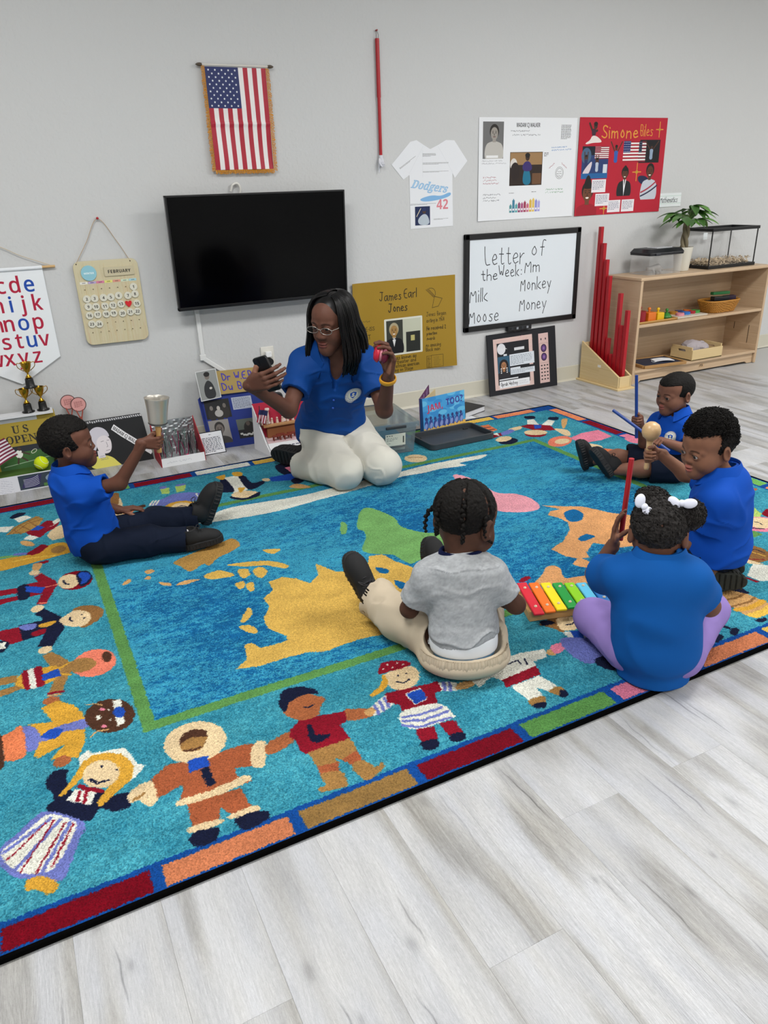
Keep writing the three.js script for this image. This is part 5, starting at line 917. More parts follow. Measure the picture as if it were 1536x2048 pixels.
// --- the boy on the right turning round with a maraca
{
  const mT = V(1.862, 0.49, -1.742), mB = V(1.86, 0.366, -1.744), g = gripHand([1.861, 0.415, -1.743], [0, 1, 0.0], [-0.07, 0.05, -0.03], 0.6, 1);
  const K = person({
    base: [1.94, 0.0125, -1.5], label: 'curly haired boy in blue polo turning to look back, maraca in hand', skin: '#805945', lip: '#9a5a50', size: 1, open: true, face: [-0.93, -0.16, -0.16], look: [-0.12, -0.12, 1], headScale: 0.95, torso: [[0.092, 0.085], [0.09, 0.082, 0.008], [0.086, 0.07]], leg: [0.056, 0.045, 0.032], limb: 0.88,
    j: { pelvis: [1.955, 0.15, -1.49], neck: [1.948, 0.392, -1.505], head: [1.906, 0.503, -1.542], shL: [1.872, 0.345, -1.452], shR: [2.016, 0.348, -1.552], elL: [1.876, 0.2, -1.49], wrL: [1.84, 0.12, -1.59], elR: [1.985, 0.345, -1.685], wrR: g.wrist, hipL: [1.91, 0.11, -1.49], knL: [1.83, 0.065, -1.66], anL: [1.9, 0.06, -1.47], hipR: [2.0, 0.11, -1.53], knR: [1.93, 0.065, -1.72], anR: [2.0, 0.06, -1.53] },
    handR: g.hand, handL: { B: basis(V(0, -1, 0), V(-0.5, -0.2, -0.8)), s: 0.58, curl: REST },
  });
  const sh = shirt(K, 0, { mat: royal, hem: -0.12, hemN: [0, -1, 0], sleeve: 0.66, seed: 41, ease: 0.018, fold: 0.006, foldScale: 6 }); collar(K, sh.mesh, royal, { h: 0.036, gap: 0.55, r: K.nr * 1.5, up: 0.022 });
  trousers(K, 0, { mat: navyCloth, len: 1.9, seed: 43 });
  const grip = mat(0x23251f, 0.8);
  shoe(K, [1.945, 0.05, -1.425], [-0.75, 0, -0.5], [0.5, -0.1, -0.8], 1.05, { soleMat: grip }); shoe(K, [2.03, 0.05, -1.5], [-0.6, 0, -0.75], [0.8, -0.1, -0.6], 1.0, { soleMat: grip });
  hairCap(K, keep(join(0.02, scalp(0.004), egg([0, 0.068, -0.008], [0.066, 0.056, 0.076])), 0.005, cutAt(0.056, 0.018)), { rough: 0.003, curls: 1700, curlSize: 0.72, center: [[0, 0.04, -0.01], [0, 0.07, 0]], where: (x, y, z) => y > 0.045 || (z < -0.05 && y > 0.0) });
  maracaAt = { top: mT, bottom: mB };
}
// --- the boy at the back with blue rhythm sticks
{
  const r = gripHand([2.403, 0.3, -2.338], [-0.05, 1, -0.04], [-0.08, 0.07, 0.02], 0.58, 1), tip = V(2.327, 0.348, -2.41), butt = V(2.43, 0.208, -2.16), gp = tip.clone().lerp(butt, 0.78), l = gripHand(A3(gp), A3(tip.clone().sub(butt)), [-0.06, 0.05, -0.02], 0.58, -1);
  const K = person({
    base: [2.6, 0.0125, -2.29], label: 'boy in blue polo and navy shorts at the back with two sticks', skin: '#775141', lip: '#8a5048', size: 1, face: [-0.96, -0.06, -0.08], look: [0.15, -0.05, 1], headScale: 0.91, torso: KID, leg: [0.05, 0.04, 0.028], limb: 0.84,
    j: { pelvis: [2.61, 0.092, -2.29], neck: [2.608, 0.298, -2.305], head: [2.592, 0.41, -2.312], shR: [2.598, 0.252, -2.388], shL: [2.604, 0.256, -2.218], elR: [2.52, 0.165, -2.39], wrR: r.wrist, elL: [2.53, 0.2, -2.15], wrL: l.wrist, hipR: [2.59, 0.075, -2.345], knR: [2.44, 0.085, -2.47], anR: [2.35, 0.065, -2.55], hipL: [2.58, 0.075, -2.25], knL: [2.455, 0.07, -2.33], anL: [2.352, 0.062, -2.405] },
    handR: r.hand, handL: l.hand,
  });
  const sh = shirt(K, 0, { mat: royal, hem: -0.1, sleeve: 0.68, seed: 51, fold: 0.005, foldScale: 7 }); collar(K, sh.mesh, royal, { gap: 0.55 });
  crest(K, sh, A3(at(K.P.neck, K.TB, 0.045, -0.072, 0.06)), A3(K.TB.z), 0.027);
  trousers(K, 0, { mat: navyCloth, len: 0.78, ease: 0.018, seed: 53, name: 'shorts' });
  shoe(K, [2.318, 0.05, -2.565], [-0.25, 0.9, -0.1], [0.9, 0.25, 0.3], 0.92); shoe(K, [2.318, 0.045, -2.42], [-0.35, 0.75, -0.5], [0.9, 0.4, 0.1], 0.95);
  hairCap(K, keep(scalp(0.0035), 0.004, cutAt(0.043, 0.036)), { rough: 0.0009 });
  stickAt = [[A3(V(2.387, 0.508, -2.351)), A3(V(2.408, 0.225, -2.334))], [A3(tip), A3(butt)]];
}
// --- the teacher kneeling by the wall
{
  const pa = V(-0.34, 0.93, -0.11).normalize(), r = gripHand([0.9, 0.6, -2.86], A3(pa), [0.525, 0.287, 0.8], 1, 1, [0.45, 0.55, 0.4], { spread: 0.03, thumb: [0.75, 0.5, 0.6, 0.2, 0.8, 0.6] });
  const ballC = V(1.325, 0.672, -2.69), LB = basis(V(-0.85, 0.1, -0.1), V(-0.1, 0.95, 0.25)), wl = ballC.clone().addScaledVector(LB.y, -0.092).addScaledVector(LB.z, -0.048);
  const K = person({
    base: [1.3, 0.0125, -3.1], label: 'woman in blue polo and pale trousers kneeling with phone and red ball', adult: true, skin: '#603f33', lip: '#6f403a', size: 1.45, face: [-0.78, -0.2, 0.52], faceUp: [0.05, 1, 0.05], look: [0.1, -0.25, 1], down: true, headScale: 1.13, neckR: 0.033,
    torso: [[0.165, 0.135], [0.125, 0.1, 0.01], [0.135, 0.1]], leg: [0.088, 0.07, 0.048], limb: 0.84,
    j: { pelvis: [1.335, 0.2, -3.3], neck: [1.29, 0.625, -3.045], head: [1.243, 0.775, -2.995], shR: [1.155, 0.575, -3.12], shL: [1.4, 0.575, -2.975], elR: [1.02, 0.415, -3.0], wrR: r.wrist, elL: [1.4, 0.395, -2.83], wrL: A3(wl), hipR: [1.25, 0.17, -3.3], knR: [1.255, 0.092, -2.975], anR: [1.13, 0.06, -3.24], hipL: [1.43, 0.17, -3.24], knL: [1.425, 0.1, -2.925], anL: [1.37, 0.06, -3.25] },
    handR: r.hand, handL: { B: LB, s: 1, curl: [0.55, 0.75, 0.5], spread: 0.12, thumb: [0.45, 0.8, 0.75, 0.2, 0.85, 0.45] },
  });
  const sh = shirt(K, 0, { mat: cloth(0x0c3f84, 0.65), hem: -0.14, hemN: [0, -0.97, 0.2], sleeve: 0.62, seed: 61, ease: 0.016, fold: 0.007, foldScale: 5, stretch: [1, 2.2, 1], cell: 0.0065, vneck: [0.115, 0.075] });
  collar(K, sh.mesh, sh.mesh.material, { h: 0.045, gap: 0.62, r: K.nr * 1.75, up: 0.024, fwd: 0.016, drop: 0.075, rx: 1.15 });
  crest(K, sh, A3(at(K.P.neck, K.TB, 0.085, -0.15, 0.1)), A3(K.TB.z), 0.036);
  for (let i = 0; i < 2; i++) { const c = at(K.P.neck, K.TB, 0, -0.17 - i * 0.05, 0.2), w = c.clone(); for (let k = 0; k < 40; k++) { const d = sh.field(w.x, w.y, w.z); if (d < 0.001) break; w.addScaledVector(K.TB.z, -d * 0.7); } part(sh.mesh, 'button', K.rel(ball(0.0055, w.x, w.y, w.z, 12)), mat(0x2a57b8, 0.4)); }
  trousers(K, 0, { mat: cloth(0xc6c4ba, 0.9), len: 1.97, rise: 0.2, ease: 0.012, fold: 0.006, foldScale: 7, seed: 63, crotch: 0.004, cell: 0.007 });
  shoe(K, [1.15, 0.06, -3.34], [-0.5, 0, -0.8], [0.6, 0.05, 0.5], 1.3, { laces: false }); shoe(K, [1.38, 0.06, -3.34], [0.5, 0, -0.8], [0.1, 0.05, 0.9], 1.5, { laces: false });
  // long straight hair parted at the top: a scalp cap and locks that fall behind and beside the face
  const { HB, hs } = K, M = new THREE.Matrix4().makeBasis(HB.x, HB.y, HB.z).setPosition(K.P.head), locks = [];
  const capF = keep(egg([0, 0.03, -0.016], [0.0755, 0.0755, 0.0885]), 0.006, plane([0, 0.062, 0.058], [0, -0.6, 0.8]));
  const capG = skinMesh(carve(capF, 0.002, cone([0.012, 0.108, -0.02], [0.016, 0.09, 0.06], 0.0025, 0.0025)), [-0.11, -0.12, -0.13], [0.11, 0.13, 0.1], 0.0034); locks.push(capG);
  for (let i = 0; i < 720; i++) {
    const a = mix(rad(50), rad(310), (i + rnd() * 0.8) / 720), sx = Math.sin(a), cz = Math.cos(a), lay = rnd(), len = rr(1.0, 1.2) * (cz > 0.3 ? 0.92 : 1), w = rr(0.0018, 0.0036), out = 1 + lay * 0.16 + (cz > 0.2 ? 0.02 : 0);
    const R = (k, dx, dz) => [sx * 0.0775 * out * k + dx, 0, cz * 0.09 * out * k - 0.016 + dz], p = [];
    const st = 0.012; p.push([st + sx * 0.012, 0.104, cz * 0.03 - 0.01]);
    { const q = R(0.72, 0, 0); p.push([q[0], 0.088, q[2]]); } { const q = R(0.97, 0, 0); p.push([q[0], 0.045, q[2]]); } { const q = R(1.06, 0, 0); p.push([q[0], -0.01, q[2]]); }
    const bx = sx * 0.012 * rr(0.3, 1.2), bz = (cz > 0 ? 0.004 : -0.02);
    { const q = R(1.08, bx, bz); p.push([q[0], -0.075 * len, q[2]]); } { const q = R(1.1, bx * 1.5, bz + 0.004); p.push([q[0], -0.125 * len, q[2] + 0.004]); } { const q = R(1.0, bx * 0.6 + rr(-0.006, 0.006), bz + 0.012); p.push([q[0], -0.172 * len, q[2] + rr(-0.008, 0.012)]); }
    const g = tube(p, w, 16, 5); g.deleteAttribute('uv'); locks.push(g);
  }
  const sleek = new THREE.MeshPhysicalMaterial({ color: 0x060506, roughness: 0.36, specularIntensity: 0.6 });
  part(K.root, 'hair', K.rel(mergeGeometries(locks.map((g) => { g.deleteAttribute('uv'); return g; })).scale(hs, hs, hs).applyMatrix4(M)), sleek);
  // spectacles
  const sil = mat(0xb9b4ac, 0.25, { metalness: 0.85 }), lens = phys({ color: 0xffffff, roughness: 0.02, transmission: 1, thickness: 0, ior: 1.4 }), gl = new THREE.Group(); gl.name = 'glasses'; K.root.add(gl);
  const putG = (g) => K.rel(g.scale(hs, hs, hs).applyMatrix4(M)), fr = [];
  for (const k of [-1, 1]) {
    const rim = []; for (let i = 0; i < 20; i++) { const a = i / 20 * Math.PI * 2; rim.push([k * 0.03 + Math.cos(a) * 0.0225, -0.006 + Math.sin(a) * 0.0125, 0.091 - Math.abs(Math.cos(a) * 0.0225 + 0.03) * 0.15]); }
    fr.push(tube(rim, 0.0011, 40, 6, true), tube([[k * 0.052, -0.002, 0.083], [k * 0.068, 0.0, 0.05], [k * 0.074, -0.004, -0.005]], 0.0013, 12, 6));
    const lg = new THREE.CircleGeometry(1, 30).scale(0.022, 0.012, 1).rotateY(k * 0.15).translate(k * 0.03, -0.006, 0.0865); part(gl, 'lens', putG(lg), lens);
  }
  fr.push(tube([[-0.008, -0.002, 0.0895], [0, 0.001, 0.0915], [0.008, -0.002, 0.0895]], 0.0012, 8, 6)); part(gl, 'frame', putG(mergeGeometries(fr)), sil);
  // wristband and ring on the raised hand
  const band = new THREE.TorusGeometry(0.031, 0.0045, 10, 36); band.scale(1.05, 0.9, 2.6); { const d = K.P.wrL.clone().sub(K.P.elL).normalize(); band.applyQuaternion(new THREE.Quaternion().setFromUnitVectors(V(0, 0, 1), d)); const c = K.P.elL.clone().lerp(K.P.wrL, 0.88); band.translate(c.x, c.y, c.z); } part(K.root, 'wristband', K.rel(band), mat(0xd99a1e, 0.5));
  teacherAt = { phone: { c: at(V(0.9, 0.6, -2.86), r.hand.B, 0.016, -0.004, 0.006), B: r.hand.B }, ball: ballC };
}
// ---------------------------------------------------------------- lettering and printed pictures
const PEN = {};
for (const row of ("A:0,10 3,0 6,10|1.2,6.5 4.8,6.5;B:0,0 0,10 4,10 5,8 4,5.4 0,5|4,5.2 4.6,2.5 3,0 0,0;C:5.5,1.5 3.5,0 1,1.5 0,5 1,8.5 3,10 5.5,8.8;D:0,0 0,10 3,9.5 5.5,7 5.5,3.5 3,.5 0,0;E:5,0 0,0 0,10 5,10|0,5 4,5;F:5,0 0,0 0,10|0,5 4,5;" +
  "G:5.5,1.5 3,0 .5,2 0,6 2,10 5,9 5.5,6 3,6;H:0,0 0,10|5,0 5,10|0,5 5,5;I:0,0 0,10;J:1,0 6,0|4,0 4,8 2.5,10 .5,9 0,7.5;K:0,0 0,10|5,0 0,6 5,10;L:0,0 0,10 5,9.5;M:0,10 .5,0 3,7 5.8,0 6.3,10;N:0,10 0,0 5,10 5,0;O:3,0 .5,2 0,6 2,10 4.5,9 5.6,5 4.5,1 3,0;P:0,10 0,0 4,.5 5,3 3.5,5.5 0,5.5;R:0,10 0,0 4,.5 5,3 3.5,5 0,5|2.5,5 5,10;S:5,1.5 3,0 .5,1.5 1,4 4.5,6 5,8.5 2.5,10 0,8.5;T:0,0 6,0|3,0 3,10;U:0,0 .3,8 2.5,10 4.7,8 5,0;V:0,0 2.8,10 5.6,0;W:0,0 1.5,10 3.5,3 5.2,10 7,0;Y:0,0 2.8,5|5.6,0 2,10;Z:0,0 5,0 0,10 5,10;" +
  "a:5,4.5 2,4 0,6.5 1,10 3.5,9.5 5,5|5,4.2 5,9 6,10;b:0,0 0,10 3,10 5,7.5 3,5 0,7;c:4.5,5 2.5,4 .3,6.5 1.5,10 4.8,9;d:5,0 5,10|5,6 2.5,4.2 0,7 2,10 5,8.5;e:.2,7 4.8,6.8 4,4.5 2,4 0,7 1.5,10 5,9;f:5,1 3.5,0 2.2,2 2,10|.5,4.5 4,4.5;g:4.8,5 2,4 0,6.8 2,9.5 4.8,8|4.8,4.2 4.8,12 2.5,14 .5,12.5;h:0,0 0,10|0,6 2.5,4.3 4.5,6 4.5,10;i:0,4.5 0,10|0,2 .2,2.4;j:2,4.5 2,12 0,13.5|2,2 2.2,2.4;k:0,0 0,10|4.5,4.5 0,7.5 4.8,10;l:0,0 0,10;m:0,4.5 0,10|0,6 2,4.3 3.2,6 3.2,10|3.2,6 5.2,4.3 6.4,6 6.4,10;n:0,4.5 0,10|0,6 2.5,4.3 4.5,6 4.5,10;" +
  "o:2.5,4 0,6.8 2.3,10 4.9,7.2 2.5,4;p:0,4.5 0,14|0,6 2.5,4.2 4.8,7 2.5,10 0,8.5;q:4.8,4.5 4.8,14|4.8,6 2.5,4.2 0,7 2,10 4.8,8.5;r:0,4.5 0,10|0,6.5 2,4.5 4,4.8;s:4.3,4.8 2,4 .4,5.5 4.3,8 2.8,10 0,9.2;t:1.8,1 1.8,9 3.5,10 4.5,9.3|0,4.3 4,4.3;u:0,4.5 .3,8.5 2,10 4.5,7|4.5,4.5 4.5,10;v:0,4.5 2.3,10 4.8,4.5;w:0,4.5 1.5,10 3.2,5.5 5,10 6.4,4.5;x:0,4.5 4.5,10|4.5,4.5 0,10;y:0,4.5 2.5,9|5,4.5 1,14;z:0,4.5 4,4.5 0,10 4.5,10;::0,5 .1,5.4|0,9 .1,9.4;.:0,9.7 .1,10;1:0,2 2,0 2,10;2:0,2 2.5,0 4.5,2.5 0,10 5,10;3:0,1 3,0 4,3 2,5 4.5,7.5 2,10 0,9;4:3.5,0 0,7 5,7|3.8,3 3.8,10;6:4,0 .5,5 1,9.5 4,9.5 4.5,6.5 .5,6.5;9:4.5,5 .5,5 1,.5 4,.5 4.3,3 3.5,10").split(';')) {
  const k = row[0], v = row.slice(2); PEN[k] = v.split('|').map((s) => s.split(' ').map((p) => p.split(',').map(Number)));
}
function scrawl(c, text, x, y, h, o = {}) {     // felt-pen writing, y at the baseline, h = height of a capital
  c.save(); c.translate(x, y); c.rotate(o.turn ?? 0); c.strokeStyle = o.ink ?? '#15151a'; c.lineWidth = o.w ?? h * 0.09; c.lineCap = c.lineJoin = 'round';
  let X = 0; const s = h / 10, sq = o.wide ?? 1;
  for (const ch of text) {
    if (ch === ' ') { X += 5 * s * sq; continue; }
    const g = PEN[ch] ?? PEN[ch.toUpperCase()] ?? [[[0, 6], [3, 6]]]; let far = 0;
    for (const st of g) {
      const P = st.map(([px, py]) => [X + px * s * sq + (rnd() - 0.5) * s * 0.5, (py - 10) * s + (rnd() - 0.5) * s * 0.5 - (py - 10) * 0 ]); far = Math.max(far, ...st.map((q) => q[0]));
      c.beginPath(); c.moveTo(...P[0]); for (let i = 1; i < P.length - 1; i++) c.quadraticCurveTo(P[i][0], P[i][1], (P[i][0] + P[i + 1][0]) / 2, (P[i][1] + P[i + 1][1]) / 2); c.lineTo(...P[P.length - 1]); c.stroke();
    }
    X += (far + (o.gap ?? 2)) * s * sq;
  }
  c.restore(); return X;
}
function typed(c, x, y, w, n, lh, ink = '#333', seed = 1) {   // rows of print too small to read
  c.fillStyle = ink; for (let i = 0; i < n; i++) { let X = x; const end = x + w * (i === n - 1 ? 0.6 : 0.92 + 0.08 * hash3(i, seed, 2)); let k = 0; while (X < end) { const L = lh * (0.6 + 1.6 * hash3(i, k++, seed)); c.fillRect(X, y + i * lh, Math.min(L, end - X), lh * 0.42); X += L + lh * 0.45; } }
}
function scribble(c, x, y, w, n, lh, ink, seed = 1, lw = 2, turn = 0) {
  c.save(); c.translate(x, y); c.rotate(turn); c.strokeStyle = ink; c.lineWidth = lw; c.lineCap = 'round';
  for (let i = 0; i < n; i++) { c.beginPath(); const end = w * (0.7 + 0.3 * hash3(i, seed, 1)); for (let X = 0, k = 0; X < end; X += lh * 0.16, k++) { const yy = i * lh + (hash3(k, i, seed) - 0.5) * lh * 0.55; hash3(k, seed, i + 9) > 0.86 || !k ? c.moveTo(X + lh * 0.1, yy) : c.lineTo(X, yy); } c.stroke(); }
  c.restore();
}
function blob(c, fill, pts) { c.fillStyle = fill; c.beginPath(); const n = pts.length, M = (i) => { const a = pts[i % n], b = pts[(i + 1) % n]; return [(a[0] + b[0]) / 2, (a[1] + b[1]) / 2]; }; c.moveTo(...M(n - 1)); for (let i = 0; i < n; i++) c.quadraticCurveTo(...pts[i], ...M(i)); c.fill(); }
function oval(c, fill, x, y, rx, ry, t = 0) { c.fillStyle = fill; c.beginPath(); c.ellipse(x, y, rx, ry, t, 0, 7); c.fill(); }
function bust(c, x, y, w, h, o) {               // a head-and-shoulders picture
  c.save(); c.beginPath(); c.rect(x, y, w, h); c.clip(); if (o.bg) { c.fillStyle = o.bg; c.fillRect(x, y, w, h); }
  const cx = x + w * (o.cx ?? 0.5), cy = y + h * (o.cy ?? 0.36), r = w * (o.r ?? 0.19);
  if (o.longHair) blob(c, o.hair, [[cx - r * 1.5, cy - r], [cx, cy - r * 1.9], [cx + r * 1.5, cy - r], [cx + r * 1.6, cy + r * 1.6], [cx + r, cy + r * 2.2], [cx - r, cy + r * 2.2], [cx - r * 1.6, cy + r * 1.6]]);
  blob(c, o.shirt, [[cx - r * 2.4, y + h * 1.1], [cx - r * 2.2, cy + r * 2.1], [cx - r * 0.6, cy + r * 1.5], [cx + r * 0.6, cy + r * 1.5], [cx + r * 2.2, cy + r * 2.1], [cx + r * 2.4, y + h * 1.1]]);
  c.fillStyle = o.skin; c.fillRect(cx - r * 0.4, cy + r * 0.5, r * 0.8, r * 1.2);
  oval(c, o.hair, cx, cy - r * 0.25, r * 1.12, r * 1.32); oval(c, o.skin, cx, cy + r * 0.12, r * 0.88, r * 1.15); if (o.hat) blob(c, o.hair, [[cx - r, cy - r * 0.6], [cx, cy - r * (o.hat)], [cx + r, cy - r * 0.6], [cx, cy - r * 0.5]]);
  const e = o.ink ?? '#2a1a14'; oval(c, e, cx - r * 0.36, cy, r * 0.14, r * 0.08); oval(c, e, cx + r * 0.36, cy, r * 0.14, r * 0.08); c.strokeStyle = e; c.lineWidth = r * 0.09; c.beginPath(); c.moveTo(cx - r * 0.55, cy - r * 0.25); c.lineTo(cx - r * 0.18, cy - r * 0.28); c.moveTo(cx + r * 0.18, cy - r * 0.28); c.lineTo(cx + r * 0.55, cy - r * 0.25); c.moveTo(cx + r * 0.02, cy + r * 0.05); c.lineTo(cx - r * 0.08, cy + r * 0.42); c.lineTo(cx + r * 0.1, cy + r * 0.42); c.stroke();
  if (o.smile) { blob(c, '#f2ece4', [[cx - r * 0.4, cy + r * 0.62], [cx + r * 0.4, cy + r * 0.62], [cx + r * 0.2, cy + r * 0.86], [cx - r * 0.2, cy + r * 0.86]]); } else { c.strokeStyle = o.lip ?? '#5a2f2a'; c.lineWidth = r * 0.12; c.beginPath(); c.moveTo(cx - r * 0.28, cy + r * 0.72); c.lineTo(cx + r * 0.28, cy + r * 0.7); c.stroke(); }
  if (o.tie) { c.fillStyle = '#f0f0ee'; c.beginPath(); c.moveTo(cx - r * 0.5, cy + r * 1.5); c.lineTo(cx + r * 0.5, cy + r * 1.5); c.lineTo(cx, cy + r * 3.4); c.fill(); c.fillStyle = '#15151a'; c.beginPath(); c.moveTo(cx - r * 0.5, cy + r * 1.5); c.lineTo(cx + r * 0.5, cy + r * 1.95); c.lineTo(cx + r * 0.5, cy + r * 1.5); c.lineTo(cx - r * 0.5, cy + r * 1.95); c.fill(); }
  c.restore();
}
function stripesFlag(c, x, y, w, h, ink = '#a3162c', blue = '#1a2a66') { c.fillStyle = '#ece9e6'; c.fillRect(x, y, w, h); c.fillStyle = ink; for (let i = 0; i < 13; i += 2) c.fillRect(x, y + i * h / 13, w, h / 13); c.fillStyle = blue; c.fillRect(x, y, w * 0.42, h * 7 / 13); c.fillStyle = '#ece9e6'; for (let r = 0; r < 5; r++) for (let k = 0; k < 6; k++) oval(c, '#ece9e6', x + w * 0.42 * (k + 0.5) / 6, y + h * 7 / 13 * (r + 0.5) / 5, w * 0.014, w * 0.014); }
const printMat = (w, h, draw, extra = {}) => new THREE.MeshStandardMaterial({ map: tex(canvas(w, h, draw)), roughness: 0.75, ...extra });
// a board given by its four front corners (bottom left, bottom right, top right, top left) and a thickness
function board(q, t, n = 1, bend) {
  const [a, b, c, d] = q.map((p) => V(...p)), N = b.clone().sub(a).cross(d.clone().sub(a)).normalize(), g = new THREE.BoxGeometry(1, 1, 1, n, n, 1), p = g.attributes.position, uv = new Float32Array(p.count * 2);
  for (let i = 0; i < p.count; i++) { const u = p.getX(i) + 0.5, v = p.getY(i) + 0.5, w = a.clone().lerp(b, u).lerp(d.clone().lerp(c, u), v); w.addScaledVector(N, (p.getZ(i) > 0 ? 0 : -t) + (bend ? bend(u, v) : 0)); p.setXYZ(i, w.x, w.y, w.z); uv[2 * i] = u; uv[2 * i + 1] = v; }
  g.setAttribute('uv', new THREE.BufferAttribute(uv, 2)); g.computeVertexNormals(); return g;
}
// ---------------------------------------------------------------- what hangs on the wall
const WZ = -4.05;
// flag hung lengthwise from a short rod
{
  const f = thing('wall_flag', 'small fringed american flag hanging from a rod above the television', 'flag', [1.25, 1.4, WZ + 0.02]);
  const w = 0.305, h = 0.45, map = tex(canvas(512, 768, (c) => {
    c.fillStyle = '#e9e6e4'; c.fillRect(0, 0, 512, 768); c.fillStyle = '#ab1730'; for (let i = 0; i < 13; i += 2) c.fillRect((12 - i) * 512 / 13, 0, 512 / 13, 768);
    c.fillStyle = '#16255f'; c.fillRect(0, 0, 512 * 7 / 13, 300); c.fillStyle = '#f2f2f2';
    for (let r = 0; r < 11; r++) for (let k = 0; k < (r % 2 ? 4 : 5); k++) { const x = (r % 2 ? 55 : 28) + k * 55, y = 22 + r * 26; c.beginPath(); for (let i = 0; i < 10; i++) { const a = i * Math.PI / 5 - Math.PI / 2, q = i % 2 ? 4.2 : 10.5; i ? c.lineTo(x + Math.cos(a) * q, y + Math.sin(a) * q) : c.moveTo(x + Math.cos(a) * q, y + Math.sin(a) * q); } c.fill(); }
  }));
  const wave = (u, v) => 0.004 * Math.sin(u * 11 + v * 2) * (1 - v) + 0.006 * Math.exp(-(((v - 0.46) / 0.02) ** 2)) + 0.004 * Math.sin(v * 9 + u * 3) * (1 - v);
  part(f, 'cloth', sheet(w, h, 0.0015, 40, 60, wave), new THREE.MeshPhysicalMaterial({ map, roughness: 0.5, sheen: 0.4 }), [0, h / 2, 0]);
  part(f, 'rod', rod([-0.165, h + 0.008, 0.002], [0.165, h + 0.008, 0.002], 0.0042), mat(0xd8d4cc, 0.5));
  for (const s of [-1, 1]) part(f, 'finial', lathe([[0, 0], [0.0065, 0.002], [0.008, 0.012], [0.006, 0.024], [0.001, 0.032], [0, 0.033]], 14).rotateZ(-s * Math.PI / 2), mat(0x4d4030, 0.4), [s * 0.163, h + 0.008, 0.002]);
  const gold = mat(0xe09a22, 0.55), loops = (n, fn) => mergeGeometries([...Array(n)].map((_, i) => { const [x, y, dx, dy] = fn(i / (n - 1)), L = 0.016 + 0.006 * hash3(i, 3, n), a = (hash3(i, 1, n) - 0.5) * 0.8; const X = dx * L - dy * a * 0.008, Y = dy * L + dx * a * 0.008; return tube([[x, y, 0.002], [x + X * 0.6 + dy * 0.003, y + Y * 0.6 - dx * 0.003, 0.005], [x + X, y + Y, 0.003], [x + X * 0.6 - dy * 0.003, y + Y * 0.6 + dx * 0.003, 0.001], [x, y, 0.001]], 0.0013, 10, 5); }));
  part(f, 'fringe', loops(70, (t) => [-w / 2, t * h, -1, -0.25]), gold); part(f, 'fringe', loops(70, (t) => [w / 2, t * h, 1, -0.25]), gold); part(f, 'fringe', loops(56, (t) => [(t - 0.5) * w, 0, 0.1, -1]), gold);
}
// red pointer with a little white hand
{
  const p = thing('pointer_stick', 'long red pointer stick with a small white hand, hung on a nail', 'pointer', [2.03, 1.37, WZ + 0.012]);
  const red = mat(0xb0101f, 0.35);
  part(p, 'shaft', mergeGeometries([cyl(0.0085, 0.0085, 0.29, 18, 0, 0.225, 0), cyl(0.0105, 0.0105, 0.27, 18, 0, 0.5, 0)]), red);
  const hf = local(handField(1, [[0.05, 0.05, 0.05], [1.3, 1.4, 0.8], [1.3, 1.4, 0.8], [1.3, 1.4, 0.8]], { thumb: [0.3, 0.8, 0.6, -0.4, 0.8, 0.4] }), V(0, 0.072, 0), { x: V(-1, 0, 0), y: V(0, -1, 0), z: V(0, 0, 1) }, 0.42);
  part(p, 'hand', mergeGeometries([skinMesh(hf, [-0.03, -0.02, -0.03], [0.03, 0.085, 0.04], 0.0018), ((g) => { g.deleteAttribute('uv'); return g; })(cyl(0.012, 0.011, 0.02, 16, 0, 0.076, 0))]), mat(0xdadbe2, 0.6));
  part(p, 'hanging_loop', tube([[-0.004, 0.63, 0], [-0.006, 0.65, 0.002], [0, 0.672, -0.004], [0.006, 0.65, 0.002], [0.004, 0.63, 0]], 0.0011, 20, 6), mat(0x3a2f2c, 0.8)); part(p, 'nail', cyl(0.004, 0.004, 0.016, 10).rotateX(Math.PI / 2), mat(0x8a2020, 0.5), [0, 0.672, -0.004]);
}
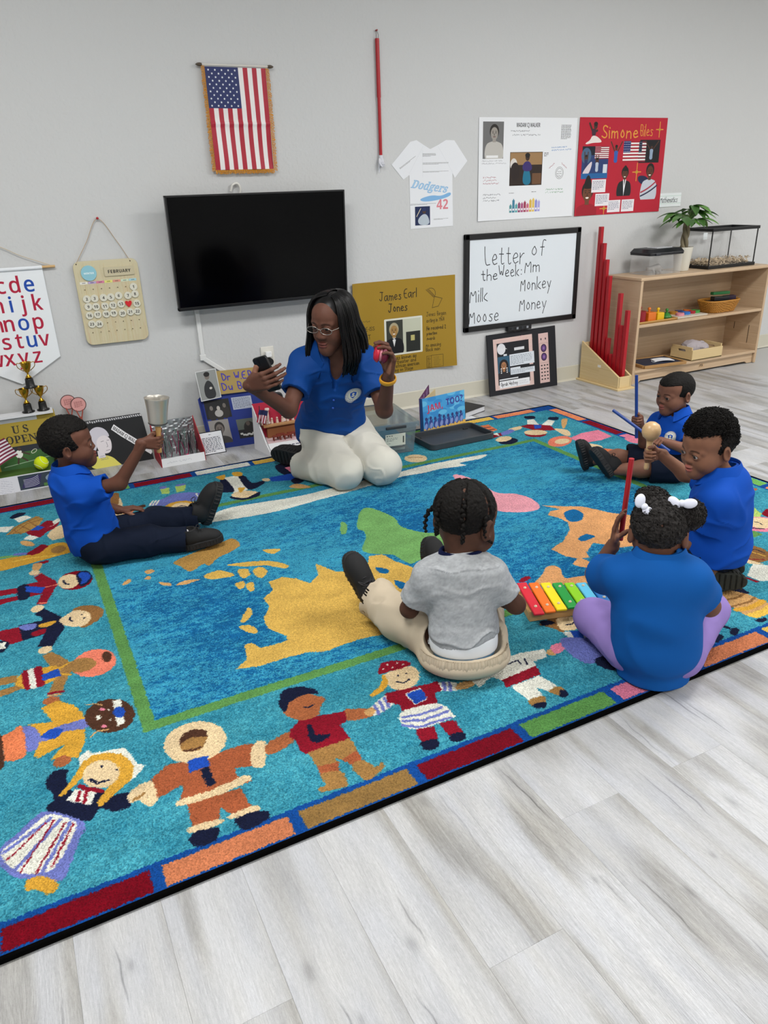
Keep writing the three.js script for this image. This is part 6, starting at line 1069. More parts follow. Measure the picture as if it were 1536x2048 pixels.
// television on a tilting bracket
{
  const tv = thing('television', 'black flat television, switched off, tilted slightly down on the wall', 'television', [1.272, 1.018, WZ + 0.11]);
  const w = 0.945, h = 0.545, tilt = rad(3);
  const tip = (g) => g.rotateX(tilt);
  part(tv, 'bezel', tip(mergeGeometries([rbox(w, 0.009, 0.03, 0.002, 0, h / 2 - 0.0045, 0), rbox(w, 0.016, 0.03, 0.002, 0, -h / 2 + 0.008, 0), rbox(0.009, h, 0.03, 0.002, -w / 2 + 0.0045, 0, 0), rbox(0.009, h, 0.03, 0.002, w / 2 - 0.0045, 0, 0)])), mat(0x0a0a0c, 0.35));
  part(tv, 'screen', tip(box(w - 0.014, h - 0.02, 0.012, 0, 0.003, 0.004)), new THREE.MeshPhysicalMaterial({ color: 0x020203, roughness: 0.14, specularIntensity: 0.25 }));
  part(tv, 'back', tip(mergeGeometries([rbox(w - 0.03, h - 0.03, 0.02, 0.006, 0, 0, -0.012), rbox(w * 0.7, h * 0.55, 0.03, 0.01, 0, -0.07, -0.03)])), mat(0x101012, 0.6));
  part(tv, 'wall_bracket', mergeGeometries([box(0.42, 0.2, 0.006, 0, 0, -0.105), box(0.03, 0.3, 0.06, -0.1, 0, -0.072), box(0.03, 0.3, 0.06, 0.1, 0, -0.072)]), mat(0x1a1a1c, 0.6));
  part(tv, 'logo', tip(rbox(0.03, 0.008, 0.004, 0.001, 0.01, -h / 2 + 0.004, 0.016)), mat(0x1d1d20, 0.3));
  const cable = solo('cable_loop', tube([[0, 0, 0], [0.012, 0.03, 0.006], [0.035, 0.036, 0.008], [0.05, 0.012, 0.004], [0.042, -0.03, 0]], 0.006, 24, 8), mat(0xe4e2dc, 0.6), 'short white cable loop peeking over the top of the television', 'cable', [1.165, 1.3, WZ + 0.01]);
}
// cord cover down from the television
{
  const r = thing('cord_cover', 'white plastic cord cover bending below the television', 'cord cover', [0.912, 0.48, WZ + 0.009]), m = mat(0xdfe0df, 0.45);
  part(r, 'channel', rbox(0.024, 0.29, 0.016, 0.004, 0.0, 0.145, 0), m);
  const g = rbox(0.24, 0.024, 0.016, 0.004); g.rotateZ(-0.68); part(r, 'channel', g.translate(0.092, -0.078, 0), m); part(r, 'elbow', rbox(0.034, 0.034, 0.018, 0.006), m);
}
// outlet with two plugs
{
  const o = thing('wall_outlet', 'white wall outlet between the television and the kneeling woman', 'outlet', [1.278, 0.434, WZ]);
  part(o, 'cover_plate', rbox(0.076, 0.122, 0.007, 0.003, 0, 0, 0.0035), mat(0xe0ddd4, 0.4));
  for (const y of [0.02, -0.02]) part(o, 'socket', rbox(0.034, 0.028, 0.003, 0.006, 0, y, 0.008), mat(0xd2cfc6, 0.45));
  const p = thing('white_plug', 'square white plug in the upper socket of the outlet', 'plug', [1.278, 0.455, WZ + 0.0095]); part(p, 'housing', rbox(0.034, 0.032, 0.024, 0.005, 0, 0, 0.012), mat(0xeeeeee, 0.35)); part(p, 'indicator', ball(0.002, 0.008, 0.008, 0.024, 8), mat(0xb9bcc0, 0.4));
  const q = thing('black_plug', 'round black plug with its cord in the lower socket', 'plug', [1.282, 0.414, WZ + 0.0095]); part(q, 'housing', cyl(0.019, 0.021, 0.026, 24).rotateX(Math.PI / 2), mat(0x0c0c0d, 0.5), [0, 0, 0.013]); part(q, 'cord', tube([[0, 0, 0.02], [-0.012, -0.03, 0.03], [-0.02, -0.09, 0.014], [-0.02, -0.2, 0.008], [-0.03, -0.4, 0.012]], 0.0035, 30, 8), mat(0x0c0c0d, 0.6));
}
// alphabet banner
{
  const b = thing('alphabet_banner', 'white cloth banner with red and blue alphabet letters on a dowel', 'banner', [0.009, 0.46, WZ + 0.012]);
  const w = 0.394, tip = 0.0, side = 0.115, top = 0.535;
  const s = new THREE.Shape(); s.moveTo(-w / 2, top); s.lineTo(-w / 2, side); s.lineTo(0, tip); s.lineTo(w / 2, side); s.lineTo(w / 2, top); s.closePath();
  const g = new THREE.ExtrudeGeometry(s, { depth: 0.0015, bevelEnabled: false }); const cg = uvXY(g, -w / 2, 0, w / 2, top);
  const rows = ['abcde', 'fghijk', 'lmnop', 'qrstuv', 'wxyz'], ys = [0.44, 0.352, 0.265, 0.182, 0.104], sp = [0.062, 0.056, 0.064, 0.056, 0.062];
  const map = tex(canvas(768, Math.round(768 * top / w), (c, W, H) => { c.fillStyle = '#e9edf0'; c.fillRect(0, 0, W, H); c.textAlign = 'center'; c.font = '190px sans-serif'; rows.forEach((r, i) => [...r].forEach((ch, k) => { c.fillStyle = 'aeiou'.includes(ch) ? '#1e4aa8' : '#b01c3c'; c.save(); c.translate((0.5 + (k - (r.length - 1) / 2) * sp[i] / w) * W, H * (1 - ys[i] / top) + 14); c.lineWidth = 5; c.strokeStyle = c.fillStyle; c.fillText(ch, 0, 0); c.strokeText(ch, 0, 0); c.restore(); })); }));
  part(b, 'cloth', cg, new THREE.MeshStandardMaterial({ map, roughness: 0.85 })); part(b, 'dowel', rod([-0.255, top + 0.004, 0.003], [0.255, top + 0.004, 0.003], 0.006), mat(0xcda873, 0.6));
  part(b, 'hem', cyl(0.0085, 0.0085, w, 16, 0, 0, 0).rotateZ(Math.PI / 2), mat(0xe6eaee, 0.85), [0, top + 0.003, 0.003]);
  part(b, 'cord', tube([[-0.25, top + 0.004, 0.004], [-0.12, top + 0.058, 0.003], [0, top + 0.112, 0], [0.12, top + 0.058, 0.003], [0.25, top + 0.004, 0.004]], 0.0018, 40, 6), mat(0xc9b9a0, 0.9));
}
// wooden calendar with numbered discs
{
  const c0 = thing('wall_calendar', 'plywood february calendar with round number discs on a cord', 'calendar', [0.494, 0.812, WZ + 0.012]);
  const W = 0.305, H = 0.4, wood = new THREE.MeshStandardMaterial({ roughness: 0.6, map: tex(canvas(256, 512, (c) => { c.fillStyle = '#cdc3a2'; c.fillRect(0, 0, 256, 512); for (let i = 0; i < 240; i++) { c.fillStyle = `rgba(${170 + rnd() * 40},${150 + rnd() * 30},${105 + rnd() * 20},0.16)`; c.fillRect(rnd() * 256, rnd() * 512, 1 + rnd() * 3, 60 + rnd() * 200); } })) });
  part(c0, 'board', uvXY(slab(roundRect(W, H, 0.032), 0.006, 0.0012, 8), -W / 2, -H / 2, W / 2, H / 2), wood);
  const num = (t, col = '#1b1b1d', bg = '#d8d6c6') => { const q = 64; return printMat(q, q, (c) => { c.fillStyle = bg; c.fillRect(0, 0, q, q); c.fillStyle = col; c.font = 'bold 34px sans-serif'; c.textAlign = 'center'; c.fillText(t, 32, 44); }); };
  const disc = (() => { const g = slab(new THREE.Shape().absarc(0, 0, 0.0165, 0, Math.PI * 2), 0.004, 0.0008, 20); return uvXY(g, -0.0165, -0.0165, 0.0165, 0.0165); })();
  const col = (k) => -0.1165 + k * 0.0388, row = (r) => 0.068 - r * 0.0415, peg = cyl(0.0022, 0.0022, 0.006, 8).rotateX(Math.PI / 2), pegM = mat(0x5b4a33, 0.7), jx = () => rr(-0.003, 0.003);
  for (let r = 0; r < 6; r++) for (let k = 0; k < 7; k++) {
    const d = r * 7 + k - 5;
    if (d < 1 || d > 24) { part(c0, 'peg', peg, pegM, [col(k), row(r), 0.008]); continue; }
    if (d === 14) { const h = new THREE.Shape(); h.moveTo(0, -0.017); h.bezierCurveTo(-0.02, -0.002, -0.019, 0.014, -0.009, 0.014); h.bezierCurveTo(-0.003, 0.014, 0, 0.01, 0, 0.006); h.bezierCurveTo(0, 0.01, 0.003, 0.014, 0.009, 0.014); h.bezierCurveTo(0.019, 0.014, 0.02, -0.002, 0, -0.017); const o = part(c0, 'heart', slab(h, 0.004, 0.0008, 10), mat(0xd41a24, 0.5), [col(k), row(r), 0.008]); o.userData.label = 'red heart marking the fourteenth'; continue; }
    const o = part(c0, 'number_disc', disc,  num(String(d)), [col(k) + jx(), row(r) + jx(), 0.008]); o.rotation.z = rr(-0.1, 0.1); o.scale.setScalar(1.1);
  }
  part(c0, 'season_disc', uvXY(slab(new THREE.Shape().absarc(0, 0, 0.036, 0, Math.PI * 2), 0.004, 0.0008, 28), -0.036, -0.036, 0.036, 0.036), printMat(128, 128, (c) => { c.fillStyle = '#8fc4d2'; c.fillRect(0, 0, 128, 128); c.fillStyle = '#eaf4f4'; c.font = 'bold 22px sans-serif'; c.textAlign = 'center'; c.fillText('WINTER', 64, 72); }), [-0.085, 0.144, 0.008]);
  part(c0, 'month_plate', uvXY(slab(roundRect(0.142, 0.044, 0.005), 0.004, 0.0008, 4), -0.071, -0.022, 0.071, 0.022), printMat(256, 80, (c) => { c.fillStyle = '#c6bc9e'; c.fillRect(0, 0, 256, 80); c.fillStyle = '#161616'; c.font = 'bold 40px sans-serif'; c.textAlign = 'center'; c.fillText('FEBRUARY', 128, 55); }), [0.058, 0.145, 0.008]);
  ['#e8e6df', '#b9a5cf', '#d77fa0', '#e3df7a', '#df9a86', '#cfe0c8', '#a8d3dd'].forEach((q, k) => part(c0, 'day_strip', box(0.036, 0.011, 0.001), printMat(64, 20, (c) => { c.fillStyle = q; c.fillRect(0, 0, 64, 20); c.fillStyle = '#333'; c.fillRect(18, 8, 28, 4); }), [col(k), 0.099, 0.0076]));
  part(c0, 'cord', tube([[-0.135, 0.19, 0.006], [-0.07, 0.285, 0.004], [0, 0.388, 0.0], [0.07, 0.285, 0.004], [0.118, 0.19, 0.006]], 0.0018, 40, 6), mat(0xb9a48a, 0.9)); part(c0, 'push_pin', mergeGeometries([ball(0.006, 0, 0.39, 0.004, 12), cyl(0.004, 0.005, 0.008, 10, 0, 0, 0).rotateX(Math.PI / 2).translate(0, 0.39, -0.004)]), mat(0xb3202c, 0.4));
  for (const x of [-0.135, 0.118]) part(c0, 'cord_hole', cyl(0.003, 0.003, 0.001, 10).rotateX(Math.PI / 2), mat(0x3a2c1e, 0.8), [x, 0.188, 0.0078]);
}
// paper jersey
{
  const pts = [[2.1, 1.408], [2.222, 1.522], [2.262, 1.53], [2.305, 1.507], [2.35, 1.484], [2.4, 1.504], [2.455, 1.53], [2.51, 1.528], [2.6, 1.42], [2.514, 1.33], [2.497, 1.358], [2.503, 1.07], [2.214, 1.066], [2.212, 1.353], [2.173, 1.33]];
  const g = new THREE.ExtrudeGeometry(shapeOf(pts), { depth: 0.001, bevelEnabled: false }); uvXY(g, 2.1, 1.06, 2.6, 1.535);
  g.translate(-2.35, -1.066, 0); const p = g.attributes.position; 
  solo('paper_jersey', g, printMat(1024, 960, (c, W, H) => {
    c.fillStyle = '#e6e8ec'; c.fillRect(0, 0, W, H); const X = (x) => (x - 2.1) / 0.5 * W, Y = (y) => (1.535 - y) / 0.475 * H;
    c.strokeStyle = '#cfd2d8'; c.lineWidth = 2; for (const [a, b, d, e] of [[2.212, 1.36, 2.305, 1.5], [2.5, 1.36, 2.4, 1.5], [2.3, 1.48, 2.3, 1.34]]) { c.beginPath(); c.moveTo(X(a), Y(b)); c.lineTo(X(d), Y(e)); c.stroke(); }
    typed(c, X(2.3), Y(1.462), 180, 4, 9, '#666', 3); typed(c, X(2.3), Y(1.415), 360, 3, 8, '#777', 4); typed(c, X(2.3), Y(1.37), 370, 2, 8, '#777', 5); c.save(); c.translate(X(2.15), Y(1.39)); c.rotate(-0.52); typed(c, 0, 0, 260, 2, 9, '#666', 6); c.restore();
    c.save(); c.translate(X(2.222), Y(1.3)); c.rotate(0.14); c.font = 'italic bold 118px serif'; c.lineWidth = 3; c.strokeStyle = '#6ea4d2'; c.fillStyle = '#a5c9e6'; c.transform(1, 0, -0.2, 1, 0, 0); c.fillText('Dodgers', 0, 26, 520); c.strokeText('Dodgers', 0, 26, 520); c.restore();
    blob(c, '#7fb2de', [[X(2.27), Y(1.225)], [X(2.36), Y(1.245)], [X(2.42), Y(1.235)], [X(2.485), Y(1.26)], [X(2.49), Y(1.235)], [X(2.4), Y(1.215)], [X(2.3), Y(1.208)]]);
    c.font = 'bold 150px sans-serif'; c.fillStyle = '#d9828c'; c.fillText('42', X(2.39), Y(1.165), 200); typed(c, X(2.215), Y(1.2), 380, 2, 9, '#777', 7); typed(c, X(2.37), Y(1.115), 220, 2, 8, '#777', 8);
    const bx = X(2.245), by = Y(1.185); c.fillStyle = '#14244e'; c.fillRect(bx, by, 205, 205); blob(c, '#b7c2cc', [[bx + 60, by + 205], [bx + 30, by + 150], [bx + 90, by + 90], [bx + 150, by + 80], [bx + 190, by + 130], [bx + 200, by + 205]]); oval(c, '#4d3528', bx + 125, by + 52, 24, 28); oval(c, '#1a2c5c', bx + 125, by + 36, 28, 18); c.strokeStyle = '#d9cfae'; c.lineWidth = 9; c.beginPath(); c.moveTo(bx + 20, by + 110); c.lineTo(bx + 80, by + 20); c.stroke();
  }), 'white paper jersey with blue script lettering and a red number', 'paper cutout', [2.35, 1.066, WZ + 0.001]);
}
// posters
function poster(name, label, q, w, h, draw, t = 0.0012, extra = {}) {
  const [x0, y0, x1, y1] = q, g = sheet(x1 - x0, y1 - y0, t, 24, 20, extra.bend ?? ((u, v) => 0.004 * ((2 * u - 1) ** 4) * (1 - v) + 0.0015));
  g.rotateZ(extra.turn ?? 0);
  return solo(name, g, printMat(w, h, draw, extra.mat), label, extra.cat ?? 'poster', [(x0 + x1) / 2, (y0 + y1) / 2, WZ + t / 2 + 0.0005]);
}
poster('white_poster', 'white poster with a grey portrait photo and coloured handwriting', [2.676, 1.086, 3.398, 1.647], 1280, 1000, (c, W, H) => {
  c.fillStyle = '#e7e9ec'; c.fillRect(0, 0, W, H); bust(c, 50, 40, 260, 350, { bg: '#6d6d6d', skin: '#9a948c', hair: '#26231f', shirt: '#bdbab4', ink: '#2c2824', cx: 0.55, cy: 0.3, r: 0.2 }); c.fillStyle = '#e8e8e8'; c.fillRect(95, 358, 150, 24);
  c.fillStyle = '#1d1d20'; c.save(); c.translate(470, 90); c.scale(0.62, 1); c.font = 'bold 54px sans-serif'; c.fillText('MADAM CJ WALKER', 0, 0); c.restore();
  scribble(c, 400, 128, 330, 1, 30, '#55555c', 2, 2.5); scribble(c, 420, 165, 480, 1, 30, '#55555c', 3, 2.5); typed(c, 1065, 70, 140, 13, 11, '#444', 4); scribble(c, 945, 290, 300, 2, 26, '#5a86bd', 5, 3, -0.03); scribble(c, 40, 410, 330, 2, 26, '#9a9aa0', 6, 2.5); scribble(c, 60, 570, 220, 3, 30, '#a05560', 7, 3); scribble(c, 60, 740, 230, 3, 30, '#55555c', 8, 3); scribble(c, 890, 710, 320, 2, 30, '#5c9468', 9, 3); scribble(c, 920, 500, 110, 1, 24, '#a05560', 10, 3, -0.6); scribble(c, 1090, 445, 130, 1, 24, '#a05560', 11, 3, 0.6);
  c.fillStyle = '#2a1c15'; c.fillRect(400, 330, 430, 330); c.fillStyle = '#9c7a52'; c.fillRect(405, 335, 420, 120); oval(c, '#d8d2cc', 450, 450, 45, 60); oval(c, '#241815', 470, 520, 60, 90); blob(c, '#16708e', [[570, 655], [580, 520], [620, 470], [670, 520], [690, 655]]); blob(c, '#37296a', [[560, 470], [600, 420], [660, 420], [700, 480], [680, 520], [580, 520]]); oval(c, '#3a251b', 630, 380, 28, 36); oval(c, '#15100d', 630, 362, 32, 24); c.fillStyle = '#6b4a30'; c.fillRect(700, 540, 120, 110);
  c.strokeStyle = '#777'; c.lineWidth = 4; c.beginPath(); c.ellipse(1070, 545, 55, 60, 0, 0, 7); c.stroke(); c.beginPath(); c.ellipse(1070, 545, 42, 46, 0, 0, 7); c.stroke(); scribble(c, 1035, 530, 70, 3, 22, '#777', 12, 3); c.fillStyle = '#333'; c.font = 'bold 22px sans-serif'; typed(c, 850, 340, 60, 3, 14, '#333', 13);
  ['#4f8f94', '#3f7f9a', '#57a2a5', '#8a3f66', '#a84f7a', '#9b3550', '#c86a80', '#d8b04a', '#e0c060', '#8f8fd0', '#a9a4dd'].forEach((q, i) => { const x = 410 + i * 38, h = 70 + 60 * hash3(i, 2, 5); c.fillStyle = q; c.fillRect(x, 930 - h, 32, h); c.fillRect(x + 10, 918 - h, 12, 14); c.fillStyle = '#e9e4ec'; c.fillRect(x + 5, 890, 22, 20); }); typed(c, 400, 730, 110, 1, 12, '#555', 14); typed(c, 700, 725, 110, 1, 12, '#555', 15);
});
poster('red_poster', 'red poster about a gymnast with cut-out photos and gold lettering', [3.418, 1.083, 4.152, 1.651], 1280, 1000, (c, W, H) => {
  c.fillStyle = '#b5162e'; c.fillRect(0, 0, W, H); for (let i = 0; i < 60; i++) { c.fillStyle = `rgba(150,10,30,${0.1 * rnd()})`; c.fillRect(rnd() * W, rnd() * H, 200 * rnd(), 120 * rnd()); }
  scrawl(c, 'Simone', 325, 205, 130, { ink: '#dd9a3a', w: 13, wide: 1.05, gap: 2.4 }); scrawl(c, 'Biles', 880, 185, 115, { ink: '#dd9a3a', w: 8, wide: 0.72, gap: 2 });
  const star = (x, y, s) => { c.strokeStyle = '#dd9a3a'; c.lineWidth = 10; c.lineCap = 'round'; c.beginPath(); c.moveTo(x - s, y); c.lineTo(x + s, y); c.moveTo(x, y - s * 1.5); c.lineTo(x, y + s * 1.5); c.stroke(); oval(c, '#b8902c', x, y, s * 0.35, s * 0.3); }; star(1170, 120, 52); star(880, 560, 62); star(430, 935, 60);
  const girl = (x, y, s, suit, up) => { c.strokeStyle = '#4a2b1d'; c.lineWidth = s * 0.2; c.beginPath(); c.moveTo(x - s * 0.3, y + s * 0.4); c.lineTo(x - s * up, y - s * 0.9); c.moveTo(x + s * 0.3, y + s * 0.4); c.lineTo(x + s * up, y - s * 0.9); c.stroke(); blob(c, suit, [[x - s * 0.45, y + s * 0.3], [x + s * 0.45, y + s * 0.3], [x + s * 0.3, y + s * 1.1], [x + s * 0.4, y + s * 2], [x - s * 0.4, y + s * 2], [x - s * 0.3, y + s * 1.1]]); oval(c, '#4a2b1d', x, y - s * 0.05, s * 0.25, s * 0.34); oval(c, '#120c0a', x, y - s * 0.3, s * 0.26, s * 0.2); };
  c.strokeStyle = '#3d2418'; c.lineWidth = 24; c.beginPath(); c.moveTo(200, 160); c.lineTo(140, 60); c.moveTo(190, 150); c.lineTo(250, 130); c.stroke(); blob(c, '#3a2533', [[170, 110], [240, 110], [230, 190], [180, 190]]); blob(c, '#e6dcd6', [[180, 180], [240, 180], [310, 220], [330, 250], [200, 250], [110, 268], [90, 255], [160, 225]]); oval(c, '#3d2418', 225, 85, 26, 32); oval(c, '#120c0a', 225, 65, 28, 22);
  c.fillStyle = '#243a6d'; c.fillRect(60, 285, 380, 330); c.fillStyle = '#101322'; c.fillRect(60, 285, 210, 90); stripesFlag(c, 240, 285, 200, 130, '#8e2338', '#8e2338'); oval(c, '#45617f', 120, 380, 70, 80); girl(120, 400, 62, '#2a2f5c', 0.4); blob(c, '#d9cdd2', [[140, 480], [220, 420], [180, 560], [90, 612], [70, 560]]); girl(280, 430, 58, '#b9c4d2', 0.3); c.fillStyle = '#1c5f9a'; c.fillRect(60, 560, 380, 55); c.fillStyle = '#cfd8e0'; c.fillRect(370, 470, 60, 90);
  girl(545, 310, 74, '#2f5aa8', 1.1); stripesFlag(c, 650, 235, 250, 220); c.fillStyle = '#0c0c12'; c.fillRect(890, 225, 310, 240); stripesFlag(c, 880, 240, 110, 215, '#7a2230', '#16223e'); girl(1075, 300, 66, '#8fa2bb', 1.5);
  bust(c, 20, 560, 300, 440, { skin: '#6b3f28', hair: '#15100d', shirt: '#9c1226', cx: 0.5, cy: 0.45, r: 0.25, smile: true, hat: 3 }); bust(c, 580, 470, 250, 340, { skin: '#5a3422', hair: '#15100d', shirt: '#17181d', cx: 0.5, cy: 0.3, r: 0.19, smile: true, hat: 2.2 }); c.strokeStyle = '#e6e6ea'; c.lineWidth = 14; c.beginPath(); c.moveTo(690, 640); c.lineTo(705, 760); c.lineTo(722, 640); c.stroke();
  blob(c, '#1d2446', [[905, 600], [1010, 600], [1080, 640], [1060, 720], [960, 690], [905, 650]]); bust(c, 940, 460, 290, 400, { skin: '#5a3422', hair: '#15100d', shirt: '#c3c8d2', cx: 0.5, cy: 0.24, r: 0.19, smile: true }); c.strokeStyle = '#a9283c'; c.lineWidth = 16; c.beginPath(); c.moveTo(970, 780); c.quadraticCurveTo(1100, 740, 1200, 660); c.stroke(); c.strokeStyle = '#1d2446'; c.beginPath(); c.moveTo(970, 820); c.quadraticCurveTo(1110, 780, 1210, 710); c.stroke();
  for (const [x, y, w, h] of [[225, 625, 205, 135], [290, 775, 205, 130], [480, 850, 190, 130], [690, 850, 190, 130]]) { c.fillStyle = '#e9e4e8'; c.fillRect(x, y, w, h); typed(c, x + 14, y + 16, w - 30, Math.floor(h / 18) - 1, 16, '#7a7f92', x); }
}, 0.0012);
poster('subject_card', 'small white card with a handwritten subject name beside the red poster', [4.155, 1.108, 4.352, 1.195], 400, 176, (c, W, H) => { c.fillStyle = '#e4e9ea'; c.fillRect(0, 0, W, H); c.fillStyle = '#b8d0c4'; c.fillRect(0, 34, W, 5); c.fillRect(0, 130, W, 5); scrawl(c, 'Mathematics', 14, 120, 74, { ink: '#22262c', w: 6, wide: 0.66, gap: 1.3 }); }, 0.0012, { cat: 'card' });
poster('gold_poster', 'gold poster with black handwriting and one pasted photo, below the jersey', [1.818, 0.236, 2.518, 0.79], 1280, 1000, (c, W, H) => {
  c.fillStyle = '#a98729'; c.fillRect(0, 0, W, H); scrawl(c, 'James', 325, 205, 92, { w: 8, wide: 0.8 }); scrawl(c, 'Earl', 625, 195, 92, { w: 8, wide: 0.8 }); scrawl(c, 'Jones', 430, 330, 88, { w: 9, wide: 0.8 });
  c.strokeStyle = '#3c3218'; c.lineWidth = 5; c.beginPath(); for (const d of [0, 14, 28]) { c.moveTo(900 + d, 130 - d * 0.3); c.lineTo(1000 + d, 220); } c.moveTo(940, 120); c.bezierCurveTo(1010, 110, 1030, 160, 1020, 200); c.moveTo(1010, 210); c.lineTo(1110, 240); c.lineTo(1060, 320); c.lineTo(980, 330); c.lineTo(1010, 210); c.stroke();
  scribble(c, 45, 400, 210, 1, 30, '#6a5a28', 2, 4); scrawl(c, 'A27 E8ISS', 45, 500, 40, { w: 5, ink: '#3a3015' }); scrawl(c, 'EGOT', 70, 590, 46, { w: 6, ink: '#3a3015' }); scrawl(c, '1930', 100, 655, 40, { w: 5, ink: '#3a3015' }); scribble(c, 80, 720, 210, 2, 44, '#3a3015', 4, 5);
  scrawl(c, 'Jones Began', 905, 420, 46, { w: 5, ink: '#3a3015', wide: 0.75 }); scrawl(c, 'acting in 1964', 905, 485, 42, { w: 5, ink: '#3a3015', wide: 0.7 }); scrawl(c, 'He received 2', 905, 570, 42, { w: 6, ink: '#2c2410', wide: 0.75 }); scrawl(c, 'primetime', 905, 625, 36, { w: 5, ink: '#3a3015', wide: 0.7 }); scrawl(c, 'Awards', 905, 680, 36, { w: 5, ink: '#3a3015', wide: 0.7 }); scrawl(c, 'An amazing', 890, 755, 40, { w: 5, ink: '#3a3015', wide: 0.75 }); scrawl(c, 'Black man', 890, 805, 40, { w: 5, ink: '#3a3015', wide: 0.8 });
  scrawl(c, 'was known as', 480, 850, 42, { w: 6, ink: '#2c2410', wide: 0.85 }); scrawl(c, 'a theater and', 470, 895, 40, { w: 5, ink: '#2c2410', wide: 0.85 }); scrawl(c, 'his african american', 440, 940, 40, { w: 5, ink: '#2c2410', wide: 0.75 }); scrawl(c, 'acting on Stage', 420, 985, 40, { w: 5, ink: '#2c2410', wide: 0.8 });
  c.fillStyle = '#e6e6d8'; c.beginPath(); c.roundRect(370, 400, 480, 400, 12); c.fill(); c.fillStyle = '#3d4038'; c.fillRect(395, 420, 210, 360); c.fillStyle = '#cfd2bc'; c.fillRect(600, 420, 230, 360); bust(c, 390, 420, 220, 360, { skin: '#b0884e', hair: '#b9ad8a', shirt: '#15161a', cx: 0.45, cy: 0.3, r: 0.24, tie: true, smile: true }); c.fillStyle = '#2b2e2a'; c.fillRect(640, 560, 180, 220); c.fillStyle = '#c9bf7a'; c.fillRect(700, 600, 50, 60);
  c.strokeStyle = '#3c3218'; c.lineWidth = 4; c.strokeRect(900, 860, 60, 130); c.strokeRect(960, 855, 150, 135); scribble(c, 908, 880, 44, 8, 15, '#3c3218', 6, 3); scribble(c, 990, 880, 90, 6, 18, '#7a672a', 7, 3);
}, 0.0014, { mat: { roughness: 0.32, metalness: 0.35 }, bend: (u, v) => 0.002 + 0.03 * Math.pow(Math.max(0, u - 0.55) / 0.45, 2) * Math.pow(1 - v, 2) + 0.012 * Math.pow(Math.max(0, 0.1 - u) / 0.1, 2) * v });
// whiteboard
{
  const w = thing('whiteboard', 'framed whiteboard with the letter of the week in black marker', 'whiteboard', [3.026, 0.724, WZ + 0.012]), W = 0.895, H = 0.585, fr = mat(0x0d0d0f, 0.35), b = 0.034;
  part(w, 'writing_surface', box(W - 2 * b + 0.01, H - 2 * b + 0.01, 0.008, 0, 0, 0), printMat(1400, 880, (c, X, Y) => {
    c.fillStyle = '#dfe6ec'; c.fillRect(0, 0, X, Y); const k = { w: 8, ink: '#17181c' };
    scrawl(c, 'Letter', 195, 270, 185, { ...k, wide: 0.7, gap: 2.2, turn: 0.01 }); scrawl(c, 'of', 790, 215, 165, { ...k, wide: 0.95 }); scrawl(c, 'the', 160, 415, 110, { ...k, turn: 0.02 }); scrawl(c, 'Week', 380, 400, 120, { ...k, wide: 0.75, gap: 2.2 }); scrawl(c, ':', 670, 395, 110, k); scrawl(c, 'Mm', 715, 375, 130, { ...k, wide: 1 });
    scrawl(c, 'Milk', 22, 625, 140, { ...k, wide: 0.9 }); scrawl(c, 'Monkey', 665, 560, 135, { ...k, wide: 0.75 }); scrawl(c, 'Moose', 15, 845, 140, { ...k, wide: 0.8 }); scrawl(c, 'Money', 665, 770, 135, { ...k, wide: 0.78 });
  }, { roughness: 0.22 }));
  for (const [nx, ny, L, v] of [[0, H / 2 - b / 2, W, 0], [0, -H / 2 + b / 2, W, 0], [-W / 2 + b / 2, 0, H, 1], [W / 2 - b / 2, 0, H, 1]]) part(w, 'frame_rail', v ? rbox(b, L, 0.022, 0.004, nx, ny, 0) : rbox(L, b, 0.022, 0.004, nx, ny, 0), fr);
}
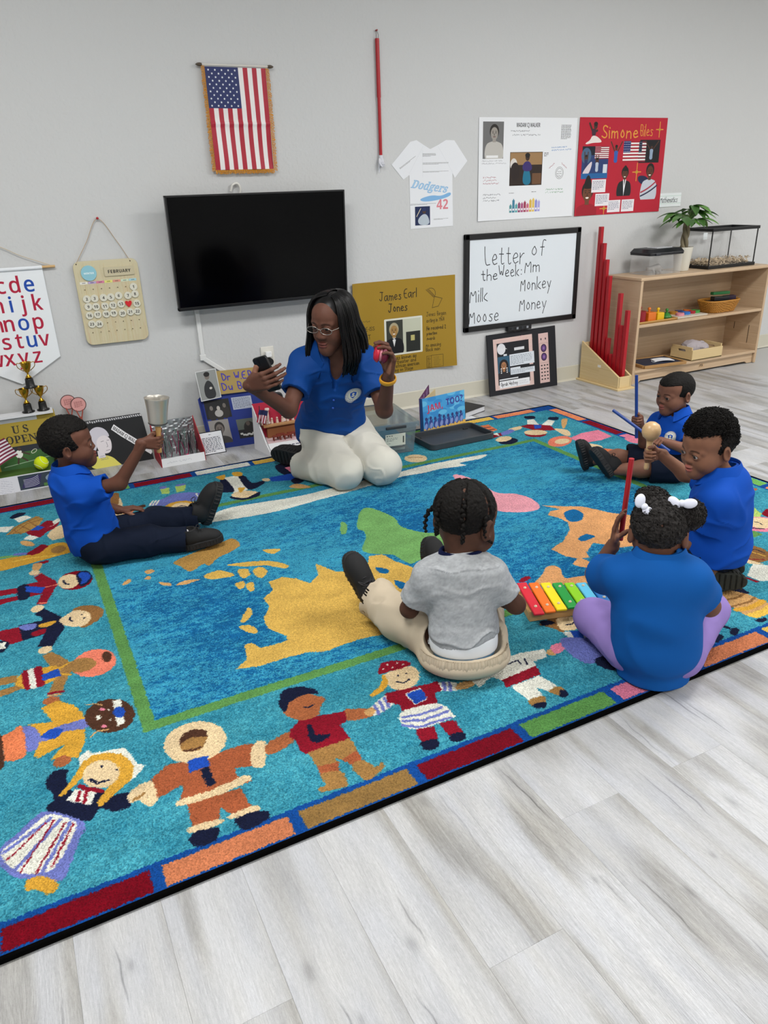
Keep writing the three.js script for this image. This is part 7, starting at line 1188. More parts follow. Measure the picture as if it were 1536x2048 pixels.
// ---------------------------------------------------------------- low wooden shelf, the rods beside it and what stands on it
const woodMap = (base, dark, seed, w = 512, h = 512) => tex(canvas(w, h, (c) => { c.fillStyle = base; c.fillRect(0, 0, w, h); for (let i = 0; i < 420; i++) { c.globalAlpha = 0.05 + 0.1 * hash3(i, seed, 1); c.fillStyle = hash3(i, seed, 2) > 0.35 ? dark : '#f3e2c2'; c.fillRect(hash3(i, seed, 3) * w - 60, hash3(i, seed, 4) * h, 80 + 300 * hash3(i, seed, 5), 1 + 3 * hash3(i, seed, 6)); } c.globalAlpha = 1; }), { repeat: [1, 1] });
const maple = new THREE.MeshStandardMaterial({ map: woodMap('#c2a788', '#a3835f', 3), roughness: 0.45 }), pine = new THREE.MeshStandardMaterial({ map: woodMap('#d6bd8c', '#b8975f', 5), roughness: 0.5 });
{
  const s = thing('wooden_shelf', 'low two-level maple shelf with an open front by the wall', 'shelf', [4.345, 0, -3.868]), L = 1.24, D = 0.315, H = 0.7;
  part(s, 'top_board', rbox(L, 0.021, D, 0.006, 0, H - 0.0105, 0), maple);
  const side = (() => { const q = new THREE.Shape(); q.moveTo(-D / 2 + 0.004, 0); q.lineTo(-D / 2 + 0.05, 0); q.lineTo(-D / 2 + 0.06, 0.012); q.lineTo(D / 2 - 0.06, 0.012); q.lineTo(D / 2 - 0.05, 0); q.lineTo(D / 2 - 0.004, 0); q.lineTo(D / 2 - 0.004, H - 0.021); q.lineTo(-D / 2 + 0.004, H - 0.021); const g = slab(q, 0.017, 0.002); g.rotateY(-Math.PI / 2); return g; })();
  part(s, 'side_panel', side, maple, [-L / 2 + 0.025, 0, 0]); part(s, 'side_panel', side, maple, [L / 2 - 0.006, 0, 0]);
  part(s, 'back_panel', box(L - 0.05, H - 0.08, 0.007, 0, H / 2 + 0.03, -D / 2 + 0.012), maple);
  part(s, 'middle_shelf', rbox(L - 0.052, 0.019, D - 0.022, 0.004, 0, 0.387, 0.006), maple);
  part(s, 'bottom_shelf', rbox(L - 0.052, 0.019, D - 0.016, 0.004, 0, 0.082, 0.006), maple);
  const toe = new THREE.Shape(); const t = L / 2 - 0.03; toe.moveTo(-t, 0); toe.lineTo(-t + 0.05, 0); toe.lineTo(-t + 0.07, 0.014); toe.lineTo(t - 0.07, 0.014); toe.lineTo(t - 0.05, 0); toe.lineTo(t, 0); toe.lineTo(t, 0.072); toe.lineTo(-t, 0.072); part(s, 'toe_board', slab(toe, 0.016), maple, [0, 0, D / 2 - 0.035]);
  const mk = part(s, 'maker_mark', box(0.05, 0.026, 0.001), printMat(64, 32, (c) => { c.fillStyle = '#c4a47e'; c.fillRect(0, 0, 64, 32); c.strokeStyle = '#2c2119'; c.lineWidth = 5; c.beginPath(); c.moveTo(12, 26); c.bezierCurveTo(12, 2, 28, 2, 26, 26); c.moveTo(26, 14); c.bezierCurveTo(40, 0, 52, 10, 44, 20); c.bezierCurveTo(36, 28, 34, 14, 52, 22); c.stroke(); }), [0.06, 0.044, D / 2 - 0.0185]);
  for (const [y, z] of [[0.2, -0.06], [0.15, 0.07]]) part(s, 'panel_slot', box(0.001, y === 0.2 ? 0.05 : 0.13, 0.004, L / 2 - 0.0265, y + 0.05, z), mat(0x3a2a1a, 0.8));
}
const SHT = 0.7, SHM = 0.397, SHB = 0.092;
// rod stand and its nine red rods
{
  const s = thing('rod_stand', 'pale wooden stand with a sloping side holding red rods', 'stand', [3.6, 0, -3.835]);
  part(s, 'base_plate', rbox(0.15, 0.012, 0.42, 0.002, 0, 0.006, 0), pine);
  const q = new THREE.Shape(); q.moveTo(-0.19, 0); q.lineTo(0.19, 0); q.lineTo(0.19, 0.075); q.lineTo(-0.19, 0.26); q.closePath(); const g = slab(q, 0.012, 0.001); g.rotateY(-Math.PI / 2);
  part(s, 'side_wall', g, pine, [-0.045, 0.012, 0]); part(s, 'side_wall', g, pine, [0.058, 0.012, 0]); part(s, 'front_wall', rbox(0.104, 0.075, 0.012, 0.002, 0.0, 0.05, 0.184), pine); part(s, 'back_wall', rbox(0.104, 0.25, 0.01, 0.002, 0.0, 0.137, -0.186), pine);
  part(s, 'label_tag', box(0.0012, 0.016, 0.03, -0.0582, 0.13, 0.0), mat(0xe6e3da, 0.6));
  const red = mat(0xa80d1c, 0.38), hs = [1.0, 0.9, 0.8, 0.7, 0.3, 0.2, 0.6, 0.4, 0.5], names = ['tallest', 'second tallest', 'third tallest', 'fourth tallest', 'third shortest', 'shortest', 'fifth tallest', 'second shortest of the front three', 'front'];
  const lab = ['tallest red rod, at the wall end of the stand', 'second tallest red rod in the stand', 'third tallest red rod in the stand', 'fourth tallest red rod in the stand', 'short red rod just in front of the four tallest', 'shortest red rod in the stand', 'tallest of the front three red rods in the stand', 'shortest of the front three red rods in the stand', 'front red rod at the low end of the stand'];
  hs.forEach((h, i) => solo('red_rod', rbox(0.025, h, 0.025, 0.0015, 0, h / 2, 0), red, lab[i], 'rod', [3.606, 0.0125, -3.99 + i * 0.0385], 'red rods in the stand'));
}
// plastic insect keeper with a dinosaur skull shape inside
{
  const k = thing('insect_keeper', 'clear plastic pet box with a black vented lid on the shelf', 'pet box', [4.0, SHT, -3.87]), clear = phys({ color: 0xffffff, roughness: 0.05, transmission: 0.94, thickness: 0, ior: 1.4 });
  part(k, 'tub', mergeGeometries([box(0.29, 0.002, 0.17, 0, 0.002, 0), box(0.29, 0.125, 0.002, 0, 0.065, 0.085), box(0.29, 0.125, 0.002, 0, 0.065, -0.085), box(0.002, 0.125, 0.17, 0.145, 0.065, 0), box(0.002, 0.125, 0.17, -0.145, 0.065, 0)]), clear);
  const blk = mat(0x0c0e14, 0.4), q = slab(roundRect(0.31, 0.195, 0.02), 0.012, 0.003, 6); q.rotateX(-Math.PI / 2);
  const dome = new THREE.CylinderGeometry(0.185, 0.215, 0.026, 4, 1); dome.rotateY(Math.PI / 4); dome.scale(1, 1, 0.62);
  const lid = part(k, 'lid', mergeGeometries([q, dome.toNonIndexed().translate(0, 0.024, 0)]), blk, [0, 0.126, 0]);
  part(lid, 'hatch', rbox(0.14, 0.004, 0.09, 0.002, 0.02, 0.039, 0), phys({ color: 0xc9cdd2, roughness: 0.2 })); part(lid, 'clip', rbox(0.04, 0.016, 0.006, 0.002, -0.09, 0.004, 0.1), mat(0x2a2d34, 0.4));
  const b = thing('shed_bone', 'grey bone-like ornament lying inside the clear pet box', 'ornament', [3.99, SHT + 0.003, -3.87]), f = join(0.014, cone([-0.06, 0.03, 0], [0.02, 0.036, 0.01], 0.012, 0.022), cone([0.02, 0.03, 0.01], [0.07, 0.02, 0], 0.02, 0.012), cone([-0.02, 0.03, 0.01], [-0.03, 0.004, 0.03], 0.009, 0.006), cone([0.03, 0.03, 0], [0.03, 0.004, 0.03], 0.01, 0.007), cone([0.03, 0.03, 0], [0.05, 0.004, -0.03], 0.009, 0.006), cone([-0.06, 0.03, 0], [-0.075, 0.042, 0.005], 0.008, 0.004));
  part(b, 'shape', skinMesh(keep(f, 0.003, plane([0, 0.0005, 0], [0, -1, 0])), [-0.1, -0.01, -0.06], [0.1, 0.08, 0.06], 0.005), mat(0x8b8782, 0.8));
}
// potted money plant
{
  const p = thing('potted_plant', 'green money plant with a braided trunk in a white pot', 'plant', [4.235, SHT, -3.865]);
  part(p, 'pot', lathe([[0, 0.004], [0.046, 0.0], [0.049, 0.004], [0.063, 0.15], [0.065, 0.155], [0.0615, 0.155], [0.058, 0.14], [0, 0.138]], 40), mat(0xd0ccbf, 0.55)); part(p, 'soil', cyl(0.057, 0.057, 0.006, 28, 0, 0.139, 0), mat(0x3a2b20, 1));
  const bark = mat(0x7d735c, 0.9), tr = []; for (let k = 0; k < 3; k++) { const q = []; for (let i = 0; i <= 16; i++) { const t = i / 16, a = k * 2.09 + t * 5; q.push([Math.cos(a) * 0.014 * (1.2 - 0.4 * t) + 0.01 * t, 0.135 + t * 0.19, Math.sin(a) * 0.014 * (1.2 - 0.4 * t)]); } tr.push(tube(q, 0.0125, 32, 9)); } part(p, 'trunk', mergeGeometries(tr), bark);
  const leafG = (L, W) => { const g = new THREE.PlaneGeometry(1, 1, 8, 14), q = g.attributes.position; for (let i = 0; i < q.count; i++) { const u = q.getX(i) * 2, t = q.getY(i) + 0.5, w = W * Math.pow(Math.sin(Math.PI * Math.pow(t, 0.8)), 0.8); q.setXYZ(i, u * w, t * L, -Math.abs(u) * w * -0.25 - 0.35 * L * t * t); } g.computeVertexNormals(); return g; };
  const lm = [0x3f6b2a, 0x4f8033, 0x35602a, 0x5d8f3c].map((q) => new THREE.MeshPhysicalMaterial({ color: q, roughness: 0.5, side: THREE.DoubleSide, transmission: 0.15, thickness: 0 })), top = V(0.01, 0.315, 0);
  const G = [leafG(0.13, 0.027), leafG(0.105, 0.023), leafG(0.15, 0.03)], stems = [];
  let n = 0;
  for (let k = 0; k < 9; k++) {
    const a = k * 2.4 + 0.4, el = [0.75, 0.35, 1.1, 0.2, 0.6, 0.9, 0.15, 0.5, 1.3][k], Ls = 0.075 + 0.03 * hash3(k, 4, 4), d = V(Math.cos(a) * Math.cos(el), Math.sin(el), Math.sin(a) * Math.cos(el) * 0.75), e = top.clone().addScaledVector(d, Ls);
    stems.push(tube([A3(top), A3(top.clone().addScaledVector(d, Ls * 0.5).add(V(0, 0.012, 0))), A3(e)], 0.0022, 10, 6));
    for (let j = 0; j < 5; j++) {
      const b = a + (j - 2) * 0.72, B = basis(V(Math.cos(b) * 0.25, 1, Math.sin(b) * 0.25), V(0, 1, 0)), dir = V(Math.cos(b), 0.12 - 0.12 * Math.abs(j - 2), Math.sin(b)).normalize(), up = V(0, 1, 0), X = dir.clone().cross(up).normalize(), Z = X.clone().cross(dir).normalize();
      const o = part(p, 'leaf', G[(k + j) % 3], lm[(k * 3 + j) % 4], A3(e)); o.quaternion.setFromRotationMatrix(new THREE.Matrix4().makeBasis(X, dir, Z)); n++;
      if (e.z + dir.z * 0.14 < -0.15) { o.scale.set(0.8, 0.75, 0.8); }
    }
  }
  part(p, 'stems', mergeGeometries(stems), mat(0x5c7a3a, 0.7));
}
// empty terrarium
{
  const t = thing('terrarium', 'black-rimmed glass tank with wood shavings on the shelf', 'terrarium', [4.63, SHT, -3.895]), w = 0.45, d = 0.225, h = 0.265, blk = mat(0x0b0b0d, 0.4), gl = phys({ color: 0xffffff, roughness: 0.02, transmission: 1, thickness: 0, ior: 1.25 });
  for (const [x, y, z, a, b, c] of [[0, h / 2, d / 2 - 0.002, w, h - 0.02, 0.003], [0, h / 2, -d / 2 + 0.002, w, h - 0.02, 0.003], [w / 2 - 0.002, h / 2, 0, 0.003, h - 0.02, d], [-w / 2 + 0.002, h / 2, 0, 0.003, h - 0.02, d]]) part(t, 'pane', box(a, b, c, x, y, z), gl);
  const rim = (y, q) => mergeGeometries([rbox(w + 0.014, q, 0.016, 0.002, 0, y, d / 2), rbox(w + 0.014, q, 0.016, 0.002, 0, y, -d / 2), rbox(0.016, q, d, 0.002, w / 2, y, 0), rbox(0.016, q, d, 0.002, -w / 2, y, 0)]);
  part(t, 'bottom_rim', rim(0.011, 0.022), blk); part(t, 'top_rim', rim(h - 0.01, 0.02), blk); part(t, 'base', box(w, 0.006, d, 0, 0.006, 0), blk);
  for (const sx of [-1, 1]) for (const sz of [-1, 1]) part(t, 'corner_seal', box(0.006, h - 0.03, 0.006, sx * (w / 2 - 0.002), h / 2, sz * (d / 2 - 0.002)), blk);
  part(t, 'sticker', box(0.04, 0.045, 0.001, -0.04, h - 0.065, -d / 2 + 0.005), mat(0xdfe6e8, 0.6));
  const chip = new THREE.BoxGeometry(0.02, 0.003, 0.01), cm = mat(0xffffff, 0.9), inst = new THREE.InstancedMesh(chip, cm, 900); inst.name = numbered('wood_shavings'); inst.castShadow = inst.receiveShadow = true; const M = new THREE.Matrix4();
  for (let i = 0; i < 900; i++) { M.makeRotationFromEuler(new THREE.Euler(rr(-0.8, 0.8), rr(0, 6.3), rr(-0.8, 0.8))); M.scale(V(rr(0.5, 1.2), 1, rr(0.5, 1.2))); M.setPosition(rr(-w / 2 + 0.02, w / 2 - 0.02), 0.018 + 0.045 * rnd() * (0.6 + 0.4 * noise3(i, 1, 1)), rr(-d / 2 + 0.02, d / 2 - 0.02)); inst.setMatrixAt(i, M); inst.setColorAt(i, new THREE.Color().setHSL(0.09, 0.3, rr(0.28, 0.5))); }
  inst.position.copy(t.position); inst.userData = { kind: 'stuff', label: 'pale wood shavings covering the tank floor', category: 'shavings' }; scene.add(inst);
}
// middle shelf: knobbed cylinders on a tray, shape pieces on a tray, basket of dark blocks
{
  const y = SHM, t = solo('serving_tray', mergeGeometries([rbox(0.36, 0.008, 0.12, 0.003, 0, 0.004, 0), rbox(0.36, 0.016, 0.006, 0.002, 0, 0.008, 0.057), rbox(0.36, 0.016, 0.006, 0.002, 0, 0.008, -0.057), rbox(0.006, 0.016, 0.12, 0.002, 0.177, 0.008, 0), rbox(0.006, 0.016, 0.12, 0.002, -0.177, 0.008, 0)]), mat(0xb68a4a, 0.5), 'thin wooden tray under the coloured knobbed cylinders', 'tray', [3.935, y, -3.79]);
  [[0x8e0d1e, 'dark red', 0.044, 0.062], [0xd9701c, 'orange', 0.038, 0.05], [0xe0b414, 'yellow', 0.034, 0.042], [0x2f7a2e, 'green', 0.03, 0.03]].forEach(([c, nm, r, h], i) => { const k = thing('knobbed_cylinder', nm + ' knobbed cylinder standing on the wooden tray', 'toy', [3.815 + i * 0.083, y + 0.008, -3.785], 'knobbed cylinders on the tray'), m = mat(c, 0.4); k.scale.setScalar(1.15); part(k, 'cylinder', i === 3 ? lathe([[0, 0], [r, 0.002], [r, 0.012], [0.012, h], [0, h]], 28) : i === 0 ? cyl(r * 0.8, r * 0.8, h, 28, 0, h / 2, 0) : rbox(r * 1.6, h, r * 1.6, 0.004, 0, h / 2, 0), m); part(k, 'knob', lathe([[0.006, 0], [0.005, 0.01], [0.01, 0.018], [0.008, 0.026], [0, 0.029]], 18), m, [0, h - 0.001, 0]); });
  solo('white_tray', rbox(0.3, 0.01, 0.17, 0.003, 0, 0.005, 0), mat(0xc9c2b4, 0.5), 'flat pale tray of coloured shape pieces beside the basket', 'tray', [4.27, y, -3.83]);
  const tray = V(4.27, y + 0.01, -3.83);
  [[0x1c4a2a, 'dark green', -0.11, -0.05], [0xa87420, 'brown', -0.045, -0.045], [0x23366e, 'navy', 0.02, -0.055], [0xc9641e, 'orange', 0.085, -0.05], [0xdd8f9a, 'pink', -0.06, 0.03], [0x2a6fc0, 'blue', 0.01, 0.015], [0xa8222e, 'red', 0.075, 0.01], [0x3b9440, 'bright green', 0.12, -0.0]].forEach(([c, nm, x, z], i) => { const n = [4, 6, 4, 3, 5, 6, 4, 8][i], g = new THREE.CylinderGeometry(0.031, 0.031, 0.017, n).translate(0, 0.0085, 0); solo('shape_piece', g.rotateY(i), mat(c, 0.45), nm + ' wooden shape piece on the pale tray', 'toy', [tray.x + x, tray.y, tray.z + z], 'shape pieces on the pale tray'); });
  // woven basket: weft rows round upright stakes
  const b = thing('wicker_basket', 'oblong honey-coloured wicker basket on the middle shelf', 'basket', [4.6, y, -3.82]), W = mat(0xb27a2c, 0.6), rows = [], ov = (a, k, off) => [Math.sign(Math.cos(a)) * Math.pow(Math.abs(Math.cos(a)), 0.55) * (0.12 + 0.03 * k + off), 0, Math.sign(Math.sin(a)) * Math.pow(Math.abs(Math.sin(a)), 0.55) * (0.068 + 0.016 * k + off)];
  for (let r = 0; r < 9; r++) { const q = []; for (let i = 0; i < 72; i++) { const p = ov(i / 72 * 6.28318, r / 8, ((i + r) % 2 ? 1 : -1) * 0.0022); q.push([p[0], 0.006 + r * 0.0082, p[2]]); } rows.push(tube(q, 0.0042, 144, 5, true)); }
  part(b, 'weave', mergeGeometries(rows), W); for (let i = 0; i < 36; i++) { const a = ov((i + 0.5) / 36 * 6.28318, 0, 0), c = ov((i + 0.5) / 36 * 6.28318, 1, 0); part(b, 'stake', rod([a[0], 0.002, a[2]], [c[0], 0.074, c[2]], 0.0026, 6), W); } const q = []; for (let i = 0; i < 40; i++) { const p = ov(i / 40 * 6.28318, 1.08, 0); q.push([p[0], 0.08, p[2]]); } part(b, 'rim', tube(q, 0.0065, 80, 7, true), W); const fl = new THREE.CylinderGeometry(0.1, 0.1, 0.004, 32).scale(1.2, 1, 0.68).translate(0, 0.004, 0); part(b, 'base', fl, W);
  [[-0.075, 0.066, 0.0, 0.085, 0.2], [-0.015, 0.092, 0.02, 0.12, -0.25], [0.03, 0.062, -0.015, 0.085, 0.3], [0.09, 0.09, 0.012, 0.08, -0.5]].forEach(([x, yy, z, L, a], i) => { const g = rbox(L, 0.028, 0.05, 0.004); g.rotateZ(0.05 * (i - 1.5)); g.rotateY(a); solo('dark_block', g, mat(i === 3 ? 0x2a1a30 : 0x0e1016, 0.45), ['black block lying at the left end of the basket', 'black block on top of the basket pile', 'black block leaning at the back of the basket', 'dark purple block at the right end of the basket'][i], 'toy', [4.6 + x, y + yy, -3.82 + z]); });
  const gb = rbox(0.17, 0.02, 0.03, 0.003); gb.rotateZ(-0.03); solo('green_bar', gb, mat(0x1f6a36, 0.45), 'green bar lying across the top of the basket', 'toy', [4.66, y + 0.118, -3.865]);
  // bottom shelf: framed board with a mask, wooden box with a bag
  const yb = SHB, f = thing('framed_board', 'navy board in a wooden frame lying on the bottom shelf', 'board', [4.03, yb, -3.815]); const fr = mat(0xa87f4c, 0.5);
  const fb = (g) => g.rotateY(-0.12); part(f, 'panel', fb(box(0.33, 0.012, 0.22, 0, 0.008, 0)), mat(0x1a2740, 0.5)); for (const z of [-0.115, 0.115]) part(f, 'frame_rail', fb(rbox(0.35, 0.02, 0.016, 0.003, 0, 0.01, z)), fr); for (const x of [-0.172, 0.172]) part(f, 'frame_rail', fb(rbox(0.016, 0.02, 0.214, 0.003, x, 0.01, 0)), fr);
  const mk = thing('face_mask', 'folded white face mask lying on the navy board', 'mask', [4.09, yb + 0.015, -3.8]); part(mk, 'panel', sheet(0.14, 0.08, 0.003, 16, 10, (u, v) => 0.006 * Math.sin(u * 3.1) + 0.002 * Math.sin(v * 25)).rotateX(-Math.PI / 2).rotateY(-0.35).translate(0, 0.004, 0), mat(0xe6e8ec, 0.85)); part(mk, 'ear_loop', tube([[-0.06, 0.004, 0.01], [-0.095, 0.004, 0.02], [-0.1, 0.004, 0.0], [-0.07, 0.004, -0.03]], 0.0018, 20, 6), mat(0xe6e8ec, 0.85));
  const bx = thing('wooden_box', 'open pale wooden box with handle slots on the bottom shelf', 'box', [4.43, yb, -3.81]); const W2 = 0.3, D2 = 0.2, H2 = 0.075; part(bx, 'floor', box(W2, 0.006, D2, 0, 0.004, 0), pine); part(bx, 'long_wall', rbox(W2, H2, 0.01, 0.002, 0, H2 / 2, D2 / 2 - 0.005), pine); part(bx, 'long_wall', rbox(W2, H2, 0.01, 0.002, 0, H2 / 2, -D2 / 2 + 0.005), pine);
  for (const sx of [-1, 1]) { const q = new THREE.Shape(); q.moveTo(-D2 / 2 + 0.01, 0); q.lineTo(D2 / 2 - 0.01, 0); q.lineTo(D2 / 2 - 0.01, H2 + 0.018); q.lineTo(-D2 / 2 + 0.01, H2 + 0.018); const hole = new THREE.Path(roundRect(0.07, 0.016, 0.007).getPoints(5).map((p) => new THREE.Vector2(p.x, p.y + H2 - 0.01))); q.holes.push(hole); const g = slab(q, 0.01); g.rotateY(-Math.PI / 2); part(bx, 'end_wall', g, pine, [sx * (W2 / 2 - 0.005) + 0.005, 0, 0]); }
  const bag = join(0.03, egg([0, 0.05, 0], [0.105, 0.055, 0.07]), egg([-0.03, 0.07, 0.01], [0.065, 0.05, 0.055]), egg([0.06, 0.05, 0.02], [0.05, 0.04, 0.05]));
  solo('cloth_bag', skinMesh(keep(bumpy(bag, folds(0.008, 16, 5)), 0.004, plane([0, 0, 0], [0, -1, 0])), [-0.15, -0.01, -0.1], [0.15, 0.15, 0.1], 0.005), mat(0xa8a0a4, 0.8), 'soft greyish lilac bag stuffed into the wooden box', 'bag', [4.4, yb + 0.0075, -3.815]);
}
// ---------------------------------------------------------------- school projects along the foot of the wall
const card = (name, label, cat, q, t, w, h, draw, extra) => { const c = V(0, 0, 0); q.forEach((p) => c.add(V(...p))); c.divideScalar(4); const o = [c.x, Math.min(...q.map((p) => p[1])), c.z], g = board(q, t).translate(-o[0], -o[1], -o[2]); return solo(name, g, printMat(w, h, draw, extra), label, cat, o); };
const pboard = (parent, name, q, t, w, h, draw, extra) => { const o = parent.position; return part(parent, name, board(q, t).translate(-o.x, -o.y, -o.z), typeof draw === 'function' ? printMat(w, h, draw, extra) : draw); };
// tennis tournament box with trophies
{
  const b = thing('project_box', 'gold cardboard project box with black tournament lettering and tennis photo', 'project', [-0.06, 0, -3.88]), gold = mat(0x8f7a1c, 0.45, { metalness: 0.2 }), wh = mat(0xd8d9dc, 0.7);
  pboard(b, 'back_panel', [[-0.3, 0.075, -3.9], [0.14, 0.075, -3.9], [0.12, 0.335, -3.965], [-0.3, 0.335, -3.965]], 0.006, 1024, 620, (c, W, H) => {
    c.fillStyle = '#9c861f'; c.fillRect(0, 0, W, H); c.fillStyle = '#c9cdd0'; c.fillRect(260, 30, 560, 60); c.fillStyle = '#9aa2a8'; for (let i = 0; i < 3; i++) c.fillRect(270, 44 + i * 14, 540, 3); c.fillStyle = '#17150f'; c.font = 'bold 118px serif'; c.fillText('U S', 520, 215); c.fillText('OPEN', 430, 325, 400);
    c.fillStyle = '#2c5c22'; c.fillRect(300, 360, 600, 260); c.fillStyle = '#141c26'; c.fillRect(300, 360, 600, 70); c.fillStyle = '#8fa88a'; c.save(); c.translate(340, 570); c.rotate(-0.1); c.fillRect(0, 0, 520, 8); c.restore(); oval(c, '#dfe2da', 530, 450, 38, 48, 0.4); oval(c, '#3c2519', 545, 392, 18, 22); c.strokeStyle = '#3c2519'; c.lineWidth = 18; c.beginPath(); c.moveTo(515, 490); c.lineTo(490, 560); c.moveTo(545, 490); c.lineTo(600, 540); c.moveTo(560, 430); c.lineTo(640, 470); c.stroke(); c.strokeStyle = '#d5d5c0'; c.lineWidth = 6; c.beginPath(); c.ellipse(690, 440, 34, 16, -0.5, 0, 7); c.stroke();
  }, { metalness: 0.15, roughness: 0.5 });
  pboard(b, 'top_ledge', [[-0.3, 0.336, -3.93], [0.115, 0.336, -3.93], [0.115, 0.336, -4.0], [-0.3, 0.336, -4.0]], 0.012, 8, 8, wh);
  pboard(b, 'side_panel', [[0.14, 0.0, -3.8], [0.14, 0.0, -3.99], [0.12, 0.33, -3.99], [0.135, 0.1, -3.82]], 0.005, 8, 8, gold); pboard(b, 'side_panel', [[-0.3, 0.0, -3.99], [-0.3, 0.0, -3.8], [-0.3, 0.1, -3.82], [-0.3, 0.33, -3.99]], 0.005, 8, 8, gold);
  pboard(b, 'court_floor', [[-0.3, 0.07, -3.795], [0.135, 0.07, -3.795], [0.135, 0.078, -3.9], [-0.3, 0.078, -3.9]], 0.004, 8, 8, mat(0x3f5f1e, 0.7));
  pboard(b, 'front_panel', [[-0.3, 0.0, -3.785], [0.14, 0.0, -3.785], [0.14, 0.078, -3.795], [-0.3, 0.078, -3.795]], 0.005, 1024, 180, (c, W, H) => {
    c.fillStyle = '#d2d3da'; c.fillRect(0, 0, W, H); scribble(c, 280, 30, 150, 6, 26, '#aeb0bc', 3, 3, 0.3); c.fillStyle = '#2d3a46'; c.fillRect(450, 10, 574, 160); c.fillStyle = '#7f94a6'; c.beginPath(); c.ellipse(860, 80, 130, 55, 0, 0, 7); c.fill(); c.fillStyle = '#2b5a9a'; c.fillRect(800, 60, 60, 60); c.fillStyle = '#4d7a3a'; c.fillRect(700, 130, 320, 34); c.fillStyle = '#2a2456'; c.beginPath(); c.moveTo(470, 150); c.lineTo(520, 50); c.lineTo(700, 20); c.lineTo(650, 160); c.fill(); c.strokeStyle = '#d8dae6'; c.lineWidth = 4; for (let i = 0; i < 6; i++) { c.beginPath(); c.moveTo(500, 60 + i * 16); c.quadraticCurveTo(600, 70 + i * 16, 660, 30 + i * 18); c.stroke(); }
  });
  pboard(b, 'base', [[-0.3, 0.004, -3.79], [0.14, 0.004, -3.79], [0.14, 0.004, -3.99], [-0.3, 0.004, -3.99]], 0.004, 8, 8, wh);
  // trophies
  const tg = mat(0xb38a28, 0.18, { metalness: 0.9 }), tb = mat(0x0a0a0b, 0.3);
  const trophy = (x, y, z, s, label) => { const t = thing('gold_trophy', label, 'trophy', [x, y, z], 'toy trophies on the tennis project'); t.scale.setScalar(s); part(t, 'plinth', lathe([[0, 0], [0.029, 0], [0.03, 0.005], [0.02, 0.009], [0.018, 0.04], [0.016, 0.044], [0, 0.044]], 26), tb); part(t, 'cup', lathe([[0, 0.044], [0.014, 0.045], [0.012, 0.052], [0.004, 0.06], [0.004, 0.068], [0.012, 0.076], [0.021, 0.1], [0.024, 0.118], [0.0225, 0.118], [0.019, 0.1], [0, 0.08]], 26), tg); for (const k of [-1, 1]) part(t, 'handle', tube([[k * 0.022, 0.114, 0], [k * 0.036, 0.116, 0], [k * 0.036, 0.098, 0], [k * 0.014, 0.078, 0]], 0.0019, 18, 6), tg); };
  trophy(0.007, 0.336, -3.962, 1, 'left of two gold trophies on the project ledge'); trophy(0.075, 0.336, -3.965, 1, 'right of two gold trophies on the project ledge'); trophy(0.041, 0.4545, -3.963, 1.05, 'gold trophy stacked on top of the other two'); trophy(0.085, 0.078, -3.86, 0.78, 'small gold trophy standing beside the tennis ball');
  const ball_ = thing('tennis_ball', 'bright yellow tennis ball in the project box', 'ball', [0.01, 0.076 + 0.033, -3.835]); part(ball_, 'felt', new THREE.SphereGeometry(0.033, 32, 24), mat(0xcbdc12, 0.95)); const sm = []; for (let i = 0; i < 60; i++) { const a = i / 60 * Math.PI * 2, q = V(0.7 * Math.cos(a) + 0.3 * Math.cos(3 * a), 0.7 * Math.sin(a) - 0.3 * Math.sin(3 * a), 0.92 * Math.sin(2 * a)).normalize().multiplyScalar(0.0331); sm.push(A3(q)); } part(ball_, 'seam', tube(sm, 0.0011, 120, 5, true), mat(0xdfe6c8, 0.9));
  const fl2 = thing('stick_flag', 'small american stick flag leaning out at the left edge', 'flag', [-0.2, 0.08, -3.79]); part(fl2, 'cloth', sheet(0.14, 0.1, 0.0012, 16, 10, (u, v) => 0.006 * Math.sin(u * 7)).rotateZ(0.42).translate(0.035, 0.12, 0.0), printMat(256, 180, (c) => { c.fillStyle = '#e5e2e6'; c.fillRect(0, 0, 256, 180); c.fillStyle = '#7a1f3c'; for (let i = 0; i < 13; i += 2) c.fillRect(0, i * 13.85, 256, 13.85); c.fillStyle = '#232b66'; c.fillRect(0, 0, 100, 97); })); part(fl2, 'stick', rod([-0.06, 0.0, 0], [-0.035, 0.17, 0], 0.002), mat(0xcaa66a, 0.7));
  for (const [x, y, dz, s, lb] of [[0.195, 0.352, 0.0, 0.0375, 'round pink paper racket card at the back'], [0.24, 0.335, 0.008, 0.0375, 'round pink paper racket card in front']]) { const p = thing('paper_racket', lb, 'paper card', [x, y - 0.13, -3.99 + dz], 'pink paper rackets'); const pm = printMat(128, 128, (c) => { c.fillStyle = '#4a2f2c'; c.fillRect(0, 0, 128, 128); oval(c, '#d79a96', 64, 64, 58, 58); typed(c, 30, 38, 68, 6, 9, '#8a4a48', 4); }); part(p, 'disc', uvXY(slab(new THREE.Shape().absarc(0, 0, s, 0, Math.PI * 2), 0.001, 0, 30), -s, -s, s, s), pm, [0, 0.13, 0]); part(p, 'handle', mergeGeometries([rod([-0.016, 0.102, 0], [-0.004, 0.06, 0], 0.003), rod([0.016, 0.102, 0], [0.004, 0.06, 0], 0.003), box(0.012, 0.066, 0.002, 0, 0.033, 0)]), mat(0xa04838, 0.7)); }
}
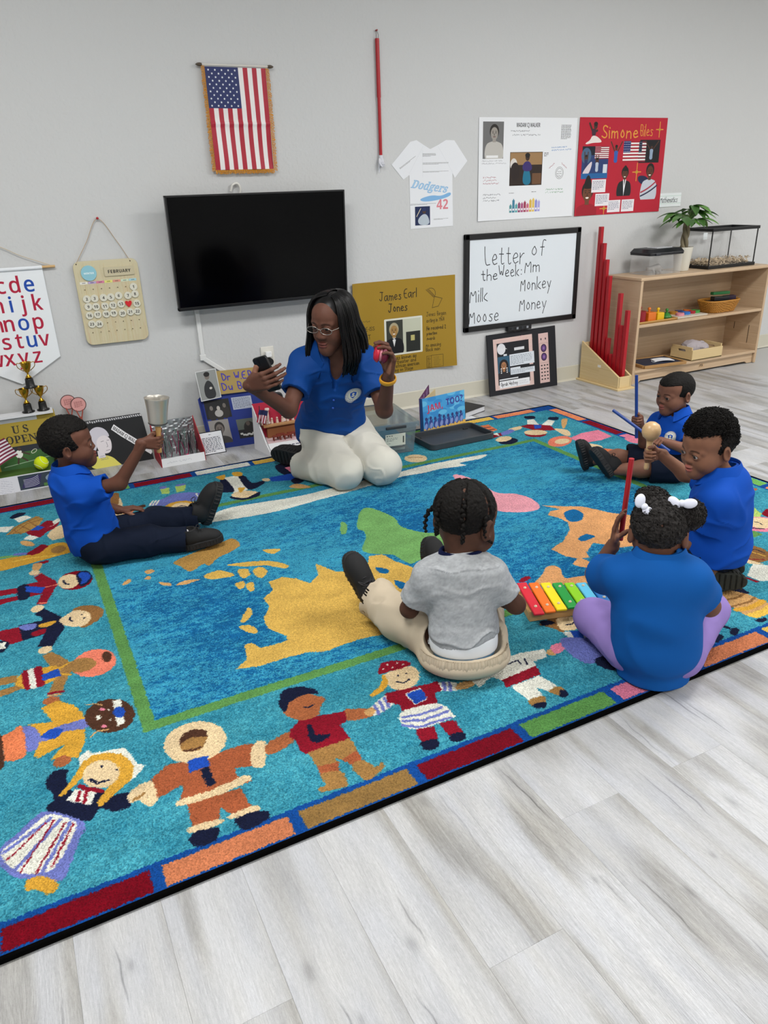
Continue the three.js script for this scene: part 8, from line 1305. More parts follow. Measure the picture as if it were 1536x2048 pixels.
// black covered box with a line drawing
{
  const b = thing('black_project_box', 'black covered box with a drawn portrait and a white name strip', 'project', [0.4, 0, -3.97]); const q = [[0.2, 0.0, -3.925], [0.555, 0.0, -3.925], [0.538, 0.222, -3.985], [0.2, 0.222, -3.985]];
  pboard(b, 'front', q, 0.03, 1024, 600, (c, W, H) => {
    c.fillStyle = '#0f1114'; c.fillRect(0, 0, W, H); c.save(); c.translate(-240, -70); c.scale(1.14, 1.14); blob(c, '#d8cf62', [[300, 600], [330, 470], [470, 430], [600, 470], [660, 560], [700, 600]]); c.fillStyle = '#d9d4da'; c.fillRect(430, 380, 90, 90); blob(c, '#c9c6d0', [[340, 300], [360, 150], [470, 90], [590, 130], [640, 240], [560, 220], [470, 260], [420, 380], [360, 400]]); blob(c, '#ddd6da', [[440, 250], [540, 200], [625, 240], [640, 330], [600, 420], [520, 430], [440, 390]]); c.strokeStyle = '#6a626c'; c.lineWidth = 5; c.beginPath(); c.moveTo(500, 280); c.lineTo(540, 275); c.moveTo(580, 272); c.lineTo(615, 275); c.moveTo(570, 290); c.lineTo(580, 345); c.lineTo(562, 350); c.moveTo(545, 392); c.lineTo(600, 388); c.stroke(); scribble(c, 450, 450, 120, 3, 20, '#7a727c', 3, 3);
    c.restore(); c.save(); c.translate(560, 60); c.rotate(0.72); c.fillStyle = '#e4e4e6'; c.fillRect(0, -22, 640, 84); c.fillStyle = '#15161a'; c.save(); c.scale(0.66, 1); c.font = 'bold 72px sans-serif'; c.fillText('MADAM CJ WALKER', 20, 46); c.restore(); c.restore();
  }); pboard(b, 'top_strip', [[0.2, 0.2235, -3.985], [0.538, 0.2235, -3.985], [0.535, 0.232, -4.03], [0.2, 0.232, -4.03]], 0.012, 512, 64, (c) => { c.fillStyle = '#1a1c20'; c.fillRect(0, 0, 512, 64); for (let i = 0; i < 60; i++) { c.fillStyle = i % 2 ? '#e6e6e8' : '#6c7076'; c.fillRect(8 + i * 8.4, 10 + 12 * hash3(i, 1, 1), 6, 34); } }); pboard(b, 'back', [[0.555, 0.0, -4.02], [0.2, 0.0, -4.02], [0.2, 0.218, -4.03], [0.538, 0.218, -4.03]], 0.004, 8, 8, mat(0x101114, 0.8));
  pboard(b, 'side', [[0.555, 0.0, -3.93], [0.555, 0.0, -4.02], [0.538, 0.218, -4.03], [0.538, 0.218, -3.99]], 0.004, 8, 8, mat(0x101114, 0.8));
}
// silver diorama
{
  const d = thing('silver_diorama', 'shoebox diorama with red sides and silver tinsel inside', 'project', [0.68, 0, -3.86]), red = mat(0x9c1626, 0.6);
  pboard(d, 'front_strip', [[0.566, 0.0, -3.752], [0.79, 0.0, -3.752], [0.79, 0.045, -3.757], [0.566, 0.045, -3.757]], 0.004, 512, 110, (c) => { c.fillStyle = '#e2e4e6'; c.fillRect(0, 0, 512, 110); scribble(c, 60, 60, 380, 1, 40, '#c0c2c8', 3, 5); });
  pboard(d, 'side_wall', [[0.562, 0.0, -3.93], [0.562, 0.0, -3.755], [0.562, 0.055, -3.755], [0.562, 0.2, -3.94]], 0.004, 8, 8, red); pboard(d, 'side_wall', [[0.794, 0.0, -3.755], [0.794, 0.0, -3.93], [0.794, 0.2, -3.94], [0.794, 0.055, -3.755]], 0.004, 8, 8, red);
  const foil = new THREE.MeshStandardMaterial({ color: 0xb9bcbe, metalness: 0.9, roughness: 0.35, bumpMap: greyTex(128, 128, (x, y) => tileNoise(x / 6, y / 6, 21, 4)), bumpScale: 0.004 });
  pboard(d, 'floor', [[0.566, 0.012, -3.757], [0.79, 0.012, -3.757], [0.79, 0.02, -3.93], [0.566, 0.02, -3.93]], 0.008, 8, 8, foil); pboard(d, 'back_wall', [[0.566, 0.0, -3.93], [0.79, 0.0, -3.93], [0.79, 0.195, -3.945], [0.566, 0.195, -3.945]], 0.004, 8, 8, foil);
  const tm = [mat(0xd4dade, 0.25, { metalness: 0.85 }), mat(0x8fc0b4, 0.3, { metalness: 0.7 }), mat(0xb0386a, 0.35, { metalness: 0.6 }), mat(0x2c2f34, 0.4, { metalness: 0.6 })];
  for (let k = 0; k < 4; k++) { const gs = []; for (let i = 0; i < (k === 0 ? 26 : 11); i++) { const x = rr(0.575, 0.782), z = rr(-3.92, -3.83), h = rr(0.08, 0.17); gs.push(tube([[x, 0.02, z], [x + rr(-0.008, 0.008), h * 0.5, z + rr(-0.006, 0.006)], [x + rr(-0.012, 0.012), h, z + rr(-0.005, 0.012)]], 0.002, 8, 4).scale(1, 1, 1)); } const g = mergeGeometries(gs).translate(-0.68, 0, 3.86); const o = part(d, 'tinsel', g, tm[k]); o.userData.kind = 'stuff'; }
  part(d, 'pink_figure', mergeGeometries([box(0.05, 0.006, 0.01, 0, 0.026, 0.06), ball(0.008, 0.03, 0.03, 0.06, 10)]), mat(0xc02a66, 0.5));
}
card('bordered_card', 'small white card with black border in front of the blue board', 'card', [[0.795, 0.0, -3.825], [0.925, 0.0, -3.825], [0.918, 0.122, -3.85], [0.788, 0.122, -3.85]], 0.003, 256, 240, (c) => { c.fillStyle = '#15161c'; c.fillRect(0, 0, 256, 240); c.fillStyle = '#e2e4e8'; c.fillRect(8, 8, 240, 224); typed(c, 28, 62, 200, 10, 16, '#333844', 3); typed(c, 110, 30, 40, 1, 14, '#333844', 4); });
// blue folding board with photographs
{
  const t = thing('folding_board', 'royal blue folding display board covered with old photographs', 'display board', [1.0, 0, -3.93]), blue = '#152c7a', bm = mat(0x142a78, 0.7);
  pboard(t, 'centre_panel', [[0.868, 0.0, -3.9], [1.215, 0.0, -3.87], [1.2, 0.28, -3.955], [0.86, 0.28, -3.985]], 0.005, 900, 740, (c, W, H) => {
    c.fillStyle = blue; c.fillRect(0, 0, W, H); const photo = (x, y, w, h, f) => { c.fillStyle = '#1a1a1c'; c.fillRect(x, y, w, h); f(x, y, w, h); };
    photo(20, 60, 360, 260, (x, y) => { for (const [a, b, q] of [[90, 110, '#77716c'], [190, 120, '#b5b0aa'], [280, 90, '#6a645f']]) { oval(c, '#2b2826', x + a, y + b + 90, 60, 90); oval(c, q, x + a, y + b, 24, 32); } oval(c, '#a9a6a2', x + 185, y + 190, 60, 50); });
    c.fillStyle = '#aab2c2'; c.fillRect(420, 60, 290, 170); typed(c, 436, 76, 260, 9, 16, '#596072', 3); bust(c, 20, 340, 290, 330, { bg: '#8e8a86', skin: '#6e6661', hair: '#2f2b29', shirt: '#3c3937', cy: 0.38, r: 0.22 });
    photo(420, 370, 330, 270, (x, y) => { c.fillStyle = '#59605a'; c.fillRect(x, y, 330, 150); oval(c, '#211f1e', x + 170, y + 140, 80, 100); oval(c, '#544a44', x + 160, y + 70, 28, 34); c.fillStyle = '#c4c6c2'; for (let i = 0; i < 9; i++) c.fillRect(x + 20 + i * 34, y + 190 + 30 * hash3(i, 2, 2), 40, 26); });
  });
  pboard(t, 'wing', [[0.852, 0.0, -3.86], [0.868, 0.0, -3.9], [0.86, 0.28, -3.985], [0.838, 0.28, -3.945]], 0.005, 8, 8, bm); pboard(t, 'wing', [[1.215, 0.0, -3.87], [1.262, 0.0, -3.835], [1.247, 0.27, -3.915], [1.2, 0.28, -3.955]], 0.005, 8, 8, bm);
  pboard(t, 'portrait_photo', [[0.853, 0.262, -3.955], [0.964, 0.272, -3.95], [0.96, 0.425, -3.985], [0.848, 0.418, -3.99]], 0.002, 256, 340, (c) => { c.fillStyle = '#d4d6d6'; c.fillRect(0, 0, 256, 340); c.fillStyle = '#8f9290'; c.fillRect(8, 8, 240, 324); blob(c, '#2a2c2e', [[70, 332], [60, 200], [110, 120], [150, 120], [190, 180], [210, 332]]); oval(c, '#7a716a', 130, 72, 30, 38); oval(c, '#1e1c1b', 130, 48, 36, 28); oval(c, '#c9c4bc', 150, 210, 18, 14); });
  pboard(t, 'name_sign', [[0.966, 0.285, -3.96], [1.19, 0.282, -3.945], [1.19, 0.405, -3.975], [0.962, 0.408, -3.99]], 0.003, 640, 350, (c) => { c.fillStyle = '#a58d52'; c.fillRect(0, 0, 640, 350); scrawl(c, 'Dr W.E.B.', 70, 150, 105, { ink: '#3b34a0', w: 17, wide: 0.95, gap: 2.4 }); scrawl(c, 'Du BOIS', 40, 300, 110, { ink: '#3b34a0', w: 17, wide: 1.1, gap: 2.6 }); });
}
// cut-out head on a pin of card
{
  const q = [[0, -0.08], [0.045, -0.06], [0.052, -0.01], [0.03, 0.01], [0.03, 0.05], [0.018, 0.075], [-0.005, 0.078], [-0.025, 0.06], [-0.028, 0.012], [-0.055, -0.015], [-0.045, -0.055]], g = slab(shapeOf(q), 0.002); uvXY(g, -0.056, -0.081, 0.056, 0.079);
  const o = thing('paper_cutout', 'black and white cut-out of a man in suit between boards', 'paper cutout', [1.215, 0.28, -3.825]); part(o, 'print', g, printMat(256, 360, (c) => { c.fillStyle = '#e6e6e8'; c.fillRect(0, 0, 256, 360); blob(c, '#3f4346', [[20, 240], [100, 190], [160, 190], [236, 220], [220, 300], [130, 345], [40, 300]]); c.fillStyle = '#dadcde'; c.beginPath(); c.moveTo(105, 200); c.lineTo(160, 200); c.lineTo(140, 290); c.fill(); oval(c, '#8d857e', 132, 100, 50, 78); oval(c, '#3a3836', 132, 150, 24, 8); c.fillStyle = '#3a3836'; c.fillRect(100, 90, 24, 7); c.fillRect(142, 90, 24, 7); oval(c, '#9d968e', 132, 60, 46, 36); })); part(o, 'stick', rod([0, -0.06, -0.003], [0.0, -0.28, -0.003], 0.003), mat(0xcaa66a, 0.7));
}
// court room project box
{
  const b = thing('court_project_box', 'white project box with a red back and model court benches', 'project', [1.2, 0, -3.66]), wh = mat(0xdedee0, 0.7), o = b.position;
  pboard(b, 'front_panel', [[1.112, 0.0, -3.6], [1.36, 0.0, -3.585], [1.36, 0.06, -3.64], [1.098, 0.06, -3.655]], 0.003, 512, 160, (c) => { c.fillStyle = '#e2e2e4'; c.fillRect(0, 0, 512, 160); typed(c, 110, 40, 330, 2, 26, '#55586a', 3); typed(c, 70, 105, 400, 2, 26, '#3c3f50', 4); });
  pboard(b, 'court_floor', [[1.098, 0.062, -3.655], [1.36, 0.062, -3.64], [1.36, 0.062, -3.76], [1.09, 0.062, -3.77]], 0.004, 8, 8, mat(0xd6b9bc, 0.7));
  pboard(b, 'back_panel', [[1.09, 0.062, -3.77], [1.37, 0.062, -3.755], [1.37, 0.25, -3.78], [1.085, 0.25, -3.795]], 0.004, 512, 360, (c) => { c.fillStyle = '#b0203c'; c.fillRect(0, 0, 512, 360); c.fillStyle = '#6a1426'; c.fillRect(0, 250, 512, 8); });
  pboard(b, 'side_panel', [[1.075, 0.0, -3.795], [1.112, 0.0, -3.6], [1.098, 0.06, -3.655], [1.083, 0.245, -3.795]], 0.004, 8, 8, wh);
  part(b, 'handle', tube([[-0.03, 0.25, -0.13], [-0.025, 0.28, -0.13], [0.045, 0.285, -0.128], [0.055, 0.252, -0.126]], 0.008, 24, 8), mat(0x15151a, 0.5));
  for (const x of [-0.045, 0.045]) part(b, 'column', lathe([[0.012, 0], [0.012, 0.008], [0.008, 0.012], [0.007, 0.07], [0.012, 0.075], [0.012, 0.084], [0, 0.084]], 18), mat(0xe0cfc8, 0.6), [x, 0.14, -0.1]);
  for (let i = 0; i < 7; i++) part(b, 'judge_figure', mergeGeometries([cyl(0.006, 0.008, 0.02, 10, 0, 0.01, 0), ball(0.006, 0, 0.026, 0, 10)]), mat(0xdcc4b4, 0.7), [-0.085 + i * 0.03, 0.138, -0.095]);
  part(b, 'bench', rbox(0.2, 0.012, 0.03, 0.002, 0.02, 0.131, -0.085), mat(0xb88a5c, 0.6)); part(b, 'bench_front', rbox(0.18, 0.06, 0.02, 0.002, 0.03, 0.093, -0.09), mat(0x8a5430, 0.6));
  for (const [x, z] of [[-0.03, -0.02], [0.03, -0.015], [0.0, -0.045], [0.06, -0.04]]) part(b, 'table', mergeGeometries([rbox(0.045, 0.005, 0.022, 0.001, 0, 0.024, 0), box(0.004, 0.022, 0.004, -0.018, 0.012, 0.007), box(0.004, 0.022, 0.004, 0.018, 0.012, 0.007), box(0.004, 0.022, 0.004, -0.018, 0.012, -0.007), box(0.004, 0.022, 0.004, 0.018, 0.012, -0.007)]), mat(0x7a3226, 0.5), [x, 0.0625, z]);
  const f = thing('toy_flag', 'tiny american flag at the corner of the court box', 'flag', [1.1, 0.066, -3.735]); part(f, 'cloth', sheet(0.05, 0.07, 0.001, 10, 10, (u, v) => 0.006 * Math.sin(u * 9)).rotateZ(-0.3).translate(0.012, 0.13, 0.02), printMat(128, 180, (c) => { c.fillStyle = '#e2dde0'; c.fillRect(0, 0, 128, 180); c.fillStyle = '#9a1f3a'; for (let i = 0; i < 9; i += 2) c.fillRect(i * 14, 0, 14, 180); c.fillStyle = '#1a2050'; c.fillRect(0, 0, 128, 70); })); part(f, 'pole', rod([0.0, 0.004, 0.02], [0.0, 0.19, 0.02], 0.002), mat(0x2a2320, 0.6));
}
// flag standing behind the teacher, seen past her shoulder
{
  const f = thing('standing_flag', 'dark red and black rolled flag standing behind the clear bin', 'flag', [1.69, 0, -3.9]); part(f, 'pole', rod([0, 0, 0], [0, 0.36, 0], 0.005), mat(0x121214, 0.5)); part(f, 'cloth', sheet(0.045, 0.2, 0.003, 10, 16, (u, v) => 0.01 * Math.sin(u * 9 + v * 3)).translate(-0.024, 0.24, 0.004), mat(0x9b1c33, 0.75)); part(f, 'foot', lathe([[0, 0], [0.03, 0], [0.03, 0.006], [0.006, 0.014], [0, 0.014]], 20), mat(0x121214, 0.5));
}
// clear storage bin with books inside
{
  const b = thing('storage_bin', 'clear plastic storage bin with a paper label beside the teacher', 'storage bin', [1.69, RUG.top + 0.0015, -3.43]), turnB = (g) => g.rotateY(-0.13), gl = phys({ color: 0xe6ecef, roughness: 0.14, transmission: 0.92, thickness: 0, ior: 1.3 }), W = 0.235, D = 0.36, H = 0.16;
  const wall = (a, c, d) => board([a, c, d[0], d[1]], 0.003);
  const p = (x, y, z) => [x, y, z], lo = 0.9; const A = (x, y, z) => p(x * (y > 0.05 ? 1 : lo), y, z * (y > 0.05 ? 1 : lo)), w = W / 2, d = D / 2;
  part(b, 'tub', turnB(mergeGeometries([wall(A(-w, 0, d), A(w, 0, d), [A(w, H, d), A(-w, H, d)]), wall(A(w, 0, -d), A(-w, 0, -d), [A(-w, H, -d), A(w, H, -d)]), wall(A(w, 0, d), A(w, 0, -d), [A(w, H, -d), A(w, H, d)]), wall(A(-w, 0, -d), A(-w, 0, d), [A(-w, H, d), A(-w, H, -d)]), box(W * lo, 0.003, D * lo, 0, 0.0015, 0)])), gl);
  const lid = part(b, 'lid', turnB(mergeGeometries([rbox(W + 0.02, 0.004, D + 0.02, 0.001, 0, H + 0.008, 0), rbox(W + 0.024, 0.026, 0.004, 0.001, 0, H - 0.004, d + 0.011), rbox(W + 0.024, 0.026, 0.004, 0.001, 0, H - 0.004, -d - 0.011), rbox(0.004, 0.026, D + 0.024, 0.001, w + 0.011, H - 0.004, 0), rbox(0.004, 0.026, D + 0.024, 0.001, -w - 0.011, H - 0.004, 0)])), gl);
  part(b, 'latch', turnB(rbox(0.11, 0.014, 0.01, 0.003, 0, H - 0.008, d + 0.017)), mat(0x2a2e32, 0.5)); part(b, 'latch', turnB(rbox(0.11, 0.03, 0.01, 0.003, 0, H - 0.002, -d - 0.017)), mat(0x3a4146, 0.5));
  part(b, 'paper_label', turnB(board([[-0.055, 0.05, d * 0.97 + 0.004], [0.055, 0.05, d * 0.97 + 0.004], [0.055, 0.115, d + 0.004], [-0.055, 0.115, d + 0.004]], 0.0006)), printMat(256, 160, (c) => { c.fillStyle = '#d9dccf'; c.fillRect(0, 0, 256, 160); c.fillStyle = '#5a6258'; c.font = 'bold 22px sans-serif'; typed(c, 14, 18, 130, 1, 26, '#4a5248', 2); typed(c, 14, 50, 150, 3, 18, '#8a9088', 3); typed(c, 14, 120, 90, 1, 16, '#8a9088', 4); c.fillStyle = '#3a403a'; c.fillRect(222, 40, 16, 90); }));
  const bk = [[0x2f7f9a, -0.0, 0.05, -0.02, 0.15, 0.022, 0.24, 'teal book lying on top inside the clear bin'], [0x7a3a44, -0.015, 0.027, 0.02, 0.14, 0.02, 0.24, 'dark red book in the middle of the clear bin'], [0x5d6a70, 0.0, 0.004, 0.0, 0.15, 0.02, 0.26, 'grey folder at the bottom of the clear bin']];
  for (const [c, x, y, z, ww, hh, dd, lb] of bk) { const q = thing('stored_book', lb, 'book', [b.position.x + x, b.position.y + y, b.position.z + z]); part(q, 'cover', turnB(mergeGeometries([box(ww, 0.002, dd, 0, hh - 0.001, 0), box(ww, 0.002, dd, 0, 0.001, 0), box(0.002, hh, dd, -ww / 2 + 0.001, hh / 2, 0)])), mat(c, 0.6)); part(q, 'pages', turnB(box(ww - 0.006, hh - 0.005, dd - 0.006, 0, hh / 2, 0)), mat(0xd8d2c4, 0.9)); }
}
// grey tray lid, picture book, black book
{
  const t = thing('grey_tray', 'shallow dark grey plastic lid lying upside down on the rug', 'tray', [2.055, RUG.top + 0.0015, -3.325]), m = mat(0x34383d, 0.5), W = 0.4, D = 0.235, R = (g) => g.rotateY(0.02);
  const fl0 = slab(roundRect(W, D, 0.025), 0.004, 0.001, 6); fl0.rotateX(-Math.PI / 2); part(t, 'floor', R(fl0), m); const ring = new THREE.Shape(roundRect(W + 0.008, D + 0.008, 0.029).getPoints(8)); ring.holes.push(new THREE.Path(roundRect(W - 0.014, D - 0.014, 0.02).getPoints(8))); const rg = slab(ring, 0.028, 0.002, 8); rg.rotateX(-Math.PI / 2); part(t, 'rim', R(rg.translate(0, 0.002, 0)), m);
  for (const [x, z] of [[-0.15, 0.09], [0.16, 0.085], [-0.16, -0.09], [0.15, -0.095]]) part(t, 'rib', R(rbox(0.03, 0.008, 0.012, 0.002, x, 0.008, z)), mat(0x1c1f22, 0.5));
  const b = thing('picture_book', 'upright picture book with dancing silhouettes, its cover held open', 'book', [2.14, 0, -3.56]);
  pboard(b, 'front_cover', [[1.975, 0.0145, -3.5], [2.283, 0.0145, -3.545], [2.283, 0.205, -3.565], [1.975, 0.205, -3.52]], 0.003, 900, 560, (c, W, H) => {
    c.fillStyle = '#3f97d0'; c.fillRect(0, 0, W, H); for (let i = 0; i < 26; i++) oval(c, i % 2 ? '#5fb4dd' : '#2f86c6', W * hash3(i, 1, 6), 330 * hash3(i, 2, 6), 90, 40); c.fillStyle = '#c9a24e'; c.fillRect(0, 500, W, 60);
    c.font = 'bold 150px sans-serif'; c.save(); c.translate(110, 235); c.rotate(-0.05); c.fillStyle = '#c02c4e'; c.fillText('JAM,', 0, 0, 330); c.fillStyle = '#3a2f8a'; c.fillText('TOO?', 390, -20, 370); c.restore();
    for (let i = 0; i < 9; i++) { const x = 70 + i * 92, y = 330 + 40 * hash3(i, 1, 3); oval(c, '#27336e', x, y, 26, 30); blob(c, '#2c3f86', [[x - 34, 540], [x - 44, y + 60], [x - 10, y + 24], [x + 14, y + 24], [x + 44, y + 60], [x + 36, 540]]); c.strokeStyle = '#2c3f86'; c.lineWidth = 16; c.beginPath(); c.moveTo(x + 20, y + 50); c.lineTo(x + 46, y - 30 + 60 * hash3(i, 2, 3)); c.stroke(); } for (let i = 0; i < 8; i++) oval(c, '#7d8fc6', 60 + i * 108, 470, 30, 50, 0.3); for (let i = 0; i < 14; i++) oval(c, '#d0ab58', 40 + i * 64, 540, 26, 22);
  }); pboard(b, 'back_cover', [[1.968, 0.0145, -3.52], [2.17, 0.0145, -3.76], [2.17, 0.206, -3.775], [1.968, 0.205, -3.53]], 0.003, 256, 256, (c) => { c.fillStyle = '#5a2458'; c.fillRect(0, 0, 256, 256); c.fillStyle = '#8a6a9a'; for (let i = 0; i < 14; i++) c.fillRect(256 * hash3(i, 1, 1), 40 * hash3(i, 2, 1), 20, 60); }); pboard(b, 'pages', [[1.972, 0.014, -3.515], [2.19, 0.014, -3.72], [2.19, 0.185, -3.735], [1.972, 0.185, -3.525]], 0.005, 8, 8, mat(0xcdb98e, 0.9)); pboard(b, 'spine', [[1.966, 0.013, -3.522], [1.975, 0.013, -3.498], [1.975, 0.205, -3.518], [1.966, 0.205, -3.535]], 0.003, 8, 8, mat(0x1f4f8a, 0.6));
  const k = thing('black_book', 'thick black book lying on the floor behind the picture book', 'book', [2.42, 0, -3.76]), RK = (g) => g.rotateY(0.35); part(k, 'cover', RK(mergeGeometries([box(0.2, 0.003, 0.15, 0, 0.0335, 0), box(0.2, 0.003, 0.15, 0, 0.0015, 0), box(0.003, 0.035, 0.15, -0.0985, 0.0175, 0)])), mat(0x1c1b1d, 0.6)); part(k, 'pages', RK(box(0.19, 0.029, 0.144, 0.002, 0.0175, 0)), mat(0xcfd0d4, 0.9));
  solo('paper_slip', sheet(0.1, 0.06, 0.0006, 8, 4, (u, v) => 0.002 * Math.sin(u * 3)).rotateX(-Math.PI / 2), mat(0xdfe2e6, 0.9), 'white slip of paper on the floor beside the picture book', 'paper', [2.36, 0.0012, -3.655]);
}
// black board made like an old television
{
  const q = [[2.757, 0.0, -3.985], [3.315, 0.0, -3.985], [3.305, 0.402, -4.035], [2.752, 0.395, -4.035]];
  card('framed_project_board', 'black board shaped like a television with pink frame and portrait', 'display board', q, 0.008, 1024, 730, (c, W, H) => {
    c.fillStyle = '#11131a'; c.fillRect(0, 0, W, H); c.fillStyle = '#d5b9b2'; c.fillRect(85, 60, 580, 610); for (let i = 0; i < 90; i++) { c.strokeStyle = `rgba(${190 + 40 * rnd()},${150 + 40 * rnd()},${145 + 30 * rnd()},0.7)`; c.lineWidth = 5; const x = 90 + 560 * rnd(), y = 65 + 590 * rnd(); c.beginPath(); c.moveTo(x, y); c.lineTo(x + 30, y - 16); c.stroke(); } c.fillStyle = '#11131a'; c.fillRect(135, 115, 475, 500);
    oval(c, '#d9dade', 200, 185, 62, 66); scribble(c, 160, 190, 180, 1, 40, '#e6e6e8', 3, 5); c.fillStyle = '#d3d6da'; c.fillRect(390, 190, 150, 34); c.fillRect(228, 250, 50, 22); bust(c, 140, 275, 170, 260, { bg: '#2c5872', skin: '#a4734e', hair: '#171216', shirt: '#232026', cy: 0.42, r: 0.26, longHair: true, smile: true }); for (const x of [185, 270]) for (let i = 0; i < 3; i++) oval(c, '#dfe0e4', x, 420 + i * 24, 9, 9);
    c.fillStyle = '#d3dae2'; c.fillRect(315, 265, 370, 140); typed(c, 330, 285, 330, 6, 19, '#8a929c', 3); c.fillRect(0, 0, 0, 0); c.fillStyle = '#d3dae2'; c.fillRect(320, 425, 365, 84); c.fillStyle = '#11131a'; c.fillRect(470, 420, 220, 26); typed(c, 330, 455, 340, 3, 16, '#8a929c', 4); c.fillStyle = '#e2e4e8'; c.fillRect(150, 545, 280, 14); c.fillRect(150, 570, 450, 84); scrawl(c, 'Oprah Winfrey', 170, 630, 44, { w: 5, wide: 0.72, gap: 1.6 }); scribble(c, 440, 600, 150, 2, 24, '#9aa0a8', 5, 2);
    c.fillStyle = '#d2b3ae'; c.fillRect(760, 70, 150, 600); for (const y of [250, 355]) { oval(c, '#2c1c3c', 835, y, 44, 48); oval(c, '#5d3a78', 835, y, 32, 36); oval(c, '#8a6aa4', 835, y, 14, 18); } for (const x of [800, 868]) oval(c, '#2a2228', x, 140, 9, 13); for (let r = 0; r < 5; r++) for (let k = 0; k < 3; k++) { c.fillStyle = '#1c191c'; c.fillRect(782 + k * 44, 450 + r * 42, 24, 15); } c.strokeStyle = '#a88a84'; c.lineWidth = 4; c.strokeRect(770, 190, 130, 236);
  });
  const s = thing('easel_stand', 'black plastic pen ledge between the whiteboard and the project board', 'ledge', [3.0, 0.405, WZ + 0.02]); part(s, 'ledge', rbox(0.19, 0.03, 0.03, 0.004, 0, 0.015, 0), mat(0x0d0e12, 0.5)); for (let i = 0; i < 4; i++) part(s, 'slot', box(0.016, 0.014, 0.002, -0.06 + i * 0.04, 0.016, 0.0155), mat(i % 2 ? 0x8a8f96 : 0x2a2d33, 0.6));
}
// ---------------------------------------------------------------- instruments and things in hand
{
  // hand bell: wooden handle, brass-grey skirt
  const d = V(0.1, 1, 0.02).normalize(), p = V(0.395, 0.487, -2.612), b = thing('hand_bell', 'silver metal bell on a wooden handle shaken by the seated boy', 'bell', A3(p.clone().addScaledVector(d, -0.03)));
  b.quaternion.setFromUnitVectors(V(0, 1, 0), d);
  part(b, 'handle', lathe([[0, -0.012], [0.009, -0.008], [0.0075, 0.02], [0.0085, 0.06], [0.0105, 0.082], [0.008, 0.092], [0, 0.092]], 22), mat(0xc89a5c, 0.5));
  part(b, 'skirt', lathe([[0, 0.09], [0.02, 0.091], [0.03, 0.096], [0.032, 0.105], [0.036, 0.15], [0.041, 0.185], [0.043, 0.19], [0.041, 0.1905], [0.037, 0.18], [0.033, 0.14], [0.028, 0.1], [0, 0.096]], 40), mat(0xc6c1b8, 0.32, { metalness: 0.8 })); part(b, 'rim_band', new THREE.TorusGeometry(0.031, 0.0022, 8, 40).rotateX(Math.PI / 2).translate(0, 0.1, 0), mat(0x2c2a28, 0.5)); part(b, 'clapper', mergeGeometries([cyl(0.0018, 0.0018, 0.07, 8, 0, 0.13, 0), ball(0.009, 0, 0.168, 0, 14)]), mat(0x6a655c, 0.4, { metalness: 0.7 }));
}
{
  // maraca
  const T = maracaAt.top, B = maracaAt.bottom, d = T.clone().sub(B).normalize(), m = thing('maraca', 'pale wooden maraca held up by the curly haired boy', 'maraca', A3(B)); m.quaternion.setFromUnitVectors(V(0, 1, 0), d);
  const w = new THREE.MeshStandardMaterial({ map: woodMap('#c9a678', '#b28a58', 9), roughness: 0.35 });
  part(m, 'shaker', lathe([[0, 0.172], [0.012, 0.17], [0.024, 0.162], [0.0305, 0.148], [0.031, 0.134], [0.026, 0.12], [0.016, 0.112], [0.0105, 0.106], [0, 0.104]], 36), w); part(m, 'collar_ring', new THREE.TorusGeometry(0.011, 0.0016, 8, 26).rotateX(Math.PI / 2).translate(0, 0.106, 0), mat(0xb8935f, 0.4)); part(m, 'handle', lathe([[0, 0], [0.007, 0.002], [0.009, 0.01], [0.0075, 0.03], [0.009, 0.07], [0.0115, 0.108], [0, 0.11]], 24), w);
}
{
  const blue = mat(0x123a86, 0.4); const lab = ['upright blue rhythm stick in the back boy\'s far hand', 'slanting blue rhythm stick in the back boy\'s near hand'];
  stickAt.forEach(([a, b], i) => { const o = V(...b); solo('rhythm_stick', rod([a[0] - o.x, a[1] - o.y, a[2] - o.z], [0, 0, 0], 0.0068, 12), blue, lab[i], 'stick', A3(o), 'rhythm sticks'); });
  solo('rhythm_stick', rod([0.006, 0, 0], [0.012, 0.245, 0.004], 0.0075, 12), mat(0xa3141f, 0.4), 'red rhythm stick held upright by the girl with hair puffs', 'stick', [1.424, 0.345, -1.405], 'rhythm sticks');
}
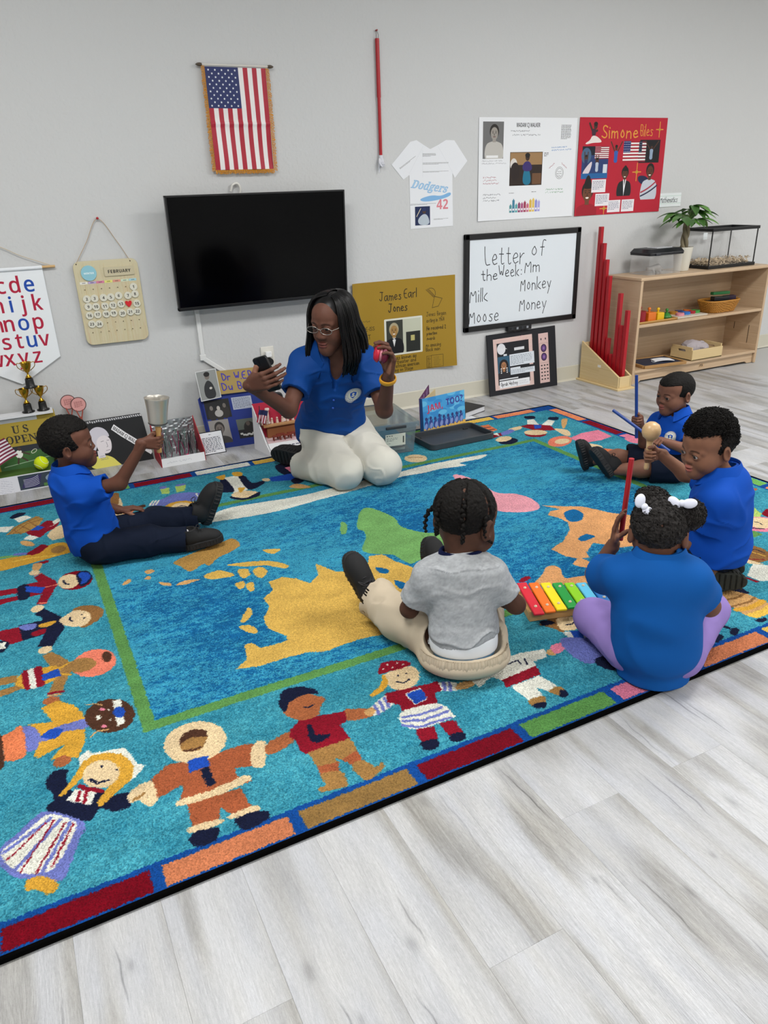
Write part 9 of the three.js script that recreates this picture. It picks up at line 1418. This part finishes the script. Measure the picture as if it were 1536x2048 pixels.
{
  // the teacher's phone and red ball
  const { c, B } = teacherAt.phone, p = thing('mobile_phone', 'black mobile phone in the kneeling woman\'s hand', 'phone', A3(c)); p.quaternion.setFromRotationMatrix(new THREE.Matrix4().makeBasis(B.y.clone().negate(), B.x, B.z));
  part(p, 'case', slab(roundRect(0.072, 0.15, 0.011), 0.008, 0.0018, 6).translate(0, 0.0, -0.004), mat(0x0b0b0d, 0.4)); part(p, 'screen', slab(roundRect(0.066, 0.143, 0.009), 0.0006, 0, 6).translate(0, 0, 0.0042), mat(0x040506, 0.08)); part(p, 'camera', slab(roundRect(0.026, 0.028, 0.006), 0.0015, 0, 6).translate(0.018, 0.055, -0.0072), mat(0x17181b, 0.2));
  const q = teacherAt.ball, b = thing('castanet_ball', 'round red and pink castanet in the woman\'s raised hand', 'castanet', A3(q)); part(b, 'shell', lathe([[0, 0.006], [0.03, 0.006], [0.036, 0.009], [0.034, 0.018], [0.024, 0.028], [0, 0.032]], 36).rotateZ(1.35).rotateY(-0.5), mat(0xc21f3c, 0.35)); part(b, 'shell', lathe([[0, -0.032], [0.024, -0.028], [0.034, -0.018], [0.036, -0.009], [0.03, -0.006], [0, -0.006]], 36).rotateZ(1.35).rotateY(-0.5), mat(0x6a1030, 0.4)); part(b, 'core', lathe([[0, -0.008], [0.029, -0.008], [0.029, 0.008], [0, 0.008]], 30).rotateZ(1.35).rotateY(-0.5), mat(0xd98a9a, 0.5));
}
{
  // xylophone
  const o = V(1.45, RUG.top + 0.0015, -1.615), x = thing('toy_xylophone', 'wooden toy xylophone with eight rainbow bars on the rug', 'xylophone', A3(o)); x.rotation.y = -0.36; x.scale.setScalar(1.15);
  const w = mat(0xc59a64, 0.5), L = 0.27;
  part(x, 'rail', board([[-L / 2, 0.0, 0.062], [L / 2, 0.0, 0.04], [L / 2, 0.03, 0.04], [-L / 2, 0.03, 0.062]], 0.014), w); part(x, 'rail', board([[-L / 2, 0.0, -0.048], [L / 2, 0.0, -0.026], [L / 2, 0.03, -0.026], [-L / 2, 0.03, -0.048]], 0.014), w); part(x, 'end_block', rbox(0.012, 0.026, 0.11, 0.002, -L / 2 + 0.004, 0.013, 0), w); part(x, 'end_block', rbox(0.012, 0.026, 0.066, 0.002, L / 2 - 0.004, 0.013, 0), w);
  [0xc8142c, 0xe06a12, 0xe8d010, 0x149038, 0x86c814, 0x58b8dc, 0x1c70b8, 0x5c3ca4].forEach((c, i) => { const X = -L / 2 + 0.018 + i * 0.0335, len = 0.175 - i * 0.0115, b = part(x, 'bar', rbox(0.03, 0.008, len, 0.0035, 0, 0, 0, 3), mat(c, 0.3), [X, 0.036, 0]); for (const z of [-1, 1]) part(b, 'pin', mergeGeometries([cyl(0.0042, 0.0042, 0.003, 12, 0, 0.005, 0), ball(0.0028, 0, 0.0065, 0, 8)].map((g) => { g.deleteAttribute('uv'); return g; })), mat(0xd9c8b0, 0.4), [0, 0, z * (0.052 - i * 0.0028)]); });
}
renderer.render(scene, camera);
